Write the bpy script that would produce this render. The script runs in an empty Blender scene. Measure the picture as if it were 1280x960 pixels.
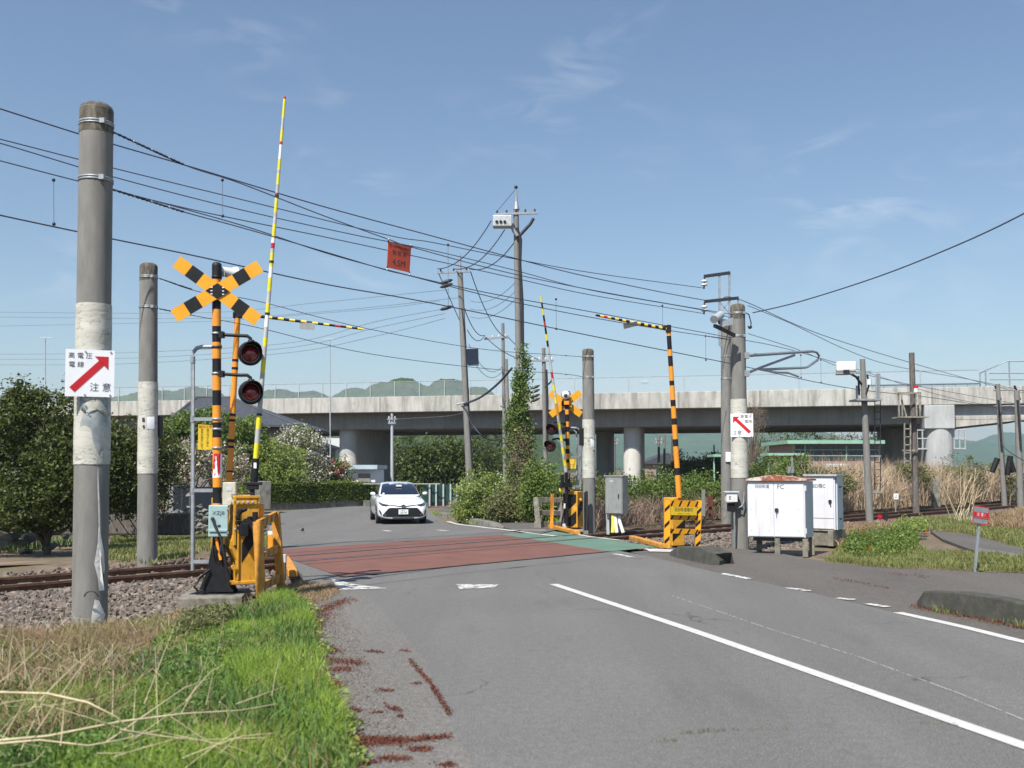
import bpy, bmesh, math, random
import numpy as np
from mathutils import Vector, Matrix
from mathutils.bvhtree import BVHTree
R = math.radians
rng = np.random.default_rng(7)
random.seed(7)
scn = bpy.context.scene
COL = scn.collection

# ------------------------------------------------------------------ camera, sky, sun, exposure
PITCH = R(2.8); SHIFT = 0.0828 - math.tan(R(2.8)); EYE = 1.6
cam_d = bpy.data.cameras.new('camera'); cam = bpy.data.objects.new('camera', cam_d); COL.objects.link(cam)
cam.location = (0, 0, EYE); cam.rotation_euler = (math.pi/2 + PITCH, 0, 0)
cam_d.sensor_width = 36; cam_d.lens = 36; cam_d.shift_y = SHIFT
cam_d.clip_start = 0.1; cam_d.clip_end = 12000
cam_d.dof.use_dof = True; cam_d.dof.focus_distance = 21; cam_d.dof.aperture_fstop = 2.6
scn.camera = cam

SUN_AZ, SUN_EL = R(209), R(53)          # azimuth from +Y clockwise: behind and left of the camera
sun_dir = Vector((math.sin(SUN_AZ)*math.cos(SUN_EL), math.cos(SUN_AZ)*math.cos(SUN_EL), math.sin(SUN_EL)))
sd = bpy.data.lights.new('sun', 'SUN'); sd.energy = 4.4; sd.angle = R(0.5); sd.color = (1.0, 0.955, 0.89)
so = bpy.data.objects.new('sun', sd); COL.objects.link(so)
so.rotation_euler = sun_dir.to_track_quat('Z', 'Y').to_euler(); so.location = (-20, -20, 40)

world = bpy.data.worlds.new('World'); scn.world = world; world.use_nodes = True
nt = world.node_tree; nt.nodes.clear()
wo = nt.nodes.new('ShaderNodeOutputWorld'); bg = nt.nodes.new('ShaderNodeBackground')
sky = nt.nodes.new('ShaderNodeTexSky'); sky.sky_type = 'NISHITA'; sky.sun_disc = False
sky.sun_elevation = SUN_EL; sky.sun_rotation = SUN_AZ; sky.altitude = 50
sky.air_density = 1.15; sky.dust_density = 0.2; sky.ozone_density = 2.4
# thin cirrus wisps high in the sky
tc = nt.nodes.new('ShaderNodeTexCoord')
mp = nt.nodes.new('ShaderNodeMapping'); mp.inputs['Scale'].default_value = (3.0, 1.4, 8.0); mp.inputs['Rotation'].default_value = (0.2, 0.55, 0.3)
n1 = nt.nodes.new('ShaderNodeTexNoise'); n1.inputs['Scale'].default_value = 3.1; n1.inputs['Detail'].default_value = 8; n1.inputs['Roughness'].default_value = 0.55; n1.inputs['Distortion'].default_value = 1.1
n2 = nt.nodes.new('ShaderNodeTexNoise'); n2.inputs['Scale'].default_value = 4.3; n2.inputs['Detail'].default_value = 2
r1 = nt.nodes.new('ShaderNodeMapRange'); r1.inputs[1].default_value = 0.50; r1.inputs[2].default_value = 0.80
r2 = nt.nodes.new('ShaderNodeMapRange'); r2.inputs[1].default_value = 0.50; r2.inputs[2].default_value = 0.72
mu = nt.nodes.new('ShaderNodeMath'); mu.operation = 'MULTIPLY'
mx = nt.nodes.new('ShaderNodeMix'); mx.data_type = 'RGBA'
L = nt.links.new
L(tc.outputs['Generated'], mp.inputs['Vector']); L(mp.outputs[0], n1.inputs['Vector']); L(tc.outputs['Generated'], n2.inputs['Vector'])
L(n1.outputs[0], r1.inputs[0]); L(n2.outputs[0], r2.inputs[0]); L(r1.outputs[0], mu.inputs[0]); L(r2.outputs[0], mu.inputs[1])
mu2 = nt.nodes.new('ShaderNodeMath'); mu2.operation = 'MULTIPLY'; mu2.inputs[1].default_value = 0.6
L(mu.outputs[0], mu2.inputs[0]); L(mu2.outputs[0], mx.inputs['Factor'])
L(sky.outputs[0], mx.inputs[6]); mx.inputs[7].default_value = (8.0, 8.3, 8.8, 1)
L(mx.outputs[2], bg.inputs['Color']); bg.inputs['Strength'].default_value = 0.074
L(bg.outputs[0], wo.inputs[0])

scn.view_settings.view_transform = 'Standard'; scn.view_settings.look = 'None'
scn.view_settings.exposure = 0.75; scn.view_settings.gamma = 1.0; scn.view_settings.use_curve_mapping = False
scn.cycles.use_denoising = True
scn.cycles.max_bounces = 6; scn.cycles.transparent_max_bounces = 12; scn.cycles.volume_bounces = 0
scn.cycles.caustics_reflective = False; scn.cycles.caustics_refractive = False
HAZE = True

# ------------------------------------------------------------------ measuring: the photograph's pixels on the real ground
CR = Matrix.Rotation(math.pi/2 + PITCH, 3, 'X')
def ray(px, py):
    return CR @ Vector(((px-640)/1280, (480-py)/1280 + SHIFT, -1))
TO = (-7.06, 14.12); TT = (0.683, 0.730); TN = (-0.730, 0.683)      # near rail: origin, direction, normal (away)
def us(x, y):
    dx, dy = x-TO[0], y-TO[1]
    return dx*TT[0]+dy*TT[1], dx*TN[0]+dy*TN[1]
def tk(u, s, z=0.0):
    return Vector((TO[0]+u*TT[0]+s*TN[0], TO[1]+u*TT[1]+s*TN[1], z))
def gz(x, y):
    s = us(x, y)[1]
    t = min(1, max(0, (s-2.6)/9.5)); return -0.3*t*t*(3-2*t)
def P(px, py, dz=0.0):
    d = ray(px, py); z = 0.0
    for _ in range(12):
        t = (z-EYE)/d.z; x, y = d.x*t, d.y*t; z = gz(x, y)
    return Vector((x, y, z+dz))
def D(px, py, Y):
    d = ray(px, py); t = Y/d.y
    return Vector((d.x*t, Y, EYE+d.z*t))
def Yt(px, s):                       # depth where the sight line crosses the vertical plane along the track
    d = ray(px, 586); k = d.x/d.y
    ox, oy = TO[0]+s*TN[0], TO[1]+s*TN[1]
    u = (k*oy-ox)/(TT[0]-k*TT[1]); return oy+u*TT[1]

# ------------------------------------------------------------------ materials
MATS = {}
def new_mat(name):
    m = bpy.data.materials.new(name); m.use_nodes = True
    t = m.node_tree; b = t.nodes['Principled BSDF']; MATS[name] = m
    return m, t, b
def c4(c): return (c[0], c[1], c[2], 1)
def noise(t, scale, detail=4, rough=0.55, vec=None, dist=0):
    n = t.nodes.new('ShaderNodeTexNoise'); n.inputs['Scale'].default_value = scale
    n.inputs['Detail'].default_value = detail; n.inputs['Roughness'].default_value = rough; n.inputs['Distortion'].default_value = dist
    if vec is not None: t.links.new(vec, n.inputs['Vector'])
    return n.outputs[0]
def rng_node(t, v, a, b, c=0, d=1):
    r = t.nodes.new('ShaderNodeMapRange'); t.links.new(v, r.inputs[0])
    for i, x in enumerate((a, b, c, d)): r.inputs[i+1].default_value = x
    return r.outputs[0]
def mixc(t, f, a, b, mode='MIX'):
    m = t.nodes.new('ShaderNodeMix'); m.data_type = 'RGBA'; m.blend_type = mode
    if isinstance(f, float): m.inputs['Factor'].default_value = f
    else: t.links.new(f, m.inputs['Factor'])
    for i, x in ((6, a), (7, b)):
        if isinstance(x, tuple): m.inputs[i].default_value = c4(x)
        else: t.links.new(x, m.inputs[i])
    return m.outputs[2]
def coords(t, sc=(1, 1, 1), rot=(0, 0, 0), kind='Object'):
    c = t.nodes.new('ShaderNodeTexCoord'); m = t.nodes.new('ShaderNodeMapping')
    m.inputs['Scale'].default_value = sc; m.inputs['Rotation'].default_value = rot
    t.links.new(c.outputs[kind], m.inputs['Vector']); return m.outputs[0]
def bump(t, b, v, strength, dist=0.01):
    n = t.nodes.new('ShaderNodeBump'); n.inputs['Strength'].default_value = strength; n.inputs['Distance'].default_value = dist
    t.links.new(v, n.inputs['Height']); t.links.new(n.outputs[0], b.inputs['Normal'])
def pm(name, col, rough=0.6, metal=0.0, var=0.12, scale=6, stain=None, bmp=0.15, bscale=60, stretch=(1, 1, 1), spec=0.5):
    """general surface: base colour, low-frequency variation, optional stains (colour, scale, lo, hi, stretch)"""
    m, t, b = new_mat(name)
    v = coords(t, stretch)
    dark = tuple(x*(1-var*1.6) for x in col); lite = tuple(min(1, x*(1+var)) for x in col)
    c = mixc(t, rng_node(t, noise(t, scale, 6, 0.6, v), 0.3, 0.7), dark, lite)
    if stain:
        sc, ss, lo, hi, st = stain
        c = mixc(t, rng_node(t, noise(t, ss, 7, 0.65, coords(t, st)), lo, hi), c, sc)
    t.links.new(c, b.inputs['Base Color'])
    b.inputs['Roughness'].default_value = rough; b.inputs['Metallic'].default_value = metal
    b.inputs['Specular IOR Level'].default_value = spec
    if bmp: bump(t, b, noise(t, bscale, 5, 0.6, v), bmp, 0.006)
    return m
def leafmat(name, c1, c2, c3=None, trans=0.3, rough=0.5):
    m = bpy.data.materials.new(name); m.use_nodes = True; t = m.node_tree; t.nodes.clear(); MATS[name] = m
    o = t.nodes.new('ShaderNodeOutputMaterial'); g = t.nodes.new('ShaderNodeNewGeometry')
    b = t.nodes.new('ShaderNodeBsdfPrincipled'); tr = t.nodes.new('ShaderNodeBsdfTranslucent'); mi = t.nodes.new('ShaderNodeMixShader')
    c = mixc(t, g.outputs['Random Per Island'], c1, c2)
    n = rng_node(t, noise(t, 0.9, 3, 0.5, coords(t)), 0.4, 0.62)
    c = mixc(t, n, c, c3 if c3 else tuple(0.6*a+0.4*b_ for a, b_ in zip(c1, c2)))
    t.links.new(c, b.inputs['Base Color']); t.links.new(c, tr.inputs['Color'])
    b.inputs['Roughness'].default_value = rough; b.inputs['Specular IOR Level'].default_value = 0.35
    mi.inputs[0].default_value = trans
    t.links.new(b.outputs[0], mi.inputs[1]); t.links.new(tr.outputs[0], mi.inputs[2]); t.links.new(mi.outputs[0], o.inputs[0])
    return m

def asphalt(name, base, patch=None):
    m, t, b = new_mat(name)
    v = coords(t)
    fine = noise(t, 85, 3, 0.8, v); grit = noise(t, 60, 3, 0.8, v)
    c = mixc(t, rng_node(t, noise(t, 0.35, 5, 0.6, v), 0.35, 0.65), tuple(x*0.84 for x in base), tuple(x*1.13 for x in base))
    # wheel paths, stretched along the road
    c = mixc(t, rng_node(t, noise(t, 0.9, 3, 0.5, coords(t, (1.2, 0.06, 1), (0, 0, R(-15.6)))), 0.42, 0.6, 0, 0.7), c, tuple(x*0.68 for x in base))
    c = mixc(t, rng_node(t, fine, 0.46, 0.60, 0, 0.9), c, tuple(x*2.1 for x in base))
    c = mixc(t, rng_node(t, grit, 0.54, 0.64, 0, 0.8), c, tuple(x*0.3 for x in base))
    c = mixc(t, rng_node(t, noise(t, 2.4, 7, 0.7, v), 0.58, 0.74, 0, 0.5), c, patch or tuple(x*1.25 for x in base))
    c = mixc(t, rng_node(t, noise(t, 14, 6, 0.8, v), 0.4, 0.62, 0, 0.55), c, tuple(x*0.72 for x in base))
    c = mixc(t, rng_node(t, noise(t, 28, 5, 0.8, v), 0.6, 0.7, 0, 0.7), c, tuple(min(1, x*1.75) for x in base))
    c = mixc(t, rng_node(t, noise(t, 1.1, 6, 0.7, coords(t, (1, 0.25, 1), (0, 0, R(-15.6)))), 0.56, 0.75, 0, 0.6), c, tuple(x*0.68 for x in base))
    vo = t.nodes.new('ShaderNodeTexVoronoi'); vo.feature = 'DISTANCE_TO_EDGE'; vo.inputs['Scale'].default_value = 0.33
    w = t.nodes.new('ShaderNodeVectorMath'); w.operation = 'ADD'
    nn = t.nodes.new('ShaderNodeTexNoise'); nn.inputs['Scale'].default_value = 1.3; nn.inputs['Detail'].default_value = 6
    t.links.new(v, nn.inputs['Vector']); t.links.new(v, w.inputs[0]); t.links.new(nn.outputs['Color'], w.inputs[1])
    t.links.new(w.outputs[0], vo.inputs['Vector'])
    crack = rng_node(t, vo.outputs['Distance'], 0.0, 0.0045, 0.75, 0)
    gate = rng_node(t, noise(t, 0.5, 2, 0.5, v), 0.52, 0.6)
    mm = t.nodes.new('ShaderNodeMath'); mm.operation = 'MULTIPLY'; t.links.new(crack, mm.inputs[0]); t.links.new(gate, mm.inputs[1])
    c = mixc(t, mm.outputs[0], c, (0.03, 0.028, 0.025))
    t.links.new(c, b.inputs['Base Color']); b.inputs['Roughness'].default_value = 0.82; b.inputs['Specular IOR Level'].default_value = 0.35
    bump(t, b, fine, 0.5, 0.006)
    return m
asphalt('asphalt', (0.130, 0.125, 0.117))
asphalt('apron_asphalt', (0.1, 0.09, 0.079), (0.15, 0.115, 0.08))
asphalt('verge_asphalt', (0.142, 0.133, 0.12), (0.18, 0.156, 0.128))

def surf_paint(name, col, under, lo, hi):
    m, t, b = new_mat(name); v = coords(t)
    c = mixc(t, rng_node(t, noise(t, 1.6, 6, 0.65, v), 0.3, 0.7), tuple(x*0.8 for x in col), tuple(x*1.15 for x in col))
    c = mixc(t, rng_node(t, noise(t, 60, 5, 0.7, v), lo, hi, 0, 0.8), c, under)
    c = mixc(t, rng_node(t, noise(t, 5, 7, 0.7, coords(t, (0.12, 2.5, 1), (0, 0, R(15)))), 0.5, 0.75, 0, 0.55), c, tuple(x*0.6 for x in under))
    t.links.new(c, b.inputs['Base Color']); b.inputs['Roughness'].default_value = 0.85
    bump(t, b, noise(t, 120, 4, 0.7, v), 0.4, 0.004); return m
surf_paint('red_surfacing', (0.175, 0.068, 0.048), (0.125, 0.092, 0.08), 0.48, 0.7)
surf_paint('green_surfacing', (0.1, 0.185, 0.135), (0.17, 0.19, 0.16), 0.55, 0.75)

def worn_paint(name, col, lo, hi, sc=9):
    m, t, b = new_mat(name); v = coords(t)
    c = mixc(t, rng_node(t, noise(t, 7, 5, 0.6, v), 0.3, 0.7), tuple(x*0.85 for x in col), col)
    t.links.new(c, b.inputs['Base Color']); b.inputs['Roughness'].default_value = 0.7
    t.links.new(rng_node(t, noise(t, sc, 9, 0.75, v), lo, hi, 0, 1), b.inputs['Alpha']); return m
worn_paint('line_paint', (0.56, 0.55, 0.52), 0.33, 0.40, 22)
worn_paint('worn_line_paint', (0.62, 0.61, 0.58), 0.44, 0.5, 9)

pm('soil', (0.17, 0.125, 0.085), 0.95, var=0.3, scale=3, stain=((0.13, 0.105, 0.06), 0.6, 0.45, 0.62, (1, 1, 1)), bmp=0.8, bscale=25)
pm('field_soil', (0.14, 0.13, 0.06), 0.95, var=0.3, scale=0.3, stain=((0.05, 0.09, 0.02), 0.05, 0.4, 0.6, (1, 1, 1)), bmp=0.5, bscale=5)
pm('dirt', (0.24, 0.15, 0.1), 0.95, var=0.2, scale=2.5, stain=((0.13, 0.1, 0.07), 8, 0.55, 0.75, (1, 1, 1)), bmp=0.6, bscale=30)
pm('gravel_bed', (0.14, 0.115, 0.095), 0.95, var=0.5, scale=22, bmp=1, bscale=30)
def stonemat():
    m, t, b = new_mat('stone'); g = t.nodes.new('ShaderNodeNewGeometry')
    r = t.nodes.new('ShaderNodeValToRGB'); t.links.new(g.outputs['Random Per Island'], r.inputs[0])
    e = r.color_ramp.elements; e[0].position = 0; e[0].color = (0.06, 0.05, 0.045, 1); e[1].position = 1; e[1].color = (0.29, 0.25, 0.215, 1)
    for p, c in ((0.3, (0.13, 0.105, 0.085, 1)), (0.55, (0.155, 0.145, 0.135, 1)), (0.8, (0.21, 0.155, 0.12, 1))):
        k = e.new(p); k.color = c
    c = mixc(t, rng_node(t, noise(t, 40, 4, 0.6, coords(t)), 0.3, 0.7, 0, 0.5), r.outputs[0], (0.13, 0.09, 0.06))
    t.links.new(c, b.inputs['Base Color']); b.inputs['Roughness'].default_value = 0.9
stonemat()
pm('pole_concrete', (0.205, 0.198, 0.182), 0.85, var=0.1, scale=5, stain=((0.15, 0.14, 0.125), 3, 0.5, 0.8, (4, 4, 0.5)), bmp=0.15, bscale=90, stretch=(2, 2, 0.7))
pm('old_steel', (0.12, 0.1, 0.085), 0.85, var=0.2, scale=7, stain=((0.2, 0.19, 0.17), 7, 0.5, 0.7, (3, 3, .5)))
pm('pole_cap', (0.1, 0.085, 0.065), 0.95, var=0.4, scale=14, stain=((0.2, 0.19, 0.16), 9, 0.5, 0.7, (3, 3, 0.6)), bmp=0.3)
def wrapmat():
    m, t, b = new_mat('pole_wrap'); v = coords(t, (1, 1, 3.2))
    c = mixc(t, rng_node(t, noise(t, 3, 6, 0.6, v), 0.3, 0.7), (0.42, 0.41, 0.35), (0.57, 0.555, 0.49))
    vo = t.nodes.new('ShaderNodeTexVoronoi'); vo.feature = 'DISTANCE_TO_EDGE'; vo.inputs['Scale'].default_value = 2.6
    w = t.nodes.new('ShaderNodeVectorMath'); w.operation = 'ADD'
    nn = t.nodes.new('ShaderNodeTexNoise'); nn.inputs['Scale'].default_value = 3.5; nn.inputs['Detail'].default_value = 6
    t.links.new(v, nn.inputs['Vector']); t.links.new(v, w.inputs[0]); t.links.new(nn.outputs['Color'], w.inputs[1]); t.links.new(w.outputs[0], vo.inputs['Vector'])
    crack = rng_node(t, vo.outputs['Distance'], 0.0, 0.026, 0.95, 0)
    gate = rng_node(t, noise(t, 2.2, 3, 0.5, v), 0.40, 0.47)
    mm = t.nodes.new('ShaderNodeMath'); mm.operation = 'MULTIPLY'; t.links.new(crack, mm.inputs[0]); t.links.new(gate, mm.inputs[1])
    c = mixc(t, mm.outputs[0], c, (0.12, 0.115, 0.1))
    t.links.new(c, b.inputs['Base Color']); b.inputs['Roughness'].default_value = 0.7
    bump(t, b, vo.outputs['Distance'], 0.4, 0.01)
wrapmat()
pm('peeled', (0.3, 0.33, 0.34), 0.8, var=0.25, scale=9)
pm('efflorescence', (0.72, 0.7, 0.66), 0.9, var=0.1, scale=12, bmp=0.8, bscale=30)
pm('galvanised', (0.33, 0.355, 0.375), 0.5, 0.4, var=0.15, scale=12, bmp=0.05)
pm('pale_steel', (0.5, 0.52, 0.53), 0.5, 0.3, var=0.15, scale=12, bmp=0.05)
pm('dark_metal', (0.028, 0.028, 0.03), 0.5, 0.2, var=0.3, scale=10, stain=((0.08, 0.07, 0.06), 8, 0.6, 0.8, (1, 1, 1)), bmp=0.1)
pm('black_paint', (0.012, 0.012, 0.014), 0.55, var=0.3, scale=10, stain=((0.05, 0.046, 0.042), 7, 0.62, 0.85, (1, 1, 1)), bmp=0.08, spec=0.3)
pm('orange_paint', (0.80, 0.29, 0.022), 0.45, var=0.08, scale=7, stain=((0.42, 0.15, 0.03), 9, 0.6, 0.8, (2, 2, 0.6)), bmp=0.05)
pm('signal_orange', (0.78, 0.36, 0.015), 0.42, var=0.06, scale=5, stain=((0.45, 0.2, 0.03), 7, 0.64, 0.82, (1, 1, 1)), bmp=0.04)
pm('amber_paint', (0.6, 0.265, 0.03), 0.6, var=0.18, scale=7, stain=((0.2, 0.11, 0.05), 9, 0.52, 0.72, (2, 2, 0.7)), bmp=0.08)
pm('machine_yellow', (0.62, 0.31, 0.025), 0.6, var=0.14, scale=6, stain=((0.2, 0.1, 0.04), 8, 0.55, 0.76, (2, 2, 0.5)), bmp=0.06)
pm('sign_yellow', (0.80, 0.55, 0.03), 0.5, var=0.05, scale=5, bmp=0)
pm('bar_yellow', (0.78, 0.66, 0.02), 0.45, var=0.08, scale=9, bmp=0)
pm('bar_grey', (0.46, 0.46, 0.44), 0.5, var=0.15, scale=9, bmp=0)
pm('sign_white', (0.82, 0.83, 0.85), 0.4, var=0.03, scale=5, bmp=0)
pm('sign_red', (0.53, 0.012, 0.02), 0.4, var=0.05, scale=5, bmp=0)
pm('height_red', (0.62, 0.085, 0.035), 0.5, var=0.15, scale=9, bmp=0)
pm('ink', (0.03, 0.03, 0.05), 0.6, var=0, bmp=0)
pm('grey_ink', (0.1, 0.11, 0.13), 0.6, var=0.1, bmp=0)
pm('rail_steel', (0.15, 0.075, 0.045), 0.75, 0.2, var=0.3, scale=9, bmp=0.2)
pm('rail_head', (0.34, 0.24, 0.17), 0.4, 0.6, var=0.2, scale=9, bmp=0.05)
pm('flange_dark', (0.055, 0.055, 0.062), 0.7, 0.2, var=0.4, scale=5, bmp=0.3)
pm('block_concrete', (0.24, 0.22, 0.18), 0.92, var=0.25, scale=6, stain=((0.09, 0.085, 0.055), 5, 0.45, 0.68, (1, 1, 1)), bmp=0.6, bscale=45)
pm('mossy_kerb', (0.075, 0.07, 0.06), 0.95, var=0.3, scale=7, stain=((0.045, 0.05, 0.035), 5, 0.42, 0.62, (1, 1, 1)), bmp=0.8, bscale=50)
pm('kerb_concrete', (0.2, 0.19, 0.165), 0.92, var=0.2, scale=5, stain=((0.09, 0.09, 0.07), 3, 0.45, 0.68, (1, 1, 1)), bmp=0.5)
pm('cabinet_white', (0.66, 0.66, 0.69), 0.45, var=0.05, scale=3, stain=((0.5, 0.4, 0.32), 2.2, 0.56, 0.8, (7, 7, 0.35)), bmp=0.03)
pm('pale_grey_side_shade', (0.5, 0.55, 0.6), 0.45, var=0.06, scale=4, bmp=0.03)  # shade put into the colour of the cabinets' right sides; also plain grey fittings
pm('rusty_roof', (0.28, 0.09, 0.045), 0.85, var=0.35, scale=9, stain=((0.62, 0.55, 0.5), 5, 0.5, 0.62, (1, 1, 1)), bmp=0.4)
pm('grey_box', (0.3, 0.31, 0.3), 0.5, 0.3, var=0.1, scale=4, stain=((0.2, 0.2, 0.19), 6, 0.5, 0.75, (2, 2, 0.4)), bmp=0.05)
pm('pale_blue_box', (0.36, 0.50, 0.50), 0.5, var=0.08, scale=6, stain=((0.22, 0.27, 0.26), 8, 0.62, 0.8, (2, 2, 0.5)), bmp=0.05)
pm('beige_box', (0.52, 0.5, 0.40), 0.55, var=0.1, scale=8, bmp=0.05)
pm('weathered_wood', (0.3, 0.28, 0.24), 0.9, var=0.3, scale=9, stain=((0.14, 0.13, 0.1), 8, 0.45, 0.7, (1, 1, 1)), bmp=0.4)
pm('rust_red', (0.12, 0.035, 0.02), 0.9, var=0.3, scale=12, bmp=0.3)
pm('bark', (0.12, 0.095, 0.07), 0.95, var=0.35, scale=12, bmp=0.8, bscale=30, stretch=(3, 3, 0.6))
pm('dark_panel', (0.012, 0.018, 0.035), 0.25, 0.0, var=0.1, bmp=0)
pm('white_plastic', (0.72, 0.72, 0.7), 0.4, var=0.05, bmp=0)
pm('tile_roof', (0.055, 0.06, 0.07), 0.6, var=0.15, scale=4, bmp=0.3, bscale=12)
pm('house_wall', (0.23, 0.21, 0.19), 0.85, var=0.1, scale=3)
pm('white_wall', (0.72, 0.75, 0.78), 0.8, var=0.05, scale=2, stain=((0.5, 0.5, 0.48), 2, 0.6, 0.8, (2, 2, 0.3)))
pm('pale_roof', (0.42, 0.52, 0.6), 0.5, var=0.1, scale=2)
pm('green_roof', (0.27, 0.46, 0.34), 0.5, var=0.08, scale=2, bmp=0)
pm('brick_tan', (0.33, 0.24, 0.2), 0.85, var=0.1, scale=3)
pm('green_fence', (0.02, 0.075, 0.055), 0.6, var=0.2, scale=2, bmp=0)
pm('black_fence', (0.03, 0.03, 0.03), 0.6, var=0.2, bmp=0)
pm('wire', (0.05, 0.05, 0.075), 0.6, 0.1, var=0.1, bmp=0)
pm('pale_wire', (0.15, 0.17, 0.2), 0.6, 0.1, var=0.1, bmp=0)
pm('insulator', (0.68, 0.66, 0.62), 0.25, var=0.1, bmp=0)
pm('straw', (0.52, 0.44, 0.27), 0.8, var=0.2, scale=8, bmp=0.1)
pm('tyre', (0.018, 0.018, 0.02), 0.85, var=0.2, bmp=0.1)
pm('alloy', (0.4, 0.41, 0.42), 0.3, 0.8, var=0.05, bmp=0)
pm('trim_black', (0.012, 0.012, 0.014), 0.35, var=0.1, bmp=0)
pm('plate_white', (0.78, 0.78, 0.76), 0.4, var=0.03, bmp=0)
pm('plate_ink', (0.04, 0.12, 0.06), 0.5, var=0, bmp=0)
m, t, b = new_mat('car_white'); b.inputs['Base Color'].default_value = (0.82, 0.83, 0.85, 1); b.inputs['Roughness'].default_value = 0.25; b.inputs['Coat Weight'].default_value = 1; b.inputs['Coat Roughness'].default_value = 0.03
m, t, b = new_mat('car_glass'); b.inputs['Base Color'].default_value = (0.012, 0.016, 0.03, 1); b.inputs['Roughness'].default_value = 0.04; b.inputs['Coat Weight'].default_value = 1
m, t, b = new_mat('headlamp'); b.inputs['Base Color'].default_value = (0.16, 0.17, 0.2, 1); b.inputs['Roughness'].default_value = 0.08; b.inputs['Metallic'].default_value = 0.7; b.inputs['Coat Weight'].default_value = 1
m, t, b = new_mat('red_lens'); b.inputs['Base Color'].default_value = (0.2, 0.006, 0.012, 1); b.inputs['Roughness'].default_value = 0.12; b.inputs['Coat Weight'].default_value = 1; b.inputs['Coat Roughness'].default_value = 0.05
m, t, b = new_mat('window_glass'); b.inputs['Base Color'].default_value = (0.03, 0.035, 0.045, 1); b.inputs['Roughness'].default_value = 0.12
m, t, b = new_mat('screen_mesh'); b.inputs['Base Color'].default_value = (0.42, 0.48, 0.55, 1); b.inputs['Roughness'].default_value = 0.7; b.inputs['Alpha'].default_value = 0.22

def viaduct_mat(name, base, dark, amt, joint=0.0):
    m, t, b = new_mat(name)
    c = mixc(t, rng_node(t, noise(t, 0.5, 6, 0.6, coords(t)), 0.3, 0.7), tuple(x*0.85 for x in base), tuple(x*1.1 for x in base))
    c = mixc(t, rng_node(t, noise(t, 1.6, 8, 0.7, coords(t, (1.4, 1.4, 0.16))), 0.44, 0.64, 0, amt), c, dark)
    c = mixc(t, rng_node(t, noise(t, 7, 6, 0.7, coords(t)), 0.55, 0.75, 0, amt*0.6), c, dark)
    if joint:
        # dark weathering that has run down from the coping
        c = mixc(t, rng_node(t, noise(t, 2.4, 8, 0.7, coords(t, (1.0, 1.0, 0.3))), 0.52, 0.72, 0, 0.6), c, tuple(x*.8 for x in dark))
        cc = t.nodes.new('ShaderNodeTexCoord'); sp = t.nodes.new('ShaderNodeSeparateXYZ'); t.links.new(cc.outputs['Object'], sp.inputs[0])
        mo = t.nodes.new('ShaderNodeMath'); mo.operation = 'PINGPONG'; mo.inputs[1].default_value = joint/2
        t.links.new(sp.outputs['X'], mo.inputs[0])
        c = mixc(t, rng_node(t, mo.outputs[0], 0.03, 0.10, 0.8, 0), c, dark)
    t.links.new(c, b.inputs['Base Color']); b.inputs['Roughness'].default_value = 0.9
    bump(t, b, noise(t, 12, 5, 0.6, coords(t)), 0.2, 0.02); return m
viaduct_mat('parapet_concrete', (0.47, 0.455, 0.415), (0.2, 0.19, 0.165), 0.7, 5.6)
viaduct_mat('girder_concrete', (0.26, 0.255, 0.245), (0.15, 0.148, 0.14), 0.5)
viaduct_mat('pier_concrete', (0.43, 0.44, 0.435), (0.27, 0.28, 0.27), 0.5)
viaduct_mat('white_coat', (0.62, 0.6, 0.55), (0.4, 0.38, 0.33), 0.5)

# foliage
leafmat('leaf_dark', (0.032, 0.05, 0.01), (0.16, 0.19, 0.045), (0.06, 0.08, 0.018))
leafmat('leaf_mid', (0.07, 0.12, 0.02), (0.24, 0.31, 0.07), (0.11, 0.17, 0.035))
leafmat('leaf_bright', (0.14, 0.2, 0.035), (0.36, 0.43, 0.12), (0.2, 0.26, 0.06))
leafmat('leaf_olive', (0.09, 0.11, 0.035), (0.25, 0.26, 0.1), (0.15, 0.15, 0.06))
leafmat('leaf_deep', (0.02, 0.04, 0.008), (0.15, 0.19, 0.035), (0.06, 0.085, 0.016))  # wide range of greens from very dark to middling, for the distant trees
leafmat('leaf_hedge', (0.05, 0.085, 0.012), (0.22, 0.27, 0.04), (0.1, 0.14, 0.02))
leafmat('leaf_far', (0.03, 0.06, 0.015), (0.09, 0.13, 0.03), (0.05, 0.07, 0.02))
leafmat('petal_pink', (0.62, 0.42, 0.43), (0.75, 0.6, 0.58), trans=0.35)
leafmat('petal_white', (0.55, 0.55, 0.45), (0.75, 0.73, 0.64), trans=0.35)
leafmat('petal_magenta', (0.5, 0.06, 0.12), (0.68, 0.18, 0.24), trans=0.35)
leafmat('petal_orange', (0.8, 0.1, 0.02), (0.85, 0.25, 0.04), trans=0.2)
leafmat('grass_green', (0.19, 0.32, 0.035), (0.42, 0.52, 0.11), (0.27, 0.39, 0.06), trans=0.42, rough=.7)
leafmat('grass_patchy', (0.12, 0.17, 0.035), (0.34, 0.34, 0.13), (0.2, 0.21, 0.07), trans=0.3)
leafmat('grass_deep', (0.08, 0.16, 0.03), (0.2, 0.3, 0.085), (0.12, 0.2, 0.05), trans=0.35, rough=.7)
leafmat('grass_dry', (0.22, 0.15, 0.085), (0.46, 0.35, 0.2), (0.3, 0.2, 0.12), trans=0.2, rough=0.8)
leafmat('reed_dry', (0.32, 0.23, 0.15), (0.66, 0.53, 0.37), (0.45, 0.34, 0.23), trans=0.25, rough=0.8)
leafmat('scrub_brown', (0.19, 0.135, 0.1), (0.42, 0.31, 0.23), (0.28, 0.2, 0.15), trans=0.15, rough=0.9)
leafmat('red_weed', (0.1, 0.032, 0.02), (0.22, 0.08, 0.05), (0.15, 0.05, 0.03), trans=0.2, rough=0.8)
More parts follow.
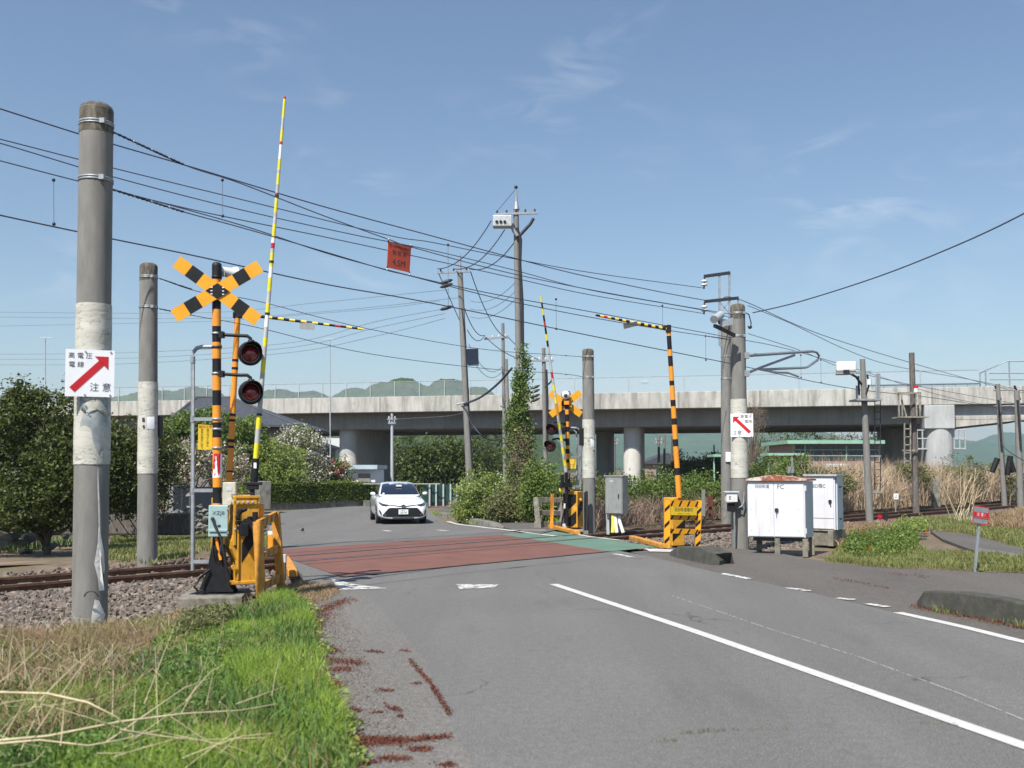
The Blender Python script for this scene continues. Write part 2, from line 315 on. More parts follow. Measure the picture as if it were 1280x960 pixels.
def hillmat(name, a, b_, sc):
    m, t, b = new_mat(name); v = coords(t)
    c = mixc(t, rng_node(t, noise(t, sc, 8, 0.7, v), 0.35, 0.65), a, b_)
    c = mixc(t, rng_node(t, noise(t, sc*0.18, 4, 0.6, v), 0.4, 0.6, 0, 0.6), c, tuple(0.5*(x+y) for x, y in zip(a, b_)))
    t.links.new(c, b.inputs['Base Color']); b.inputs['Roughness'].default_value = 1; b.inputs['Specular IOR Level'].default_value = 0.1
    bump(t, b, noise(t, sc*2, 6, 0.7, v), 1.0, 4)
hillmat('hill_wood', (0.012, 0.035, 0.008), (0.1, 0.14, 0.03), 0.09)
hillmat('mountain_wood', (0.03, 0.07, 0.02), (0.09, 0.14, 0.04), 0.025)

# ------------------------------------------------------------------ builders
def tag(o, label=None, cat=None, group=None, kind=None):
    if label: o['label'] = label
    if cat: o['category'] = cat
    if group: o['group'] = group
    if kind: o['kind'] = kind
    return o
def thing(name, loc, label, cat, group=None):
    o = bpy.data.objects.new(name, None); COL.objects.link(o); o.location = loc
    o.empty_display_size = 0.2
    return tag(o, label, cat, group)
def rootloc(p):
    v = Vector((0, 0, 0))
    while p is not None: v += p.location; p = p.parent
    return v
def fast_mesh(name, V, F, mats, parent=None, mi=None, smooth=False):
    """V (n,3) array in world coordinates, F list of index arrays (k, 3 or 4)"""
    V = np.asarray(V, np.float32).reshape(-1, 3) - np.array(rootloc(parent), np.float32)
    me = bpy.data.meshes.new(name); me.vertices.add(len(V)); me.vertices.foreach_set('co', V.ravel())
    F = [np.asarray(f, np.int32) for f in F if len(f)]
    tot = np.concatenate([np.full(len(f), f.shape[1], np.int32) for f in F])
    li = np.concatenate([f.ravel() for f in F])
    me.loops.add(len(li)); me.loops.foreach_set('vertex_index', li)
    me.polygons.add(len(tot)); st = np.concatenate([[0], np.cumsum(tot)[:-1]]).astype(np.int32)
    me.polygons.foreach_set('loop_start', st); me.polygons.foreach_set('loop_total', tot)
    if mi is not None: me.polygons.foreach_set('material_index', np.asarray(mi, np.int32))
    me.polygons.foreach_set('use_smooth', np.full(len(tot), smooth))
    me.update(); me.validate()
    for m_ in mats: me.materials.append(MATS[m_])
    o = bpy.data.objects.new(name, me); COL.objects.link(o); o.parent = parent
    return o
def yaw(a): return Matrix.Rotation(a, 3, 'Z')
def basis(d):
    d = d.normalized(); up = Vector((0, 0, 1)) if abs(d.z) < 0.95 else Vector((1, 0, 0))
    a = d.cross(up).normalized(); return a, a.cross(d).normalized()
class MB:
    def __init__(s): s.v = []; s.f = []; s.m = []; s.s = []; s.mats = []
    def mi(s, m):
        if m not in s.mats: s.mats.append(m)
        return s.mats.index(m)
    def add(s, vs, fs, m, smooth=False):
        k = len(s.v); i = s.mi(m); s.v += [Vector(v) for v in vs]
        for f in fs: s.f.append([k+j for j in f]); s.m.append(i); s.s.append(smooth)
    def box(s, c, size, m, Rm=None):
        c = Vector(c); hx, hy, hz = (x/2 for x in size); vs = []
        for x in (-hx, hx):
            for y in (-hy, hy):
                for z in (-hz, hz):
                    p = Vector((x, y, z)); vs.append(c + (Rm @ p if Rm else p))
        s.add(vs, [(0, 1, 3, 2), (4, 6, 7, 5), (0, 4, 5, 1), (2, 3, 7, 6), (0, 2, 6, 4), (1, 5, 7, 3)], m)
    def bar(s, a, b, w, d, m, up=None):        # rectangular bar between two points
        a, b = Vector(a), Vector(b); dr = (b-a).normalized()
        side = dr.cross(up).normalized() if up else basis(dr)[0]; o = side.cross(dr).normalized()
        vs = [p + side*sx*w/2 + o*sy*d/2 for p in (a, b) for sx, sy in ((-1, -1), (1, -1), (1, 1), (-1, 1))]
        s.add(vs, [(0, 1, 2, 3), (7, 6, 5, 4), (0, 4, 5, 1), (1, 5, 6, 2), (2, 6, 7, 3), (3, 7, 4, 0)], m)
    def cyl(s, a, b, r0, m, r1=None, n=12, caps=True):
        a, b = Vector(a), Vector(b); r1 = r0 if r1 is None else r1; x, y = basis(b-a); vs = []
        for p, r in ((a, r0), (b, r1)):
            for i in range(n):
                t = 2*math.pi*i/n; vs.append(p + (x*math.cos(t)+y*math.sin(t))*r)
        s.add(vs, [(i, (i+1) % n, n+(i+1) % n, n+i) for i in range(n)], m, True)
        if caps:
            s.add(vs[:n], [tuple(range(n))[::-1]], m); s.add(vs[n:], [tuple(range(n))], m)
    def tube(s, pts, r, m, n=6, r1=None):
        pts = [Vector(p) for p in pts]; vs = []; N = len(pts)
        for k, p in enumerate(pts):
            d = pts[min(k+1, N-1)]-pts[max(k-1, 0)]; x, y = basis(d)
            rr = r if r1 is None else r+(r1-r)*k/(N-1)
            vs += [p + (x*math.cos(2*math.pi*i/n)+y*math.sin(2*math.pi*i/n))*rr for i in range(n)]
        fs = [(k*n+i, k*n+(i+1) % n, (k+1)*n+(i+1) % n, (k+1)*n+i) for k in range(N-1) for i in range(n)]
        s.add(vs, fs, m, True); s.add(vs[:n], [tuple(range(n))[::-1]], m); s.add(vs[-n:], [tuple(range(n))], m)
    def lathe(s, c, prof, m, n=16, axis=Vector((0, 0, 1)), a0=0, a1=2*math.pi):
        c = Vector(c); x, y = basis(axis); ax = axis.normalized(); vs = []; full = abs(a1-a0-2*math.pi) < 1e-6
        k = n if full else n+1
        for r, h in prof:
            for i in range(k):
                t = a0+(a1-a0)*i/n; vs.append(c + ax*h + (x*math.cos(t)+y*math.sin(t))*r)
        fs = [(j*k+i, j*k+(i+1) % k, (j+1)*k+(i+1) % k, (j+1)*k+i) for j in range(len(prof)-1) for i in range(n)]
        s.add(vs, fs, m, True)
    def sphere(s, c, r, m, n=10, sc=(1, 1, 1)):
        prof = []; c = Vector(c); vs = []; fs = []
        for j in range(n//2+1):
            a = math.pi*j/(n//2)
            for i in range(n):
                t = 2*math.pi*i/n; vs.append(c + Vector((math.sin(a)*math.cos(t)*r*sc[0], math.sin(a)*math.sin(t)*r*sc[1], math.cos(a)*r*sc[2])))
        for j in range(n//2):
            for i in range(n): fs.append((j*n+i, (j+1)*n+i, (j+1)*n+(i+1) % n, j*n+(i+1) % n))
        s.add(vs, fs, m, True)
    def prism(s, poly, th, m, o=Vector((0, 0, 0)), ax=Vector((1, 0, 0)), ay=Vector((0, 0, 1)), side=None):
        o, ax, ay = Vector(o), Vector(ax), Vector(ay); n_ = ax.cross(ay).normalized()   # front face at o, thickness away from -n
        fr = [o+ax*p[0]+ay*p[1] for p in poly]; bk = [p-n_*th for p in fr]; k = len(poly)
        s.add(fr, [tuple(range(k))], m); s.add(bk, [tuple(range(k))[::-1]], side or m)
        for i in range(k):
            j = (i+1) % k; s.add([fr[i], bk[i], bk[j], fr[j]], [(0, 1, 2, 3)], side or m)
    def build(s, name, parent=None, bev=0, sub=0):
        if not s.v: return None
        me = bpy.data.meshes.new(name); off = rootloc(parent)
        me.from_pydata([v-off for v in s.v], [], s.f); me.polygons.foreach_set('material_index', s.m); me.polygons.foreach_set('use_smooth', s.s)
        for m_ in s.mats: me.materials.append(MATS[m_])
        me.update(); o = bpy.data.objects.new(name, me); COL.objects.link(o); o.parent = parent
        if bev:
            b = o.modifiers.new('edge', 'BEVEL'); b.width = bev; b.segments = 2; b.limit_method = 'ANGLE'; b.angle_limit = R(40)
        if sub:
            b = o.modifiers.new('sub', 'SUBSURF'); b.levels = sub; b.render_levels = sub
        return o
def one(name, parent, fn, bev=0):
    b = MB(); fn(b); return b.build(name, parent, bev)
def text_into(b, body, size, org, ax, ay, m, squash=1.0, align='CENTER', off=0.002):
    """write flat characters on the plane org + ax*x + ay*y"""
    c = bpy.data.curves.new('lettering', 'FONT'); c.body = body; c.size = size; c.align_x = align; c.align_y = 'CENTER'; c.resolution_u = 3
    o = bpy.data.objects.new('lettering', c); COL.objects.link(o)
    bpy.context.view_layer.update()
    me = bpy.data.meshes.new_from_object(o.evaluated_get(bpy.context.evaluated_depsgraph_get()))
    org, ax, ay = Vector(org), Vector(ax).normalized(), Vector(ay).normalized(); n_ = ax.cross(ay).normalized()
    b.add([org + ax*v.co.x*squash + ay*v.co.y + n_*off for v in me.vertices], [tuple(p.vertices) for p in me.polygons], m)
    bpy.data.objects.remove(o); bpy.data.meshes.remove(me); bpy.data.curves.remove(c)

# ground sheets that follow the terrain
def resample(pl, n):
    pl = [Vector((p[0], p[1])) for p in pl]; ds = [0]
    for a, b in zip(pl, pl[1:]): ds.append(ds[-1]+(b-a).length)
    out = []
    for i in range(n):
        t = ds[-1]*i/(n-1); k = 0
        while k < len(ds)-2 and ds[k+1] < t: k += 1
        f = (t-ds[k])/max(1e-9, ds[k+1]-ds[k]); out.append(pl[k].lerp(pl[k+1], min(1, f)))
    return out
def strip(name, Lp, Rp, n, m_, dz, mat, skirt=0, parent=None, zf=None, th=0):
    A, B = resample(Lp, n), resample(Rp, n); V = []; F = []; zf = zf or gz
    for a, b in zip(A, B):
        for j in range(m_+1):
            q = a.lerp(b, j/m_); V.append((q.x, q.y, zf(q.x, q.y)+dz))
    w = m_+1
    for i in range(n-1):
        for j in range(m_): F.append((i*w+j, i*w+j+1, (i+1)*w+j+1, (i+1)*w+j))
    if skirt:
        rim = [i*w for i in range(n)] + [(n-1)*w+j for j in range(1, w)] + [i*w+m_ for i in range(n-2, -1, -1)] + [j for j in range(m_-1, 0, -1)]
        k = len(V); V += [(V[i][0], V[i][1], V[i][2]-skirt) for i in rim]
        for i in range(len(rim)):
            j = (i+1) % len(rim); F.append((rim[i], k+i, k+j, rim[j]))
    o = fast_mesh(name, V, [F], [mat], parent, smooth=not skirt)
    return o
def line(name, pts, width, dz, mat, n=30):
    pl = [Vector((p[0], p[1])) for p in pts]; A = resample(pl, n); Lp, Rp = [], []
    for i, p in enumerate(A):
        d = (A[min(i+1, n-1)]-A[max(0, i-1)]).normalized(); q = Vector((-d.y, d.x))*width/2
        Lp.append(p+q); Rp.append(p-q)
    return strip(name, Lp, Rp, n, 1, dz, mat)

# vegetation
def unit(n):
    v = rng.normal(size=(n, 3)); return v/np.linalg.norm(v, axis=1)[:, None]
def leaf_arrays(p, size, asp=0.55, flat=0.0):
    n = len(p); a = unit(n); a[:, 2] *= (1-flat*0.8); a /= np.linalg.norm(a, axis=1)[:, None]
    b = np.cross(a, unit(n)); b /= np.linalg.norm(b, axis=1)[:, None]+1e-9
    s = (size*rng.uniform(0.6, 1.3, n))[:, None]
    V = np.stack([p-a*s*0.5, p+b*s*asp*0.5+a*s*0.05, p+a*s*0.5, p-b*s*asp*0.5+a*s*0.05], 1).reshape(-1, 3)
    return V, np.arange(4*n).reshape(n, 4)
def clumps(ells, nc, per, rc, shell=0.6, flat=0.75):
    vol = np.array([e[3]*e[4]*e[5] for e in ells])**0.67; idx = rng.choice(len(ells), nc, p=vol/vol.sum()); E_ = np.array(ells)[idx]
    d = unit(nc); r = (shell + (1-shell)*rng.random(nc)**0.5)*np.where(rng.random(nc) < 0.22, rng.random(nc), 1)
    r *= 1 + 0.16*rng.normal(size=nc)*(r > 0.6)
    c = E_[:, :3] + d*E_[:, 3:6]*r[:, None]
    rr = rc*rng.uniform(0.5, 1.4, nc)
    pts = np.repeat(c, per, 0) + rng.normal(size=(nc*per, 3))*np.repeat(rr, per)[:, None]*np.array([1, 1, flat])*0.55
    return c, pts
def foliage(name, parent, ells, nc, per, rc, size, mat, accent=None, asp=0.55, flat=0.0, shell=0.6, cflat=0.75, zmin=None):
    c, pts = clumps(ells, nc, per, rc, shell, cflat)
    if zmin is not None: pts = pts[pts[:, 2] > zmin]
    V, F = leaf_arrays(pts, size, asp, flat); o = fast_mesh(name, V, [F], [mat], parent)
    if accent:
        am, frac, asz, nm = accent; k = int(len(c)*frac); cc = c[rng.choice(len(c), k, replace=False)]
        p2 = np.repeat(cc, 14, 0) + rng.normal(size=(k*14, 3))*rc*0.45
        # push the flowers outward
        mid = np.mean(np.array(ells)[:, :3], 0); p2 = p2 + (p2-mid)/(np.linalg.norm(p2-mid, axis=1)[:, None]+1e-6)*rc*0.35
        V, F = leaf_arrays(p2, asz, 0.9); fast_mesh(nm, V, [F], [am], parent)
    return c
def trunk(parent, base, tips, r, mat='bark', fork=0.35):
    b = MB(); base = Vector(base); mean = sum((Vector(t_) for t_ in tips), Vector())/len(tips)
    f = base.lerp(mean, fork); f.x, f.y = base.x*0.8+f.x*0.2, base.y*0.8+f.y*0.2
    b.tube([base-Vector((0, 0, 0.1)), base.lerp(f, .5)+Vector((r*.4, 0, 0)), f], r, mat, 9, r*0.75)
    for t_ in tips:
        t_ = Vector(t_); q = f.lerp(t_, 0.5)+Vector((random.uniform(-.15, .15), random.uniform(-.15, .15), 0.12))
        b.tube([f-Vector((0, 0, 0.05)), f.lerp(q, .5), q, t_], r*0.6, mat, 6, r*0.12)
    return b.build('trunk', parent)
def tree(name, base, ells, nc, per, rc, size, mat, label, cat, group=None, tr=0.12, ntip=7, fork=0.35, accent=None, crown='crown', **kw):
    """ells are (x, y, z, rx, ry, rz) in world coordinates"""
    t_ = thing(name, base, label, cat, group)
    c = foliage(crown, t_, ells, nc, per, rc, size, mat, accent, **kw)
    if tr:
        hi = c[np.argsort(c[:, 2])[len(c)//3:]]; tips = hi[rng.choice(len(hi), ntip, replace=False)]
        trunk(t_, base, [tuple(x) for x in tips], tr, fork=fork)
    return t_
def inpoly(x, y, poly):
    ins = np.zeros(len(x), bool); n = len(poly)
    for i in range(n):
        x1, y1 = poly[i][:2]; x2, y2 = poly[(i+1) % n][:2]
        c = ((y1 > y) != (y2 > y)); xi = (x2-x1)*(y-y1)/((y2-y1) or 1e-9)+x1
        ins ^= c & (x < xi)
    return ins
def region(poly, n, dens=None):
    poly = [(p[0], p[1]) for p in poly]; xs = [p[0] for p in poly]; ys = [p[1] for p in poly]
    out = np.zeros((0, 2))
    while len(out) < n:
        x = rng.uniform(min(xs), max(xs), n*2); y = rng.uniform(min(ys), max(ys), n*2); k = inpoly(x, y, poly)
        q = np.stack([x[k], y[k]], 1)
        if dens is not None: q = q[rng.random(len(q)) < dens(q[:, 0], q[:, 1])]
        out = np.concatenate([out, q]) if len(q) else out
    out = out[:n]; z = np.array([gz(a, b) for a, b in out]); return np.column_stack([out, z])
def patchy(sc, ph=0.0, lo=0.2):
    def f(x, y):
        v = np.sin(x*sc+ph)*np.cos(y*sc*1.3+ph*2)+np.sin(x*sc*2.3+y*sc*1.7+ph*3)*0.6+np.sin(y*sc*3.9-x*sc*3.1)*0.35
        return np.clip(0.5+v*0.45, lo, 1)
    return f
def blades(name, p, h, w, lean, mat, parent=None, hvar=0.5, droop=0.4):
    n = len(p); a = rng.uniform(0, 2*np.pi, n); hh = h*rng.uniform(1-hvar, 1+hvar*0.6, n) if np.isscalar(h) else h
    side = np.stack([np.cos(a), np.sin(a), np.zeros(n)], 1)*(w*rng.uniform(0.6, 1.3, n)/2)[:, None]
    la = rng.uniform(0, 2*np.pi, n); lm = hh*lean*rng.random(n)
    ld = np.stack([np.cos(la), np.sin(la), np.zeros(n)], 1)*lm[:, None]; up = np.array([0, 0, 1])*hh[:, None]
    mid = p+up*0.55+ld*0.3; tip = p+up*(1-droop*(lm/hh/max(lean, .01))[:, None]*0.5)+ld
    V = np.stack([p-side, p+side, mid+side*0.8, mid-side*0.8, tip], 1).reshape(-1, 3); i = np.arange(n)*5
    return fast_mesh(name, V, [np.stack([i, i+1, i+2, i+3], 1), np.stack([i+3, i+2, i+4], 1)], [mat], parent)
ICO = None
def stones(name, p, size, mat, parent=None, flat=0.7):
    global ICO
    if ICO is None:
        bm = bmesh.new(); bmesh.ops.create_icosphere(bm, subdivisions=1, radius=1)
        ICO = (np.array([v.co[:] for v in bm.verts]), np.array([[v.index for v in f.verts] for f in bm.faces])); bm.free()
    B, F = ICO; n = len(p); k = len(B)
    s = size*rng.uniform(0.5, 1.35, n)/2; an = rng.uniform(0, 6.28, n)
    sc = np.stack([rng.uniform(.7, 1.3, n), rng.uniform(.6, 1, n), rng.uniform(.5, .9, n)*flat/0.7], 1)*s[:, None]
    V = B[None]*(1+0.28*rng.normal(size=(n, k, 1))).clip(.6, 1.45)*sc[:, None, :]
    tl = rng.normal(size=n)*0.5
    x, z = V[..., 0]*np.cos(tl)[:, None]-V[..., 2]*np.sin(tl)[:, None], V[..., 0]*np.sin(tl)[:, None]+V[..., 2]*np.cos(tl)[:, None]
    y = V[..., 1]; x2 = x*np.cos(an)[:, None]-y*np.sin(an)[:, None]; y2 = x*np.sin(an)[:, None]+y*np.cos(an)[:, None]
    V = np.stack([x2, y2, z], -1)+p[:, None, :]
    return fast_mesh(name, V.reshape(-1, 3), [(F[None]+(np.arange(n)*k)[:, None, None]).reshape(-1, 3)], [mat], parent)
exec_order = []

# ================================================================== THE SETTING
def sstep(a, b, x):
    t = min(1, max(0, (x-a)/(b-a))); return t*t*(3-2*t)
def gt(x, y):
    u, s = us(x, y); z = gz(x, y)-0.06
    z -= 0.16*sstep(-4.4, -3.6, s)*(1-sstep(2.2, 3.4, s)); return z
def axis(lo, hi, fine, step, far):
    a = list(np.arange(lo, hi+1e-6, step)); g = step
    x = hi
    while x < far: g *= 1.35; x += g; a.append(x)
    x = lo; g = step; pre = []
    while x > -far: g *= 1.35; x -= g; pre.append(x)
    return pre[::-1]+a
gx_, gy_ = axis(-40, 50, 1, 0.5, 4500), axis(-6, 75, 1, 0.5, 4500)
V = [(x, y, gt(x, y)) for y in gy_ for x in gx_]; W_ = len(gx_)
i, j = np.meshgrid(np.arange(W_-1), np.arange(len(gy_)-1)); k = (j*W_+i).ravel()
tag(fast_mesh('ground', V, [np.stack([k, k+1, k+W_+1, k+W_], 1)], ['soil'], smooth=True), kind='structure')

# road
LE = lambda Y: -0.86+(5.5-Y)*0.235
RL = [(LE(-14), -14), (LE(5.5), 5.5), (LE(13.2), 13.2), (-3.1, 15.3), (-4.6, 20.6), (-5.9, 26), (-7.8, 33), (-9.9, 40), (-10.9, 45), (-8.4, 51.5), (-8.6, 60), (-10, 95)]
RR = [(11.5, -14), (4.9+0.32*4, 5.4), (4.72, 9.44), (4.28, 11.4), (3.81, 13.56), (3.32, 15.2), (2.5, 18.9), (1.1, 23), (0, 26.3), (-1.0, 31), (-2.3, 36), (-3.35, 43.4), (-4.2, 51), (-4.4, 60), (-5, 95)]
tag(strip('road', RL, RR, 170, 8, 0.0, 'asphalt', skirt=0.25), kind='structure')
tag(strip('verge_strip', [(LE(-14)-.25, -14), (LE(5.5)-.25, 5.5), (LE(13.2)-.3, 13.2)], [(LE(-14)+.9, -14), (-0.28, 5.9), (-0.75, 8.8), (-1.9, 13.4)], 40, 4, 0.005, 'verge_asphalt'), kind='structure')
# apron on the right, a few mm lower than the road
ap_far = [P(812, 687.5), P(842, 683.5), P(905, 684), P(965, 689), P(1030, 702), P(1110, 710), P(1290, 717), Vector((22, 15.2, 0)), Vector((40, 13, 0))]
ap_near = [Vector((2.3, 19.9, 0)), Vector((3.2, 15.4, 0)), Vector((3.7, 13.5, 0)), Vector((4.2, 11.2, 0)), Vector((4.9, 9.0, 0)), Vector((9, 8.2, 0)), Vector((20, 6, 0)), Vector((40, 2, 0))]
tag(strip('side_road', ap_far, ap_near, 60, 14, -0.006, 'apron_asphalt', skirt=0.2), kind='structure')
# pavement beyond the crossing, behind its kerb
pv_r = [P(702, 662), P(690, 655), P(640, 648), P(600, 642), P(578, 637), P(560, 634)]
pv_l = [P(676, 668), P(640, 663), P(604, 656), P(575, 649), P(552, 643.5), P(541, 641)]
tag(strip('pavement', pv_l, pv_r, 50, 5, 0.03, 'apron_asphalt', skirt=0.2), kind='structure')
tag(strip('dirt_path', [tk(-40, 2.6), tk(-12, 2.7), tk(-2, 3.0), tk(2.2, 3.4)], [tk(-40, 5.6), tk(-12, 5.4), tk(-4, 5.2), tk(0.2, 4.6)], 40, 5, 0.0, 'dirt'), kind='structure')

# the crossing's coloured surfacing
def rowuv(s, u0, u1): return [tk(u0, s), tk(u1, s)]
def crosspoly(name, cl, cr, mat, dz):       # cl, cr: (u at s=-2.55, u at s=2.5)
    tag(strip(name, [tk(cl[0], -2.6), tk(cl[1], 2.45)], [tk(cr[0], -2.6), tk(cr[1], 2.45)], 40, 12, dz, mat), kind='structure')
crosspoly('crossing_surface', (3.9, 5.9), (10.3, 12.6), 'red_surfacing', 0.006)
crosspoly('crossing_walkway', (10.3, 12.6), (11.9, 14.5), 'green_surfacing', 0.006)
def grooves():
    b = MB()
    for s0 in (0.0, 1.067):
        for a, w, m_, dz in ((0.0, 0.065, 'rail_head', 0.012), (0.075, 0.07, 'flange_dark', 0.012), (-0.05, 0.025, 'flange_dark', 0.012)):
            ss = s0 + (a if s0 == 0 else -a)
            f = (ss+2.6)/5.05; u0, u1 = 3.9+2.0*f, 11.9+2.6*f
            c = [tk(u0, ss-w/2, dz), tk(u1, ss-w/2, dz), tk(u1, ss+w/2, dz), tk(u0, ss+w/2, dz)]
            b.add(c, [(0, 1, 2, 3)], m_)
    # dark joints between the panels, and tyre marks
    for ss, w in ((-2.6, 0.06), (-0.52, 0.03), (1.62, 0.02)):
        f = (ss+2.6)/5.05; u0, u1 = 3.9+2.0*f, 10.3+2.3*f
        b.add([tk(u0, ss-w/2, .011), tk(u1, ss-w/2, .011), tk(u1, ss+w/2, .011), tk(u0, ss+w/2, .011)], [(0, 1, 2, 3)], 'flange_dark')
    return b
tag(grooves().build('crossing_flangeway'), kind='structure')

# painted lines
tag(line('centre_line', [P(692, 730.5), P(870, 790), P(1280, 933), (3.75, 3.2), (7.2, -9)], 0.125, 0.006, 'line_paint', 60), kind='structure')
tag(line('edge_line', [P(1122, 766), P(1200, 783), P(1280, 803), (5.9, 6), (7.5, 1)], 0.13, 0.006, 'line_paint', 30), kind='structure')
def dashes():
    o = []
    for a, b_ in (((902, 717), (938, 724)), ((985, 735), (1012, 739)), ((1045, 748), (1068, 750)), ((1084, 755), (1110, 759)), ((768, 692.5), (790, 696.5)), ((808, 685.5), (838, 687.5)), ((800, 682), (838, 686))):
        o.append((P(*a), P(*b_)))
    return o
for a, b_ in dashes()[:5]:
    tag(line('edge_line', [a, b_], 0.13, 0.006, 'worn_line_paint', 4), kind='structure')
tag(strip('stop_line', [P(414, 724), P(444, 731)], [P(424, 738), P(484, 736)], 8, 3, 0.0075, 'worn_line_paint'), kind='structure')
tag(strip('stop_line', [P(570, 731), P(624, 731)], [P(575, 737), P(618, 735)], 8, 3, 0.0075, 'worn_line_paint'), kind='structure')
tag(strip('stop_line', [P(806, 686.0), P(843, 687.3)], [P(812, 689.8), P(845, 690.3)], 8, 2, 0.0075, 'line_paint'), kind='structure')
tag(line('far_edge_line', [P(700, 671), P(640, 663.5), P(608, 660), P(590, 657.5), P(560, 652)], 0.16, 0.007, 'line_paint', 20), kind='structure')
tag(line('far_edge_line', [P(713, 667), P(736, 671)], 0.12, 0.012, 'line_paint', 4), kind='structure')
tag(line('far_edge_line', [P(735, 671), P(776, 676)], 0.12, 0.012, 'line_paint', 4), kind='structure')
tag(line('far_edge_line', [P(636, 664.2), P(682, 664.2)], 0.18, 0.034, 'line_paint', 4), kind='structure')
tag(line('centre_line', [P(480, 663.3), P(488, 664.3)], 0.16, 0.007, 'line_paint', 4), kind='structure')
tag(line('centre_line', [P(547, 662.8), P(560, 664)], 0.16, 0.007, 'worn_line_paint', 4), kind='structure')

# ballast bed and stones
def bz(x, y):
    u, s = us(x, y); return -0.135 - 0.12*sstep(-1.2, -2.6, s)*0 - 0.15*sstep(2.2, 3.2, s) + gz(x, y)*0
tag(strip('ballast_bed', [tk(-60, -4.3), tk(4.3, -4.3)], [tk(-60, 3.0), tk(6.3, 3.0)], 120, 14, 0, 'gravel_bed', zf=bz), kind='structure')
tag(strip('ballast_bed', [tk(12.2, -4.2), tk(120, -4.2)], [tk(14.4, 3.0), tk(120, 3.0)], 120, 12, 0, 'gravel_bed', zf=bz), kind='structure')
def bpts(n, u0, u1, s0, s1):
    u = rng.uniform(u0, u1, n); s = rng.uniform(s0, s1, n); lift = rng.uniform(-0.01, 0.03, n)
    keep = (np.abs(s) > 0.09) & (np.abs(s-1.067) > 0.09); u, s, lift = u[keep], s[keep], lift[keep]
    return np.stack([TO[0]+u*TT[0]+s*TN[0], TO[1]+u*TT[1]+s*TN[1], -0.13+lift], 1)
a_ = np.concatenate([bpts(23000, -10, 4.3, -4.45, 0), bpts(3500, -10, 5.3, 0, 2.9)])
tag(stones('ballast', a_, 0.078, 'stone'), 'grey and brown crushed stone ballast along the rails at the left', kind='stuff', cat='ballast')
tag(stones('ballast', bpts(9000, 11.4, 26, -4.6, 0), 0.085, 'stone'), 'grey crushed stone ballast behind the sign frame at the right', kind='stuff', cat='ballast')

# rails (one track, two rails)
def rail(s0, u0, u1, par):
    prof = [(-.032, 0), (.032, 0), (.034, -.035), (.01, -.045), (.01, -.12), (.062, -.135), (.062, -.15), (-.062, -.15), (-.062, -.135), (-.01, -.12), (-.01, -.045), (-.034, -.035)]
    b = MB(); k = len(prof); N = max(2, int((u1-u0)/4)); vs = []
    for i in range(N+1):
        u = u0+(u1-u0)*i/N; vs += [tk(u, s0+p[0], p[1]) for p in prof]
    top = [(j*k+0, (j+1)*k+0, (j+1)*k+1, j*k+1) for j in range(N)]
    rest = [(j*k+i, (j+1)*k+i, (j+1)*k+(i+1) % k, j*k+(i+1) % k) for j in range(N) for i in range(1, k)]
    b.add(vs, rest, 'rail_steel'); b.add(vs, top, 'rail_head'); b.add(vs[:k], [tuple(range(k))], 'rail_steel'); b.add(vs[-k:], [tuple(range(k))[::-1]], 'rail_steel')
    return b.build('rail', par)
tr_ = thing('railway_track', tk(-8, .53, -.15), 'rusty single railway track running in from the left up to the crossing', 'railway track')
rail(0, -60, 4.6, tr_); rail(1.067, -60, 5.3, tr_)
def sleepers(par, us_):
    for u in us_:
        b = MB(); b.box(tk(u, .53, -.16), (0.2, 2.0, 0.12), 'block_concrete', yaw(math.atan2(TT[1], TT[0]))); b.build('sleeper', par, .01)
sleepers(tr_, [-7.9+.62*i for i in range(19)])
tr_ = thing('railway_track', tk(20, .53, -.15), 'rusty single railway track leading off past the white cabinets to the far right', 'railway track')
rail(0, 12.9, 130, tr_); rail(1.067, 13.7, 130, tr_)
sleepers(tr_, [13.6+.62*i for i in range(17)])

# hills and far mountains
def ridge(name, bumps, x0, x1, y0, y1, nx, ny, mat, rough, seed):
    xs, ys = np.linspace(x0, x1, nx), np.linspace(y0, y1, ny); X, Y = np.meshgrid(xs, ys); Z = np.full_like(X, -2.0)
    for cx, cy, h, sx, sy in bumps: Z = np.maximum(Z, h*np.exp(-((X-cx)/sx)**2-((Y-cy)/sy)**2)-1)
    r_ = np.random.default_rng(seed); n_ = np.zeros_like(X)
    for q in range(7):
        f = 0.012*1.8**q*600/max(600, y0); a, p1, p2 = r_.uniform(0, 3.14), r_.uniform(0, 6), r_.uniform(0, 6)
        n_ += np.sin(X*f*math.cos(a)*3+p1)*np.sin(Y*f*math.sin(a)*3+X*f+p2)/1.35**q
    Z += np.clip(Z, 0, 60)/60*n_*rough + (r_.random(X.shape)-.5)*rough*0.5*(Z > 3)
    i, j = np.meshgrid(np.arange(nx-1), np.arange(ny-1)); k = (j*nx+i).ravel()
    return fast_mesh(name, np.stack([X, Y, Z], -1).reshape(-1, 3), [np.stack([k, k+1, k+nx+1, k+nx], 1)], [mat], smooth=True)
def bump_px(px, py, Y, wpx, dep=90): 
    p = D(px, py, Y); return (p.x, Y, p.z+1, wpx/1280*Y, dep)
HB = [bump_px(505, 478, 700, 78), bump_px(478, 484, 720, 70), bump_px(445, 489, 740, 90), bump_px(563, 475.5, 680, 74), bump_px(598, 484, 700, 70), bump_px(533, 487, 720, 90), bump_px(348, 486.5, 700, 90), bump_px(380, 489, 720, 110), bump_px(195, 487, 700, 170), bump_px(245, 488, 720, 120), bump_px(60, 490, 700, 160), bump_px(630, 493, 700, 70), bump_px(551, 479, 700, 46)]
tag(ridge('hills', HB, -560, 40, 520, 900, 420, 130, 'hill_wood', 2.0, 3), kind='structure')
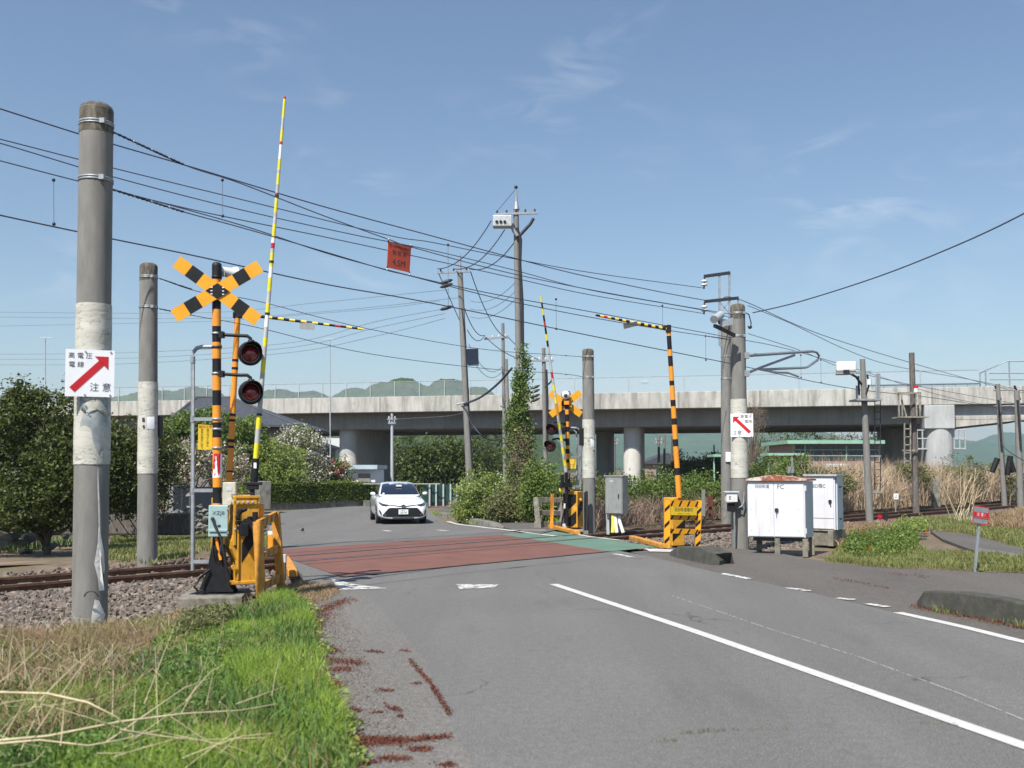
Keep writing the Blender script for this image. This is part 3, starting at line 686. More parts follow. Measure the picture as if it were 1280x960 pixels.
MBP = [bump_px(700, 532, 2300, 170, 420), bump_px(860, 520, 2500, 120, 420), bump_px(960, 530, 2300, 130, 400), bump_px(780, 528, 2400, 90, 400), bump_px(560, 530, 2400, 120, 400),
       bump_px(1195, 549, 2400, 60, 300), bump_px(1260, 541, 2600, 60, 300), bump_px(1320, 545, 2500, 80, 300), bump_px(1110, 545, 2500, 90, 300), bump_px(1225, 552, 2200, 40, 300)]
tag(ridge('mountains', MBP, -900, 1900, 1500, 3400, 280, 120, 'mountain_wood', 4.0, 5), kind='structure')

# ------------------------------------------------------------------ viaduct
VO = Vector((0, 77.2, 0)); VX = Vector((1, -0.237, 0)).normalized(); VW = Vector((0.237, 1, 0)).normalized()
def vp(a, w, z): return VO+VX*a+VW*w+Vector((0, 0, z))
VR = Matrix((VX, VW, Vector((0, 0, 1)))).transposed()
def va(px, w=0):                      # distance along the viaduct seen at px
    k = ray(px, 586); k = k.x/k.y; return (k*(VO.y+VW.y*w)-VO.x-VW.x*w)/(VX.x-k*VX.y)
via = thing('viaduct', vp(0, 4, 0), 'long pale concrete road viaduct crossing the whole view behind the railway', 'viaduct')
def vbox(b, a0, a1, w0, w1, z0, z1, m): b.box(vp((a0+a1)/2, (w0+w1)/2, (z0+z1)/2), (a1-a0, w1-w0, z1-z0), m, VR)
b = MB(); x = -150
vbox(b, -150, 130, 0, 0.22, 6.0, 7.2, 'parapet_concrete'); o = b.build('parapet', via, .03)
b = MB(); vbox(b, -150, 130, 18.6, 18.82, 6.0, 7.2, 'parapet_concrete'); b.build('parapet', via, .03)
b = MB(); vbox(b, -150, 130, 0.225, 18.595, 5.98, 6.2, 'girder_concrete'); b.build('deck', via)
aR = va(1193, .5); aL = va(1155, .5)
b = MB()
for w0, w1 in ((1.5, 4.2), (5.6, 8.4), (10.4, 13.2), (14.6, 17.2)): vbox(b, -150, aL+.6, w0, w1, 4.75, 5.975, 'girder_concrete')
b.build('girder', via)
b = MB()
vbox(b, aR, 130, .55, 9.2, 5.15, 5.97, 'pier_concrete'); vbox(b, aR, 130, .48, .62, 5.0, 5.2, 'parapet_concrete'); b.build('girder', via)
b = MB(); z0 = 4.45       # haunch towards the pier head
pr = [(aR, 4.45), (aR+5.2, 5.0), (aR+5.2, 5.14), (aR, 5.14)]
b.prism(pr, 8.4, 'parapet_concrete', vp(0, .5, 0), VX, Vector((0, 0, 1))); b.build('haunch', via)
b = MB(); vbox(b, aL, aR-.004, -.12, 9.0, 4.35, 5.97, 'pier_concrete'); b.build('pier_head', via, .05)
def pier(px0, px1, w0, w1, ztop, coat=None):
    a0, a1 = va(px0, w0), va(px1, w0); r_ = (a1-a0)/2; c = vp((a0+a1)/2, w0+r_, 0); n = 14; poly = []
    for i in range(n+1):
        t = math.pi+math.pi*i/n; poly.append((math.cos(t)*r_, math.sin(t)*r_*.8))
    poly += [(r_, w1-w0-r_), (-r_, w1-w0-r_)]
    def pr_(b, z0, z1, m, s):
        vs = [c+VX*p[0]*s+VW*(p[1]*s)+Vector((0, 0, z)) for z in (z0, z1) for p in poly]; k = len(poly)
        b.add(vs, [(i, (i+1) % k, k+(i+1) % k, k+i) for i in range(k)], m); b.add(vs, [tuple(range(k))[::-1], tuple(range(k, 2*k))], m)
    b = MB(); pr_(b, -.4, ztop, 'pier_concrete', 1); p_ = b.build('pier', via)
    if coat:
        b = MB(); k = 40; zt = coat   # rounded-top coating wrapped round the foot
        for i in range(k):
            t0, t1 = math.pi*(1+i/k), math.pi*(1+(i+1)/k)
            def q(t, z): return c+VX*math.cos(t)*(r_*1.03)+VW*math.sin(t)*(r_*.84)+Vector((0, 0, z))
            def h(t): e = abs(math.cos(t)); return zt-0.5*(e**3.5)-.02
            b.add([q(t0, 0), q(t1, 0), q(t1, h(t1)), q(t0, h(t0))], [(0, 1, 2, 3)], 'white_coat', True)
        b.build('coating', p_)
    return p_
pier(420, 442, 1.9, 11.0, 4.75, 2.75); pier(778.5, 800, 2.0, 5.4, 4.75, 3.25); pier(744, 762, 12, 15, 4.75)
pier(1160, 1195, -.25, 4.5, 4.35); pier(1112, 1150, 9, 17, 4.75); pier(105, 130, 1.9, 9.5, 4.75); pier(-300, -270, 1.9, 9.5, 4.75); pier(1580, 1615, .7, 4.5, 5.1)
# rounded white panel on the side of the left pier
b = MB(); a1 = va(442, 1.9+.7)
pl = [(0, 0), (1.7, 0)]+[(1.7-.45*(1-math.cos(t)), 1.9+.7*math.sin(t)) for t in np.linspace(0, math.pi/2, 6)]+[(.45*(1-math.cos(t)), 1.9+.7*math.sin(t)) for t in np.linspace(math.pi/2, 0, 6)]
b.prism(pl, .06, 'white_coat', vp(va(442, 4.4)+.07, 4.1, .45), VW, Vector((0, 0, 1))); b.build('side_coating', via)
b = MB(); a0 = va(790, 2)
b.prism([(-2.6, 5.98), (-2.2, 5.2), (-.7, 4.76), (.7, 4.76), (2.2, 5.2), (2.6, 5.98)], 1.3, 'parapet_concrete', vp(a0, 4.22, 0), VX, Vector((0, 0, 1))); b.build('crosshead', via)
# screen fence along the parapet
b = MB()
b.add([vp(va(-260), .12, 7.2), vp(va(1226), .12, 7.2), vp(va(1226), .12, 8.35), vp(va(-260), .12, 8.35)], [(0, 1, 2, 3)], 'screen_mesh')
sc_ = b.build('screen', via)
b = MB(); b.tube([vp(va(-260), .1, 8.36), vp(va(1226), .1, 8.36)], .02, 'galvanised', 5); b.build('top_rail', via)
a0 = va(-60); k = 0; post0 = None
while a0 < va(1226):
    if post0 is None:
        b = MB(); b.bar(vp(a0, .05, 7.2), vp(a0, .05, 8.38), .07, .05, 'pale_steel'); post0 = b.build('fence_post', via); p0 = a0
    else:
        c = post0.copy(); COL.objects.link(c); c.parent = via; c.location = post0.location+VX*(a0-p0)
    a0 += 2.02 if a0 < va(640) else 4.04
b = MB(); b.tube([vp(va(1090), .02, 7.42), vp(va(1228), .02, 7.42)], .06, 'pale_wire', 6)
for px in range(1092, 1228, 15): b.tube([vp(va(px), .02, 7.2), vp(va(px), .02, 7.4)], .03, 'galvanised', 5)
b.build('guard_rail', via)
b = MB()
q = lambda px, py: vp(va(px), .1, 1.6+(586-py)/1280*(VO.y+VX.y*va(px)))
for l in ([(1228, 484), (1228, 466), (1262, 451), (1300, 451)], [(1235, 484), (1235, 463)], [(1265, 482), (1265, 452)], [(1240, 466), (1300, 466)], [(1240, 474), (1300, 474)]):
    b.tube([q(*p) for p in l], .045, 'galvanised', 6)
b.build('stair_railing', via)
b = MB(); a0 = va(806)
b.box(vp(a0, .06, 8.02), (.55, .03, .18), 'pale_roof', VR); b.build('small_panel', via)
for px in (1152, 1198):      # inspection cages beside the pier head
    b = MB(); a0 = va(px, 1)
    for dx in (-.35, 0, .35): b.bar(vp(a0+dx, .4, 3.0), vp(a0+dx, .4, 4.3), .08, .08, 'pale_steel')
    for z in (3.0, 3.7, 4.28): b.bar(vp(a0-.39, .38, z), vp(a0+.39, .38, z), .07, .07, 'pale_steel')
    b.box(vp(a0, .8, 2.95), (.8, .9, .06), 'galvanised', VR); b.build('inspection_cage', via)

# ================================================================== POLES, MASTS AND MACHINES
def facing(v, d=0.0):                 # yaw so that local -y looks at the camera (plus d)
    return yaw(-math.atan2(v.x, v.y)+d)
def plane_of(v, d=0.0):
    Rm = facing(v, d); return Rm @ Vector((1, 0, 0)), Vector((0, 0, 1)), Rm

def arrow_sign(par, c, w, h, mirror, d=0.0):
    """white warning board with a red arrow; c is the centre of its front face"""
    ax, ay, Rm = plane_of(c, d); f = -1 if mirror else 1
    b = MB(); b.prism([(-w/2, -h/2), (w/2, -h/2), (w/2, h/2), (-w/2, h/2)], .012, 'sign_white', c, ax, ay)
    n_ = ax.cross(ay)
    for sx in (-.1, .42): 
        for sy in (-.46, .46): b.cyl(c+ax*w*sx+ay*h*sy, c+ax*w*sx+ay*h*sy+n_*.008, .009, 'galvanised', n=8)
    s_ = b.build('warning_board', par)
    b = MB(); o_ = c+n_*.003
    if mirror:   # arrow from lower right to upper left
        p0, p1 = (.36*w, -.32*h), (-.38*w, .36*h)
    else: p0, p1 = (-.36*w, -.36*h), (.36*w, .35*h)
    dx, dy = p1[0]-p0[0], p1[1]-p0[1]; l = math.hypot(dx, dy); dx, dy = dx/l, dy/l; nx, ny = -dy, dx; hw = .075*w
    S = lambda a, e: (p0[0]+dx*a+nx*e, p0[1]+dy*a+ny*e)
    al = l-.17*w
    # head: barbs lie along the board's edges (square-cornered head)
    cx, cy = p1; sx = 1 if dx > 0 else -1
    head = [(cx, cy), (cx, cy-.2*h), (cx-sx*.0, cy-.2*h), (cx-sx*.2*w, cy)]
    b.add([o_+ax*p[0]+ay*p[1] for p in (S(0, -hw), S(al, -hw), S(al, hw), S(0, hw))], [(0, 1, 2, 3)], 'sign_red')
    b.add([o_+ax*p[0]+ay*p[1] for p in ((cx+sx*.015*w, cy+.015*h), (cx+sx*.015*w, cy-.27*h), (cx-sx*.27*w, cy+.015*h))], [(0, 1, 2) if sx > 0 else (0, 2, 1)], 'sign_red')
    b.build('arrow', s_)
    b = MB()
    if mirror:
        text_into(b, '高電圧', .17*h, c+ax*.2*w+ay*.36*h, ax, ay, 'ink'); text_into(b, '電線', .16*h, c+ax*.29*w+ay*.15*h, ax, ay, 'ink')
        text_into(b, '注意', .22*h, c-ax*.22*w-ay*.34*h, ax, ay, 'ink')
    else:
        text_into(b, '高 電 圧', .135*h, c-ax*.2*w+ay*.36*h, ax, ay, 'ink'); text_into(b, '電 線', .135*h, c-ax*.28*w+ay*.17*h, ax, ay, 'ink')
        text_into(b, '注 意', .2*h, c+ax*.22*w-ay*.31*h, ax, ay, 'ink', .95)
    b.build('lettering', s_)

def band(b, c, r, m='galvanised'):
    b.lathe(c, [(r+.002, -.02), (r+.009, -.02), (r+.009, -.006), (r+.003, -.004), (r+.003, .004), (r+.009, .006), (r+.009, .02), (r+.002, .02)], m, 20)
def concrete_pole(base, top, Y, wpx0, wpx1, wrap, bands, label, group='stout concrete poles beside the crossing', capr=True):
    """base, top: pixel positions; wrap: (y0, y1) pixel rows of the cream wrap"""
    a, z = D(base[0], base[1], Y), D(top[0], top[1], Y)
    r0, r1 = wpx0/2/1280*Y, wpx1/2/1280*Y
    t_ = thing('concrete_pole', a, label, 'pole', group)
    f = lambda py: a.lerp(z, (base[1]-py)/(base[1]-top[1]))
    rr = lambda py: r0+(r1-r0)*(base[1]-py)/(base[1]-top[1])
    b = MB(); b.cyl(a-(z-a).normalized()*.4, z-Vector((0, 0, .06)), r0, 'pole_concrete', r1, 28, caps=False); b.build('shaft', t_)
    b = MB(); dz = r1*.45; b.lathe(z, [(r1*1.015, -.32), (r1*1.015, -dz), (r1*.93, -dz*.45), (r1*.7, -dz*.08), (0.001, 0)], 'pole_cap', 28); b.build('cap', t_)
    if wrap:
        b = MB(); y0, y1 = wrap; n = 7
        pr = [(rr(y)+.006+.003*(i % 2), f(y)) for i, y in enumerate(np.linspace(y1, y0, n))]
        for (ra, pa), (rb, pb) in zip(pr, pr[1:]): b.cyl(pa, pb, ra, 'pole_wrap', rb, 28, caps=False)
        b.build('wrap', t_)
    for y in bands:
        b = MB(); band(b, f(y), rr(y)); b.box(f(y)+Vector((rr(y)*.7, -rr(y)*.8, 0)), (.05, .05, .05), 'galvanised'); b.build('clamp', t_)
    return t_, f, rr
GR = 'stout concrete poles beside the crossing'
pA, fA, rA = concrete_pole((112, 784), (121, 130), 10.45, 42, 40.5, (385, 584), (157, 228), 'nearest and tallest concrete pole, with a white arrow board and peeling cream wrap')
c = fA(466)+Vector((0.035, -rA(466)-.02, 0)); arrow_sign(pA, D(112.5, 466.5, c.y), 57/1280*c.y, 59/1280*c.y, False)
b = MB()          # peeled patch and white run of lime on the shaft
def on_pole(b, f, rr, pts, m, off=.012):
    """pts: pixel outline on the pole front; wrap it on the cylinder"""
    n = len(pts); cen = (sum(p[0] for p in pts)/n, sum(p[1] for p in pts)/n)
    def pr(px, py):
        c_ = f(py); d = ray(px, py); k = d.x/d.y; Y = c_.y-rr(py); x = k*Y-c_.x
        r_ = rr(py)+off; x = max(-.97*r_, min(.97*r_, x)); return Vector((c_.x+x, c_.y-math.sqrt(r_*r_-x*x), c_.z))
    rings = []
    for s in (1.0, .75, .5, .25):
        rings.append([pr(cen[0]+(p[0]-cen[0])*s, cen[1]+(p[1]-cen[1])*s) for p in pts])
    vs = sum(rings, [])+[pr(*cen)]; fs = []
    for q in range(3):
        for i in range(n): j = (i+1) % n; fs.append((q*n+i, q*n+j, (q+1)*n+j, (q+1)*n+i))
    for i in range(n): fs.append((3*n+i, 3*n+(i+1) % n, 4*n))
    b.add(vs, fs, m, True)
on_pole(b, fA, rA, [(100, 499), (128, 499), (133, 508), (134, 535), (127, 540), (124, 560), (121, 572), (116, 556), (114, 540), (100, 537), (104, 522), (108, 512), (99, 515)], 'peeled', .012); b.build('peeled_patch', pA)
b = MB(); on_pole(b, fA, rA, [(120, 505), (124, 505), (131, 520), (128, 524), (121, 517), (112, 521), (108, 520)], 'pole_wrap', .018); b.build('torn_flap', pA)
b = MB()
on_pole(b, fA, rA, [(120.5, 585), (122, 640), (122.4, 668), (125, 690), (125.5, 712), (124, 724), (125, 738), (121, 738), (120, 722), (116.5, 704), (118, 696), (120, 680), (121, 660), (120, 600)], 'efflorescence', .008)
on_pole(b, fA, rA, [(117, 748), (121, 750), (127, 768), (124, 780), (112, 780), (115, 760)], 'efflorescence', .008)
b.build('lime_run', pA)
b = MB(); b.tube([D(107+9*math.cos(t)+7, 748-9*math.sin(t), 10.2) for t in np.linspace(0.2, 2.9, 10)], .007, 'dark_metal', 6); b.build('wire_loop', pA)

pB, fB, rB = concrete_pole((184, 702), (186, 329), 17.9, 25, 21.5, (479, 593), (347, 385), 'concrete pole beyond the rails at the left, black box on its side')
b = MB(); b.box(D(198.5, 533, 18.0), (.09, .2, .37), 'black_paint'); b.build('side_box', pB, .01)
b = MB(); on_pole(b, fB, rB, [(184, 523), (191.5, 522.5), (191.5, 538), (184, 538)], 'sign_white', .02); b.build('sticker', pB)
b = MB(); on_pole(b, fB, rB, [(178, 524), (181, 524), (181, 529), (178, 529)], 'ink', .018); on_pole(b, fB, rB, [(179, 533), (181, 533), (181, 537), (179, 537)], 'ink', .018); b.build('label_marks', pB)

pC, fC, rC = concrete_pole((737, 664.5), (735, 436), 26.6, 16.5, 14.2, (525, 598), (446, 472, 562, 548), 'slim looking concrete pole between the far crossing signal and the grey equipment box')
b = MB(); b.box(D(727, 546, 26.6), (.12, .2, .45), 'black_paint'); b.build('side_box', pC, .01)
b = MB(); text_into(b, '2', .09, D(735.4, 551, 26.37), (1, 0, 0), (0, 0, 1), 'ink'); text_into(b, '7', .09, D(735.4, 556.5, 26.37), (1, 0, 0), (0, 0, 1), 'ink'); on_pole(b, fC, rC, [(738, 549), (743, 549), (743, 559), (738, 559)], 'sign_white', .014); b.build('number_plate', pC)
b = MB(); b.tube([D(731.5, 663, 26.2), D(731, 616, 26.2), D(733.5, 614, 26.2), D(734.4, 663, 26.2)], .03, 'black_paint', 6); b.build('guard_pipe', pC)

pD, fD, rD = concrete_pole((925.5, 685), (922, 380), 20.9, 22, 18, (500, 598), (392, 421), 'concrete pole with a white arrow board, beside the rusty-roofed white cabinet')
c = fD(531); yy = c.y-rD(531)-.025; arrow_sign(pD, D(927.3, 531.5, yy), 27.5/1280*yy, 29/1280*yy, True)
b = MB(); Y = 20.6
b.box(D(914, 621.5, Y), (.22, .17, .19), 'white_plastic'); b.box(D(914, 615, Y), (.28, .22, .03), 'pale_grey_side_shade'); b.build('meter_box', pD, .008)
b = MB(); b.box(D(913.6, 634, Y+.03), (.14, .12, .17), 'black_paint'); b.build('meter_socket', pD, .01)
b = MB(); text_into(b, 'E', .1, D(912.5, 622.5, Y-.0865), (1, 0, 0), (0, 0, 1), 'ink'); b.build('lettering', pD)
b = MB(); b.tube([D(918, 640, Y), D(918.6, 684, 20.7)], .02, 'galvanised', 6); b.tube([D(921, 636, 20.65), D(927, 633, 20.6), D(930, 628, 20.65), D(930.5, 600, 20.85), D(932.5, 500, 20.95)], .014, 'galvanised', 6); b.build('conduit', pD)
b = MB()
b.bar(D(911, 402, 20.5), D(893, 399, 20.2), .08, .05, 'galvanised'); b.bar(D(918, 419, 20.6), D(893, 407, 20.2), .06, .06, 'dark_metal'); b.prism([(0, 0), (.28, .05), (.28, .2), (.02, .1)], .02, 'galvanised', D(899, 409, 20.3)); b.build('lamp_bracket', pD)
b = MB(); a_, z_ = D(893, 399, 20.15), D(901, 393.5, 20.4); b.cyl(a_, z_, .075, 'pale_steel', .08, 16); b.cyl(a_-(z_-a_).normalized()*.03, a_-(z_-a_).normalized()*.001, .08, 'galvanised', .08, 16); b.tube([D(898, 397, 20.3), D(899, 405, 20.3)], .02, 'dark_metal'); b.build('floodlight', pD)
for p, q in (((938, 396), (937, 409)),): 
    b = MB(); b.tube([D(932, 391, 20.8), D(936, 393, 20.8), D(939, 404, 20.8), D(938, 409, 20.8)], .012, 'dark_metal'); b.lathe(D(937.5, 409.5, 20.8), [(0, .03), (.05, .03), (.03, -.02), (0, -.03)], 'dark_metal', 10); b.build('hanging_insulator', pD)
b = MB()          # the track's overhead line arm
def ct(px, py): return D(px, py, 20.9+(px-935)/88*3.4)
b.tube([ct(933, 444.5), ct(1000, 440), ct(1015, 439)], .035, 'galvanised', 8)
b.tube([ct(1015, 439), ct(1021, 440.5), ct(1024, 445), ct(1022, 450), ct(1010, 458.5), ct(1006, 459.5), ct(953, 462)], .028, 'galvanised', 8)
b.tube([ct(933, 467), ct(952, 459), ct(993, 444)], .028, 'galvanised', 8)
b.tube([ct(950, 462), ct(970, 465.5), ct(985, 466), ct(998, 471)], .022, 'pale_steel', 8)
for p in ((933, 444.5), (933, 467)): b.box(ct(*p), (.1, .12, .12), 'galvanised')
b.build('overhead_line_arm', pD)

# pole E with its two insulator brackets, beyond the track
Y = 32
pE, fE, rE = concrete_pole((908, 650), (907.5, 402), Y, 13.5, 12.5, None, (446, 474), 'paler concrete pole right behind the arrow-board pole, with two bracket arms on top')
b = MB(); b.box(D(911, 571, Y-.2), (.2, .03, .3), 'sign_white'); b.build('sticker', pE)
b = MB()
for x in (899.5, 912): b.bar(D(x, 432, Y), D(x, 343, Y), .06, .06, 'galvanised')
b.bar(D(880, 345.5, Y), D(912.5, 341, Y), .1, .09, 'dark_metal'); b.bar(D(880.5, 377, Y), D(923, 372.5, Y), .1, .09, 'dark_metal')
b.bar(D(900, 432, Y), D(912, 432, Y), .07, .07, 'galvanised'); b.bar(D(900, 378, Y), D(912, 392, Y), .03, .03, 'galvanised'); b.bar(D(912, 376, Y), D(900, 392, Y), .03, .03, 'galvanised'); b.bar(D(923, 373, Y), D(923, 382, Y), .05, .05, 'galvanised')
b.build('bracket_frame', pE)
for y0 in (346, 378):
    b = MB(); b.cyl(D(880.5, y0, Y), D(880, y0+15, Y), .025, 'dark_metal', n=8)
    for dy in (5, 9.5): b.lathe(D(880.3, y0+dy, Y), [(.02, .04), (.11, .0), (.1, -.04), (.03, -.05)], 'insulator', 12)
    b.build('insulator', pE)

# speaker/camera pole F
Y = 30
pF = thing('camera_pole', D(1087, 653, Y), 'slim pole carrying a white box camera and small platform, behind the white cabinets', 'pole')
b = MB(); b.cyl(D(1087.5, 656, Y), D(1078, 449, Y), 4.8/1280*Y, 'pole_concrete', 3.3/1280*Y, 16); b.build('shaft', pF)
b = MB(); Rm = yaw(R(-16)); b.box(D(1057.5, 459, Y-.5), (.56, .45, .3), 'white_plastic', Rm); o = b.build('camera_housing', pF, .06)
b = MB(); b.box(D(1056, 467, Y-.52), (.5, .42, .05), 'grey_box', Rm); b.box(D(1058, 464.5, Y-.78), (.17, .03, .1), 'dark_panel', Rm); b.build('camera_window', o)
b = MB(); b.tube([D(1063, 467, Y-.4), D(1070, 471, Y-.2), D(1078, 482, Y)], .035, 'dark_metal', 6); b.bar(D(1070, 466, Y), D(1089, 465, Y), .07, .07, 'galvanised'); b.tube([D(1084, 468, Y-.1), D(1086, 482, Y-.1), D(1083, 492, Y-.1)], .03, 'dark_metal', 6); b.tube([D(1073, 470, Y-.1), D(1074, 494, Y-.1)], .03, 'dark_metal', 6); b.build('camera_bracket', pF)
b = MB(); b.cyl(D(1086.5, 474, Y-.2), D(1086.5, 481, Y-.2), .07, 'white_plastic', n=10); b.build('small_canister', pF)
b = MB(); b.box(D(1082, 500.5, Y), (.75, .7, .05), 'galvanised')
for x, y in ((1071, 482), (1096, 467), (1099, 467)): b.tube([D(x, 500, Y-.3), D(x, y, Y-.3)], .03, 'galvanised', 6)
b.build('platform', pF)
b = MB()
for x in (1093.5, 1100.5): b.tube([D(x, 500, Y+.1), D(x, 612, Y+.1)], .014, 'dark_metal', 5)
for y in range(506, 612, 9): b.tube([D(1093.5, y, Y+.1), D(1100.5, y, Y+.1)], .01, 'dark_metal', 5)
for y in (570, 615): b.bar(D(1080, y, Y), D(1101, y, Y), .05, .04, 'galvanised')
b.build('ladder', pF)

Y = 38
pG = thing('work_platform_pole', D(1145, 640, Y), 'dark steel pole with a railed work cage and ladder before the viaduct pier', 'pole')
b = MB(); b.cyl(D(1145.5, 645, Y), D(1139.5, 441, Y), 0.125, 'old_steel', .1, 12, caps=True); b.build('shaft', pG)
b = MB(); b.box(D(1138, 522, Y), (1.05, .9, .05), 'weathered_wood')
for x in (1124, 1128, 1146, 1150): b.bar(D(x, 522, Y-.4), D(x-1, 492, Y-.4), .05, .05, 'weathered_wood')
b.bar(D(1122, 491.5, Y-.4), D(1151, 491, Y-.4), .05, .05, 'weathered_wood'); b.bar(D(1123, 491, Y+.4), D(1151, 491, Y+.4), .05, .05, 'weathered_wood'); b.bar(D(1127, 500, Y-.4), D(1133, 521, Y-.4), .05, .05, 'weathered_wood')
for x in (1123.5, 1150.5): b.bar(D(x, 523, Y+.4), D(x, 490, Y+.4), .05, .05, 'weathered_wood')
b.build('work_cage', pG)
b = MB()
for x in (1130.5, 1138): b.bar(D(x, 523, Y-.3), D(x, 580, Y-.3), .05, .04, 'weathered_wood')
for y in range(526, 580, 10): b.bar(D(1130.5, y, Y-.3), D(1138, y, Y-.3), .05, .04, 'weathered_wood')
b.bar(D(1128, 563, Y-.2), D(1147, 563, Y-.2), .05, .05, 'weathered_wood'); b.build('ladder', pG)
b = MB(); b.cyl(D(1145, 492, Y-.2), D(1145, 485.5, Y-.2), .08, 'white_plastic', n=10); b.cyl(D(1145, 485.4, Y-.2), D(1145, 482, Y-.2), .08, 'sign_red', n=10); b.build('beacon', pG)

for base, top, Y, w, lab in (((1256, 628), (1247, 480), 46, 7, 'knobbly grey utility pole with cable arms, left one of the pair in the reeds'), ((1276, 632), (1271, 488), 45, 8.5, 'thicker grey utility pole with cable arms at the right edge among the reeds')):
    t_ = thing('utility_pole', D(*base, Y), lab, 'pole', 'pair of utility poles among the reeds')
    b = MB(); b.cyl(D(base[0], base[1]+6, Y), D(*top, Y), w/2/1280*Y, 'pole_concrete', w/2.6/1280*Y, 12); b.build('shaft', t_)
    b = MB()
    x0 = top[0]
    for y in (488, 508): b.tube([D(x0-5, y, Y), D(x0+22, y-1, Y)], .035, 'galvanised', 6)
    b.tube([D(x0-3, 482, Y), D(x0+4, 500, Y)], .05, 'dark_metal', 6); b.tube([D(x0+1, 500, Y-.2), D(x0+5, 560, Y-.2)], .05, 'dark_metal', 6); b.build('cable_arm', t_)
for a, z in (((1240, 590), (1247, 573)), ((1259, 594), (1263, 570)), ((1267, 590), (1262, 574))):
    t_ = MB(); t_.cyl(D(*a, 44.5), D(*z, 44.5), .12, 'black_paint', n=10); o = t_.build('guy_wire_guard', None); tag(o, {1240: 'leaning black sleeve on a stay wire, leftmost in the reeds at the right', 1259: 'leaning black sleeve between the two far-right utility poles', 1267: 'black sleeve leaning against the thicker far-right utility pole'}[a[0]], 'sleeve', 'black guy wire sleeves')

# ---------------- near crossing signal mast
Y = 13.2
q = lambda px, py, dy=0.0: D(px, py, Y+dy)
mast = thing('crossing_signal', q(271, 742), 'large black and orange crossing signal mast at the left with striped crossbuck and lamps', 'crossing signal', 'crossing signals')
def seg(b, x0, y0, x1, y1, r, m): b.cyl(q(x0, y0), q(x1, y1), r, m, n=18, caps=False)
def mastx(py): return 270.5+(py-330)/290*1.0
b = MB(); r_ = .056
st = [(348, 'orange_paint'), (376, 'black_paint'), (387, 'orange_paint'), (408, 'black_paint'), (428, 'orange_paint'), (448.5, 'black_paint'), (468, 'orange_paint'), (488, 'black_paint'), (507, 'orange_paint'), (528, 'black_paint'), (547, 'orange_paint'), (609, 'black_paint'), (629, 'orange_paint'), (640, 'black_paint'), (690, None)]
for (y0, m0), (y1, _) in zip(st, st[1:]): seg(b, mastx(y0), y0, mastx(y1), y1, r_, m0)
b.build('pole', mast)
b = MB(); seg(b, 271, 349, 271, 333, .062, 'black_paint'); b.lathe(q(271, 333), [(.062, 0), (.06, .03), (.04, .05), (.001, .055)], 'black_paint', 18); b.lathe(q(271, 348), [(.056, 0), (.066, 0), (.066, .03), (.056, .03)], 'black_paint', 18); b.build('cap', mast)
def crossarm(par, cc, ax, ay, L_, W_, ang, back=False):
    b = MB(); n_ = ax.cross(ay); d = ax*math.cos(ang)+ay*math.sin(ang); e = n_.cross(d)
    if back:
        b.prism([(-L_/2, -W_/2), (L_/2, -W_/2), (L_/2, W_/2), (-L_/2, W_/2)], .006, 'signal_orange', cc, d, e); return b.build('crossbuck_arm', par)
    cuts = [-.5, -.352, -.212, 0.212, .352, .5]; ms = ['signal_orange', 'black_paint', 'signal_orange', 'black_paint', 'signal_orange']
    for i in range(5): b.prism([(cuts[i]*L_, -W_/2), (cuts[i+1]*L_, -W_/2), (cuts[i+1]*L_, W_/2), (cuts[i]*L_, W_/2)], .006, ms[i], cc, d, e)
    return b.build('crossbuck_arm', par)
cc = q(271.8, 363.8, -.085); ax, ay, Rm = plane_of(cc, R(-6)); n_ = ax.cross(ay)
crossarm(mast, cc, ax, ay, 1.26, .172, R(-35.5)); crossarm(mast, cc+n_*.009, ax, ay, 1.26, .172, R(32.8))
b = MB(); w = .175*.72
b.prism([(-.147, 0), (0, -.102), (.147, 0), (0, .102)], .004, 'black_paint', cc+n_*.016, ax, ay)
for sx in (-.072, .072):
    for sy in (.045, .0, -.042): b.prism([(sx-.012, sy-.006), (sx+.012, sy-.006), (sx+.012, sy+.006), (sx-.012, sy+.006)], .001, 'sign_white', cc+n_*.018, ax, ay)
b.build('crossbuck_centre', mast)
def lamp(par, qf, c0, arm, sz=1.0, d=0.0, lens='red_lens', name='signal_lamp', flip=1):
    """flashing lamp: black backing ring, pale inner rim, long hood, dark red lens"""
    f0 = facing(c0, d); n_ = f0 @ Vector((0, -1, 0)); x_ = f0 @ Vector((1, 0, 0)); up = Vector((0, 0, 1))
    b = MB(); b.lathe(c0, [(.0, -.10), (.07, -.09), (.10, -.02), (.152, 0), (.158, .012), (.15, .02), (.112, .014)], 'black_paint', 28, n_); g = b.build(name, par)
    b = MB(); b.lathe(c0+n_*.022, [(.109, .0), (.111, .004), (.118, .004), (.120, 0)], 'grey_box', 28, n_); b.build('rim', g)
    b = MB(); b.lathe(c0, [(.104, .02), (.098, .05), (.075, .078), (.04, .094), (.001, .1)], lens, 24, n_); b.build('lens', g)
    b = MB(); k = 18      # hood: an arch over the lens running forward
    for i in range(k):
        t0, t1 = math.pi*(-.06+1.12*i/k), math.pi*(-.06+1.12*(i+1)/k)
        def hp(t, f): 
            ln = f*(.12+.13*max(0, math.sin(t))); return c0+x_*math.cos(t)*.135+up*math.sin(t)*.135+n_*ln
        b.add([hp(t0, 0), hp(t1, 0), hp(t1, 1), hp(t0, 1)], [(0, 1, 2, 3)], 'black_paint', True)
    o_ = b.build('hood', g); sm = o_.modifiers.new('thick', 'SOLIDIFY'); sm.thickness = .006
    b = MB(); b.tube(arm, .022*sz, 'black_paint', 8); b.box(arm[0], (.06, .1, .08), 'black_paint'); b.lathe(arm[-1], [(.0, .035), (.04, .03), (.045, -.01), (.03, -.05), (.001, -.05)], 'black_paint', 10); b.build('bracket', g)
    return g
dY = -.1
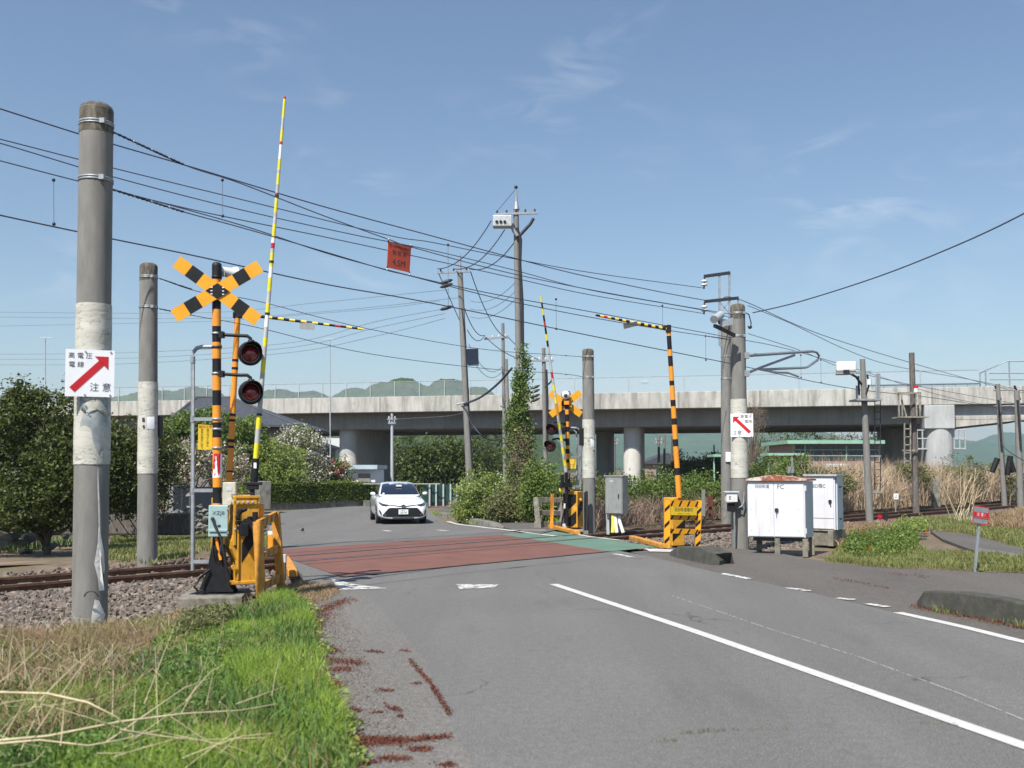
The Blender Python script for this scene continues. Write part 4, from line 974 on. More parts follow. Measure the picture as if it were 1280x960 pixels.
lamp(mast, q, q(312.5, 442, -.12), [q(277, 418.5, dY), q(300, 419.5, dY), q(309, 420, dY), q(313, 423, dY), q(314, 428, dY)], d=R(8))
lamp(mast, q, q(313.3, 490.5, -.12), [q(277, 467.5, dY), q(300, 469, dY), q(309, 469, dY), q(313, 472, dY), q(314, 477, dY)], d=R(8))
b = MB()
for y in (417, 434, 467, 524, 536.5, 560): b.lathe(q(mastx(y), y), [(.056, -.015), (.064, -.015), (.064, .015), (.056, .015)], 'galvanised' if y not in (434,) else 'dark_metal', 18)
b.build('clamp', mast)
# sticker band, with its white arrow and letters
b = MB(); b.lathe(q(271.5, 597), [(.0575, 0), (.0575, .31)], 'sign_white', 18); b.build('sticker_band', mast); 
b = MB(); cx = q(271.5, 597, -.0595)
def onm(x, z, m, poly):
    vs = []
    for px_, pz_ in poly:
        X_ = x+px_; rr_ = .0592; X_ = max(-.05, min(.05, X_)); vs.append(q(271.5, 597)+Vector((X_, -math.sqrt(rr_**2-X_**2), z+pz_)))
    b.add(vs, [tuple(range(len(vs)))], m)
onm(0, 0, 'sign_red', [(-.045, .11), (-.028, .11), (-.028, .31), (-.045, .31)]); onm(0, 0, 'sign_red', [(-.028, .11), (-.016, .11), (-.006, .25), (-.006, .31), (-.028, .31)])
onm(0, 0, 'sign_red', [(-.006, .26), (.006, .26), (.006, .31), (-.006, .31)]); onm(0, 0, 'sign_red', [(.006, .25), (.02, .06), (.034, .06), (.034, .31), (.006, .31)]); onm(0, 0, 'sign_red', [(.034, .06), (.047, .06), (.047, .31), (.034, .31)])
onm(-.018, .0, 'sign_red', [(-.018, .055), (0, .02), (.018, .055)]); onm(.033, .0, 'sign_red', [(-.012, .055), (0, .03), (.012, .055)])
b.build('arrow_marks', mast)
b = MB()
for i, ch in enumerate('非常'): text_into(b, ch, .05, q(271.5, 597, -.062)+Vector((-.022, 0, .25-.075*i)), (1, -.35, 0), (0, 0, 1), 'sign_white', .7)
b.build('lettering', mast)
# yellow notice on the mast's left
c = q(256.5, 546.5, -.02); ax, ay, Rm = plane_of(c, R(4))
b = MB(); b.prism([(-.088, -.16), (.088, -.16), (.088, .155), (-.088, .165)], .004, 'sign_yellow', c, ax, ay); g = b.build('notice', mast)
b = MB(); text_into(b, '踏切注意', .042, c+ay*.132, ax, ay, 'sign_red')
for k, col in enumerate(('踏切内立入禁止', '係員の指示に従う')):
    for i, ch in enumerate(col): text_into(b, ch, .034, c+ax*(.03-.07*k)+ay*(.092-.033*i), ax, ay, 'rust_red')
b.build('lettering', g)
# white horn behind the crossbuck
b = MB(); hc = q(283, 340, .12); b.lathe(hc, [(.03, -.12), (.05, -.06), (.075, .06), (.11, .12), (.115, .13), (.1, .12), (.02, 0)], 'white_plastic', 16, Vector((.6, .7, -.15)).normalized()); b.box(q(277, 343, .06), (.1, .06, .05), 'galvanised'); b.build('horn', mast)
# climbing rail of galvanised tube
b = MB()
b.tube([q(241, 713, .1), q(241, 446, .1), q(242, 440, .1), q(246, 435, .1), q(252, 433.5, .1), q(277, 433.5, .1)], .026, 'galvanised', 10)
for y in (524, 613, 702): b.bar(q(242, y, .1), q(278, y, .08), .05, .045, 'galvanised')
for y in (524, 613, 450): b.cyl(q(241, y+4, .1), q(241, y-4, .1), .032, 'galvanised', n=10)
b.build('climbing_rail', mast)
# cast iron foot
b = MB()
cx, cz = q(271, 739), 0
b.box(q(270, 741.5), (.56, .5, .03), 'black_paint')
prof = [(-.21, .0), (.21, .0), (.12, .34), (.085, .6), (-.075, .6), (-.12, .34)]
for Yo in (-.12, .1): b.prism(prof, .02, 'black_paint', q(271.5, 740, Yo))
b.cyl(q(271, 741), q(271, 690), .085, 'black_paint', .075, 14); 
for dx in (-.02,): b.prism([(-.26, 0), (0.0, 0), (0.0, .5), (-.05, .45)], .02, 'black_paint', q(270, 740, -.02), Vector((.95, -.3, 0)))
b.prism([(0, 0), (.26, 0), (.05, .45), (0, .5)], .02, 'black_paint', q(272, 740, .02), Vector((.95, .3, 0)))
b.build('cast_foot', mast, .006)
b = MB(); b.tube([q(248, 739, -.2), q(243, 734, -.25), q(250, 722, -.2), q(262, 712, -.15)], .016, 'black_paint', 6); b.tube([q(258, 742, -.25), q(252, 738, -.3), q(245, 742, -.25)], .014, 'black_paint', 6); b.build('cable', mast)
# boxes carried by the mast
c = q(273.3, 651, -.14); ax, ay, Rm = plane_of(c, R(-3))
b = MB(); b.box(c, (.24, .15, .40), 'pale_blue_box', Rm); g = b.build('terminal_box', mast, .012)
b = MB(); b.box(c+Vector((0, 0, -.12))+Rm @ Vector((0, -.08, 0)), (.22, .02, .03), 'pale_blue_box', Rm)
for z in (-.15, .15): b.box(c+Rm @ Vector((.115, -.06, z)), (.03, .05, .03), 'galvanised', Rm)
b.build('lid_rib', g, .004)
b = MB(); text_into(b, 'XZJ8', .065, c+Rm @ Vector((.0, -.0765, .10)), ax, ay, 'grey_ink', 1.1); b.box(c+Rm @ Vector((.01, -.077, -.06)), (.035, .006, .025), 'ink', Rm); b.build('lettering', g)
b = MB(); b.tube([c+Rm @ Vector((-.07, -.1, .03)), c+Rm @ Vector((-.03, -.12, -.08)), q(276, 672, -.3), q(281, 700, -.32), q(287, 735, -.25)], .016, 'dark_metal', 8); b.sphere(c+Rm @ Vector((-.07, -.09, .03)), .025, 'dark_metal'); b.build('conduit', g)
b = MB(); c = q(287.5, 617, -.06); b.box(c, (.165, .13, .29), 'beige_box', facing(c, R(-10))); g = b.build('junction_box', mast, .01)
b = MB(); Rm = facing(c, R(-10)); b.box(c+Rm @ Vector((0, -.067, .06)), (.07, .006, .045), 'pale_grey_side_shade', Rm); b.cyl(c+Rm @ Vector((0, -.065, -.11)), c+Rm @ Vector((0, -.09, -.11)), .035, 'beige_box', n=12); b.box(c+Rm @ Vector((.05, -.075, -.02)), (.04, .02, .04), 'grey_box', Rm); b.build('latch', g)
b = MB()       # hanging cables below the box
for k in range(4): b.tube([q(267+k*3.5, 671, -.12), q(266+k*3.2, 690, -.16-.01*k), q(270+k*2, 708, -.1)], .014, 'dark_metal', 6)
b.tube([q(270, 672, -.16), q(276, 700, -.17)], .02, 'orange_paint', 8); b.build('cable', mast)
# concrete footing
b = MB(); b.box(D(270, 757, 13.2)+Vector((0, -.05, 0)), (.78, .95, .34), 'block_concrete', yaw(R(8))); o = b.build('concrete_footing', None, .02)
tag(o, 'weathered concrete block under the black cast foot of the near crossing signal', 'footing')

# ---------------- near barrier machine and its raised arm
Y = 13.25
bar_ = thing('crossing_barrier', D(303, 728, Y), 'near left yellow barrier machine with its yellow and grey arm raised high', 'barrier', 'level crossing barriers')
q = lambda px, py, dy=0.0: D(px, py, Y+dy)
Rm = yaw(R(28)); c0 = q(303, 728)
def mach(b, w, d, h, c, m, z0=0): b.box(c+Vector((0, 0, z0+h/2)), (w, d, h), m, Rm)
b = MB()
L_ = lambda x, y, z: c0+Rm @ Vector((x, y, z))
# tall housing seen edge-on, wider at the bottom front
side = [(-.12, 0), (.13, 0), (.15, .45), (.15, 1.08), (-.14, 1.08), (-.16, .62), (-.19, .55), (-.19, .45), (-.12, .30)]
b.prism(side, .40, 'machine_yellow', L_(0, -.2, .0), Rm @ Vector((1, 0, 0)), Vector((0, 0, 1)))
g = b.build('machine_housing', bar_, .012)
b = MB()
b.prism([(-.06, .27), (-.06, .52), (.14, .84), (.14, .58)], .004, 'black_paint', L_(0, -.2045, 0), Rm @ Vector((1, 0, 0)), Vector((0, 0, 1)))
b.prism([(-.13, .45), (-.17, .52), (-.17, .62), (-.13, .66)], .004, 'black_paint', L_(0, -.2045, 0), Rm @ Vector((1, 0, 0)), Vector((0, 0, 1)))
b.build('black_stripe', g)
b = MB()
b.box(L_(-.155, -.21, .80), (.035, .03, .62), 'machine_yellow', Rm); b.box(L_(-.03, -.21, 1.03), (.3, .03, .05), 'machine_yellow', Rm)
b.box(L_(0, 0, .02), (.4, .46, .04), 'machine_yellow', Rm); b.box(L_(.0, 0, 1.1), (.33, .44, .035), 'machine_yellow', Rm)
b.box(L_(-.11, -.215, .5), (.02, .02, .9), 'machine_yellow', Rm)
b.build('cover_flange', g, .006)
b = MB()
for x, z in ((-.12, 1.04), (-.06, 1.04), (0, 1.04), (.06, 1.04), (-.155, .7), (-.08, .62), (-.08, .68), (.11, .3), (.11, .5)): b.cyl(L_(x, -.2, z), L_(x, -.235, z), .014, 'pale_grey_side_shade', n=8)
b.cyl(L_(-.17, -.2, .22), L_(-.17, -.25, .22), .03, 'machine_yellow', n=10); b.build('rivets', g)
b = MB()       # pivot, counterweight and crank on the road side
b.cyl(q(309, 655, -.28), q(309, 655, -.05), .075, 'black_paint', n=16)
b.box(q(305, 662, -.3), (.1, .12, .16), 'black_paint', yaw(R(20))); b.box(q(312, 664, -.2), (.14, .14, .12), 'black_paint')
b.tube([q(297, 650, -.3), q(300, 640, -.3), q(308, 636, -.3)], .028, 'black_paint', 8)
for k in range(7): b.box(q(300+3*math.cos(k*.7+1.5), 652+14*math.sin(k*.5-1.4), -.32), (.05, .05, .05), 'black_paint', yaw(k*.3))
b.box(q(315.5, 630, -.1), (.05, .05, .42), 'black_paint'); b.box(q(316, 604.5, -.1), (.22, .12, .04), 'black_paint'); b.box(q(316, 609, -.1), (.14, .1, .06), 'black_paint')
b.box(q(316, 655, -.15), (.12, .1, .2), 'black_paint'); b.cyl(q(319, 665, -.2), q(319, 640, -.2), .035, 'black_paint', n=10)
b.build('pivot_gear', bar_, .006)
b = MB(); b.box(q(320, 654, .05), (.16, .2, .5), 'orange_paint', Rm); b.box(q(317, 678, 0), (.1, .2, .42), 'orange_paint', Rm); b.build('rear_cover', bar_, .01)
b = MB(); a_, z_ = q(317.3, 604, -.1), q(356, 121, -.1); F_ = lambda t: a_.lerp(z_, t)
b.cyl(F_(0), F_(.063), .05, 'black_paint', .045, 14); g = b.build('arm_sleeve', bar_)
b = MB(); b.box(F_(.045)+Vector((.01, -.047, 0)), (.035, .01, .07), 'sign_white'); b.build('label_marks', g)
b = MB()
pt = [(574, 555, 'bar_yellow'), (555, 537, 'bar_grey'), (537, 520, 'bar_yellow'), (520, 468, 'bar_grey'), (468, 452, 'bar_yellow'), (452, 435, 'bar_grey'), (435, 424, 'bar_yellow'), (424, 411, 'bar_grey'), (411, 395, 'sign_white'), (395, 381, 'bar_yellow'), (381, 366, 'bar_grey'), (366, 349, 'bar_yellow'), (349, 336, 'sign_white'), (336, 318, 'bar_yellow'), (318, 313, 'bar_grey'), (313, 306, 'sign_red'), (306, 300, 'sign_white'), (300, 282, 'bar_yellow'), (282, 268, 'bar_grey'), (268, 250, 'bar_yellow'), (250, 247, 'bar_grey'), (247, 243, 'sign_red'), (243, 232, 'bar_grey'), (232, 218, 'bar_yellow'), (218, 214, 'bar_grey'), (214, 200, 'bar_yellow'), (200, 182, 'sign_white'), (182, 178, 'sign_red'), (178, 162, 'bar_yellow'), (162, 148, 'bar_grey'), (148, 124, 'bar_yellow'), (124, 121, 'sign_red')]
for y0, y1, m_ in pt:
    t0, t1 = (604-y0)/483, (604-y1)/483; ra, rb = .036-.019*t0, .036-.019*t1
    b.cyl(F_(t0), F_(t1), ra, m_, rb, 12, caps=y1 < 122)
b.build('arm', bar_)
b = MB()
for y in (520, 395, 330, 247): t0 = (604-y)/483; b.cyl(F_(t0-.002), F_(t0+.004), .04-.018*t0, 'dark_metal', n=12)
b.build('arm_joint', bar_)

# ---------------- wooden guard frame at the near left
gf = thing('guard_frame', D(326, 742, 12.9), 'amber painted wooden guard frame with three rails beside the near left barrier', 'guard frame', 'wooden guard frames')
A0, A1 = D(327, 744, 12.85), D(322, 652, 12.9); B0, B1 = D(352, 733, 13.95), D(344.5, 640, 13.95)
A0.z -= .1; B0.z -= .1
for a_, z_ in ((A0, A1), (B0, B1)): b = MB(); b.bar(a_, z_, .105, .09, 'amber_paint', Vector((0, 1, 0))); b.build('leg', gf, .006)
def guard_rail_piece(par, a_, z_, wd, th, spots, mt='amber_paint'):
    b = MB(); b.bar(a_, z_, th, wd, mt); d_ = (z_-a_); s_, o__ = basis(d_)
    for k in range(spots):
        c_ = a_+d_*((k+.55)/spots)
        for sg in (1, -1):
            n__ = s_*sg*(th/2+.002); u_ = d_.normalized()*.05; v_ = o__*wd*.42
            b.add([c_-u_-v_+n__, c_-u_*.1-v_+n__, c_+u_+v_+n__, c_+u_*.1+v_+n__], [(0, 1, 2, 3)], 'black_paint')
    b.build('rail', par)
for t0, w_ in ((.96, .11), (.56, .09), (.2, .1)): guard_rail_piece(gf, A0.lerp(A1, t0), B0.lerp(B1, t0), w_, .05, 4)
# near left timber kerb + posts
def timber(px0, px1, w, h, label, posts=False, Yn=None):
    a_, z_ = P(*px0), P(*px1); b = MB(); b.bar(a_+Vector((0, 0, h/2+.01)), z_+Vector((0, 0, h/2+.01)), w, h, 'amber_paint', Vector((0, 0, 1))); o = b.build('timber_kerb', None, .012)
    tag(o, label, 'timber kerb', 'yellow timber kerbs along the crossing'); return o
timber((366, 722), (356, 703), .14, .1, 'short yellow timber kerb with a white top by the near left guard frame')
timber((829, 686.0), (790, 675), .14, .09, 'long yellow timber kerb at the right edge of the green walkway, by the sign frame')
timber((722, 668.5), (688, 660.5), .15, .09, 'yellow timber kerb at the foot of the far yellow machine')
b = MB(); b.cyl(D(355, 703, 15), D(355, 693, 15), .04, 'white_plastic', n=12); b.cyl(D(355, 726, 14.95), D(355, 703, 14.95), .035, 'block_concrete', n=12); tag(b.build('marker_post', None), 'small white topped marker post behind the near left guard frame', 'marker post')
b = MB(); b.cyl(D(339.5, 692, 18.6), D(339.5, 668, 18.6), .07, 'orange_paint', n=12); b.cyl(D(339.5, 668, 18.6), D(339.5, 664, 18.6), .07, 'white_plastic', n=12); tag(b.build('marker_post', None), 'orange and white marker post seen through the near left guard frame', 'marker post')

# ---------------- bent-arm barrier beyond, far left (orange pole)
Y = 19.6; q = lambda px, py, dy=0.0: D(px, py, Y+dy)
bb = thing('crossing_barrier', q(280, 690), 'plain orange barrier pole behind the near crossbuck, bent arm reaching right', 'barrier', 'level crossing barriers')
b = MB(); F_ = lambda y: q(297-(y-395)/295*15, y)
ys = [690, 590, 588, 560, 557, 553, 549, 527, 524, 520, 517, 462, 459, 452, 449, 396]
for i, (y0, y1) in enumerate(zip(ys, ys[1:])): b.cyl(F_(y0), F_(y1), .058 if i % 2 == 0 else .062, 'orange_paint' if i % 2 == 0 else 'black_paint', n=12, caps=False)
b.build('upright', bb)
b = MB(); b.box(F_(394), (.16, .12, .12), 'black_paint'); b.build('hinge', bb, .01)
b = MB(); a_, z_ = q(297, 392), q(454, 411.5, .3); N = 22
for i in range(N):
    m_ = 'sign_yellow' if (i % 2 == 1 and i > 2) else 'black_paint'
    if i == 17: m_ = 'sign_red'
    b.cyl(a_.lerp(z_, i/N), a_.lerp(z_, (i+1)/N), .034-.014*i/N, m_, .034-.014*(i+1)/N, 10, caps=i in (0, N-1))
b.build('arm', bb)
c = q(384, 407.5, .15); b = MB(); b.box(c, (.28, .02, .13), 'grey_box', Matrix.Rotation(R(5), 3, 'Y')); o = b.build('hanging_plate', bb)
b = MB(); b.box(q(282, 655), (.45, .5, 1.0), 'machine_yellow', yaw(R(28))); b.build('machine_housing', bb, .02)

# ---------------- bent-arm barrier at the right
Y = 22.0; q = lambda px, py, dy=0.0: D(px, py, Y+dy)
bb = thing('crossing_barrier', q(844, 680), 'orange and black banded barrier pole behind the name board, bent arm reaching left', 'barrier', 'level crossing barriers')
F_ = lambda y: q(835.7+(y-413)*13/207, y)
b = MB()
bands_ = [620, 595, 587, 560, 551, 530, 521, 502, 496, 471, 466, 451, 441, 426, 413]
for i, (y0, y1) in enumerate(zip([622, 594, 585, 558, 549, 531, 523, 508, 500, 482, 476, 458, 445, 437, 420], [594, 585, 558, 549, 531, 523, 508, 500, 482, 476, 458, 445, 437, 420, 413])):
    b.cyl(F_(y0), F_(y1), .06-.012*i/15, 'orange_paint' if i % 2 == 0 else 'black_paint', n=12, caps=False)
b.build('upright', bb)
b = MB(); b.box(F_(411), (.1, .14, .16), 'black_paint'); b.box(q(833, 409), (.1, .1, .07), 'black_paint'); b.build('hinge', bb, .01)
b = MB(); a_, z_ = q(836, 412), q(745, 394, -.6); N = 20
for i in range(N):
    m_ = 'sign_yellow' if i % 2 == 0 else 'black_paint'
    if i == 17: m_ = 'sign_red'
    b.cyl(a_.lerp(z_, i/N), a_.lerp(z_, (i+1)/N), .038-.015*i/N, m_, .038-.015*(i+1)/N, 10, caps=i in (0, N-1))
b.build('arm', bb)
b = MB(); b.box(q(788, 406, -.3), (.3, .02, .12), 'pale_steel', Matrix.Rotation(R(-14), 3, 'Y') @ Matrix.Rotation(R(40), 3, 'X')); b.build('hanging_plate', bb)
c = q(844, 682, .3); Rm = yaw(R(24)); b = MB(); b.box(c+Vector((-.02, 0, .52)), (.32, .36, 1.04), 'machine_yellow', Rm); g = b.build('machine_housing', bb, .02)
b = MB(); ax, ay = Rm @ Vector((1, 0, 0)), Vector((0, 0, 1))
for z in (.1, .62): b.prism([(-.16, z), (.16, z+.26), (.16, z+.5 if z > .5 else z+.48), (-.16, z+.22)] if z < .5 else [(-.16, z), (.0, z+.13), (.16, z+.26), (.1, .98), (-.05, .98), (-.16, .9)], .003, 'black_paint', c+Vector((-.02, 0, 0))+Rm @ Vector((0, -.184, 0)), ax, ay)
b.build('black_stripe', g)

# yellow and black guard frame carrying the crossing's name
Y = 21.1; q = lambda px, py, dy=0.0: D(px, py, Y+dy)
gf = thing('guard_frame', q(852, 684), 'yellow and black guard frame carrying the crossing name board', 'guard frame', 'wooden guard frames')
for xa, xb, dy, wd, ys_ in ((833.5, 834, 0, .12, (636, 656, 676)), (871.5, 873.5, .45, .11, (640, 655, 668, 681))):
    b = MB(); b.bar(q(xa, 686.5, dy), q(xb, 625.5, dy), wd, .09, 'signal_orange', Vector((0, 1, 0)))
    for y in ys_:
        c_ = q(xb if y < 655 else (xa+xb)/2, y, dy-.05); b.add([c_+Vector((-.052, 0, -.07)), c_+Vector((.052, 0, .03)), c_+Vector((.052, 0, .1)), c_+Vector((-.052, 0, .0))], [(0, 1, 2, 3)], 'black_paint')
    b.build('leg', gf)
for y0, y1, w in ((629, 630, .13), (646.5, 647.5, .1), (663.5, 664.5, .1)):
    b = MB(); a_, z_ = q(833, y0), q(874, y1, .45); b.bar(a_, z_, .05, w, 'signal_orange'); d_ = (z_-a_).normalized(); n__ = d_.cross(Vector((0, 0, 1)))
    for k in range(4):
        c_ = a_.lerp(z_, (k+.6)/4)+n__*.0275; b.add([c_-d_*.055-Vector((0, 0, w*.44)), c_-d_*.01-Vector((0, 0, w*.44)), c_+d_*.055+Vector((0, 0, w*.44)), c_+d_*.01+Vector((0, 0, w*.44))], [(0, 1, 2, 3)], 'black_paint')
    b.build('rail', gf)

a_, z_ = q(838, 638.5, -.03), q(871, 639, .33); ax = (z_-a_).normalized(); ay = Vector((0, 0, 1)); c = (a_+z_)/2; w = (z_-a_).length
b = MB(); b.prism([(-w/2, -.085), (w/2, -.085), (w/2, .085), (-w/2, .085)], .012, 'sign_yellow', c, ax, ay); g = b.build('name_board', gf)
b = MB(); text_into(b, '羽田街道踏切', .088, c+ay*.024, ax, ay, 'ink', .95); text_into(b, 'はねだかいどうふみきり', .03, c-ay*.056, ax, ay, 'ink', 1.0); b.build('lettering', g)

# ---------------- far signal mast with machine, seen from behind
Y = 27.3; q = lambda px, py, dy=0.0: D(px, py, Y+dy)
fm = thing('crossing_signal', q(711, 661), 'smaller far black and orange crossing signal seen from behind, its orange crossbuck bare', 'crossing signal', 'crossing signals')
b = MB(); ys = [512, 518, 527, 533.5, 540, 548, 557, 561, 567, 574, 578.5, 587, 606, 612, 620, 655]
mf = lambda y: 708.3+(y-490)/170*3
for i, (y0, y1) in enumerate(zip([490]+ys, ys)): 
    b.cyl(q(mf(y0), y0), q(mf(y1), y1), .056, 'black_paint' if i % 2 == 0 else 'orange_paint', n=14, caps=False)
b.build('pole', fm)
cc = q(707, 504.5, .1); ax, ay, Rm = plane_of(cc, R(8)); n_ = ax.cross(ay)
crossarm(fm, cc, ax, ay, 1.02, .175, R(-35), True); crossarm(fm, cc-n_*.008, ax, ay, 1.02, .175, R(37), True)
b = MB(); b.box(q(707.5, 504, .02), (.3, .03, .22), 'signal_orange'); b.box(q(703.5, 504.5, -.03), (.07, .1, .13), 'black_paint'); b.box(q(708, 503.5, -.06), (.13, .1, .1), 'orange_paint'); b.build('mounting_plate', fm)
b = MB(); b.lathe(q(707, 494, -.08), [(.001, .07), (.09, .06), (.12, 0), (.11, -.04), (.06, -.05), (.001, -.05)], 'white_plastic', 14, Vector((.1, -1, .15)).normalized()); b.lathe(q(707, 494.5, -.14), [(.001, .02), (.05, .02), (.055, 0)], 'dark_metal', 12, Vector((.1, -1, .15)).normalized()); b.tube([q(709, 497, -.05), q(713, 492, 0), q(711, 489, 0)], .02, 'black_paint', 6); b.build('horn', fm)
lamp(fm, q, q(690, 536.5, -.1), [q(706, 530, 0), q(697, 527.5, 0), q(692, 528, 0), q(690.5, 531, -.05)], 1.2, R(-14))
lamp(fm, q, q(688.5, 557.5, -.1), [q(707, 550, 0), q(696, 548, 0), q(691, 549.5, 0), q(690, 552, -.05)], 1.2, R(-24))
b = MB()
b.tube([q(725.5, 612, .1), q(725.5, 541, .1), q(724, 536.5, .1), q(720, 535, .1), q(710, 534.5, .1)], .028, 'galvanised', 8)
b.tube([q(721, 612, .25), q(721, 545, .25), q(720, 540, .25), q(717, 538, .25), q(710, 537.5, .2)], .024, 'galvanised', 8)
for y in (571, 608): b.bar(q(711, y), q(726, y, .1), .05, .05, 'galvanised')
b.build('climbing_rail', fm)
c = q(716, 579.5, -.06); ax, ay = Vector((1, 0, 0)), Vector((0, 0, 1)); b = MB(); b.prism([(-.085, -.13), (.085, -.13), (.085, .13), (-.085, .13)], .004, 'sign_yellow', c, ax, ay); g = b.build('notice', fm)
b = MB()
text_into(b, '踏切注意', .036, c+ay*.108, ax, ay, 'sign_red')
for k in range(3):
    for i, ch in enumerate('立入禁止'): text_into(b, ch, .04, c+ax*(.05-.05*k)+ay*(.06-.045*i), ax, ay, 'rust_red')
b.build('lettering', g)
b = MB(); b.lathe(q(710, 598.5), [(.0575, 0), (.0575, .22)], 'sign_white', 14); b.prism([(-.03, .03), (0, 0.01), (.03, .03), (.012, .03), (.012, .2), (-.012, .2), (-.012, .03)], .001, 'sign_red', q(710, 598.5, -.06)); b.build('sticker_band', fm)
b = MB(); b.sphere(q(702.5, 612.5, -.15), .085, 'bar_yellow', 10); b.box(q(704.5, 612.5, -.2), (.06, .05, .14), 'sign_white'); b.sphere(q(701, 609.5, -.2), .03, 'sign_red', 8); b.build('small_lantern', fm)
b = MB(); b.tube([q(706, 617, 0), q(707, 640, 0), q(708, 658, 0)], .05, 'black_paint', 8); b.box(q(707, 632.5, -.05), (.1, .1, .13), 'white_plastic'); b.tube([q(706, 636, -.05), q(703, 648, -.05), q(701.5, 660, -.05)], .025, 'black_paint', 6); b.tube([q(704.5, 655, -.1), q(707, 661, -.1)], .05, 'white_plastic', 6); b.build('cable', fm)

fb = thing('crossing_barrier', q(716, 661), 'far yellow striped machine with a thin raised arm, right of the ivy', 'barrier', 'level crossing barriers')
c = q(715.5, 661.5, .05); Rm = yaw(R(-30)); b = MB(); b.box(c+Vector((.03, 0, .53)), (.4, .34, .96), 'machine_yellow', Rm); g = b.build('machine_housing', fb, .02)
ax = Rm @ Vector((1, 0, 0)); ay = Vector((0, 0, 1)); axs = Rm @ Vector((0, 1, 0))
b = MB(); o_ = c+Vector((.03, 0, 0))+Rm @ Vector((0, -.174, 0)); o2 = c+Vector((.03, 0, 0))+Rm @ Vector((.204, 0, 0))
b.prism([(-.17, .42), (.17, .72), (.17, .93), (-.05, .93), (-.17, .82)], .003, 'black_paint', o_, ax, ay); b.prism([(-.17, .08), (.06, .08), (.17, .18), (.17, .5), (-.17, .22)], .003, 'black_paint', o_, ax, ay)
b.prism([(-.15, .3), (.15, .55), (.15, .86), (-.15, .6)], .003, 'black_paint', o2, axs, ay); b.build('black_stripe', g)
b = MB(); b.box(c+Vector((.03, 0, .025)), (.3, .26, .05), 'rust_red', Rm); b.box(c+Vector((.05, -.02, -.015)), (.95, .5, .05), 'weathered_wood', Rm); b.build('footing', fb)
b = MB(); b.cyl(o2+Vector((0, 0, .78)), o2+axs*0+ax*.05+Vector((0, 0, .78)), .045, 'orange_paint', n=12); b.build('knob', fb)
a_, z_ = q(707.5, 590, -.3), q(676, 370, -.9); F_ = lambda t: a_.lerp(z_, t)
b = MB(); b.tube([q(709, 655, -.2), q(708.5, 606, -.25), q(707.5, 590, -.3)], .045, 'black_paint', 10, .04); b.box(q(707, 606, -.25), (.3, .14, .14), 'black_paint', yaw(R(20))); b.box(q(703, 598, -.25), (.1, .1, .2), 'black_paint'); b.build('pivot_gear', fb, .006)
b = MB(); N = 28
for i in range(N):
    m_ = ('bar_grey' if i < 18 else 'black_paint') if i % 2 == 0 else 'bar_yellow'
    if i in (17, 18, 19): m_ = 'bar_grey'
    if i in (15, 23): m_ = 'sign_red'
    if i in (9, 10): m_ = 'amber_paint'
    b.cyl(F_(i/N), F_((i+1)/N), .045-.022*i/N, m_, .045-.022*(i+1)/N, 10, caps=i in (0, N-1))
b.build('arm', fb)
# weathered grey frame and orange post beside it
gf = thing('guard_frame', D(686, 661, 27.6), 'weathered grey wooden guard frame left of the far yellow machine, below the ivy', 'guard frame', 'wooden guard frames')
q = lambda px, py, dy=0.0: D(px, py, 27.6+dy)
b = MB(); b.bar(q(673.5, 662), q(669.5, 622), .14, .12, 'weathered_wood', Vector((0, 1, 0))); b.build('leg', gf, .01)
b = MB(); b.bar(q(702, 661, .7), q(699, 622, .7), .12, .12, 'weathered_wood', Vector((0, 1, 0))); b.build('leg', gf, .01)
for y, w in ((625, .14), (641, .14), (656, .18)): b = MB(); b.bar(q(669, y), q(701, y+.4, .7), .08, w, 'weathered_wood'); b.build('rail', gf, .01)
b = MB(); b.bar(D(689.3, 661, 27.2), D(690.5, 618, 27.2), .09, .05, 'orange_paint', Vector((0, 1, 0))); tag(b.build('marker_post', None, .005), 'thin orange wooden post in front of the weathered grey frame', 'marker post')

# ---------------- cabinets
q = lambda px, py, Y: D(px, py, Y)
def corner_cab(name, fl, fr, dep, zt, zb, par_label, doors):
    pass
cab = thing('equipment_cabinet', D(972, 686, 19.2), 'large white double-door cabinet marked FC with a rusty roof, on concrete legs', 'cabinet', 'white trackside cabinets')
FL, FR = D(935, 671, 19.5), D(1007, 672, 19.2); ax = Vector((FR.x-FL.x, FR.y-FL.y, 0)); w = ax.length; ax.normalize(); ayd = Vector((-ax.y, ax.x, 0)); H = (D(935, 601.5, 19.5)-FL).z; z0 = FL.z; UP = Vector((0, 0, 1))
dp = .62; sd_ = (Vector((D(1020, 672, 19.9).x, D(1020, 672, 19.9).y, 0))-Vector((FR.x, FR.y, 0))); ayd = sd_.normalized()
def cpt(x, y, z): return Vector((FL.x, FL.y, z0))+ax*x+ayd*y+UP*z
b = MB(); vs = [cpt(x, y, z) for z in (0, H) for x, y in ((0, 0), (w, 0), (w, dp), (0, dp))]
b.add(vs, [(3, 2, 1, 0), (4, 5, 6, 7), (0, 1, 5, 4), (2, 3, 7, 6), (3, 0, 4, 7)], 'cabinet_white'); b.add([vs[1], vs[2], vs[6], vs[5]], [(0, 1, 2, 3)], 'pale_grey_side_shade'); bd = b.build('body', cab)
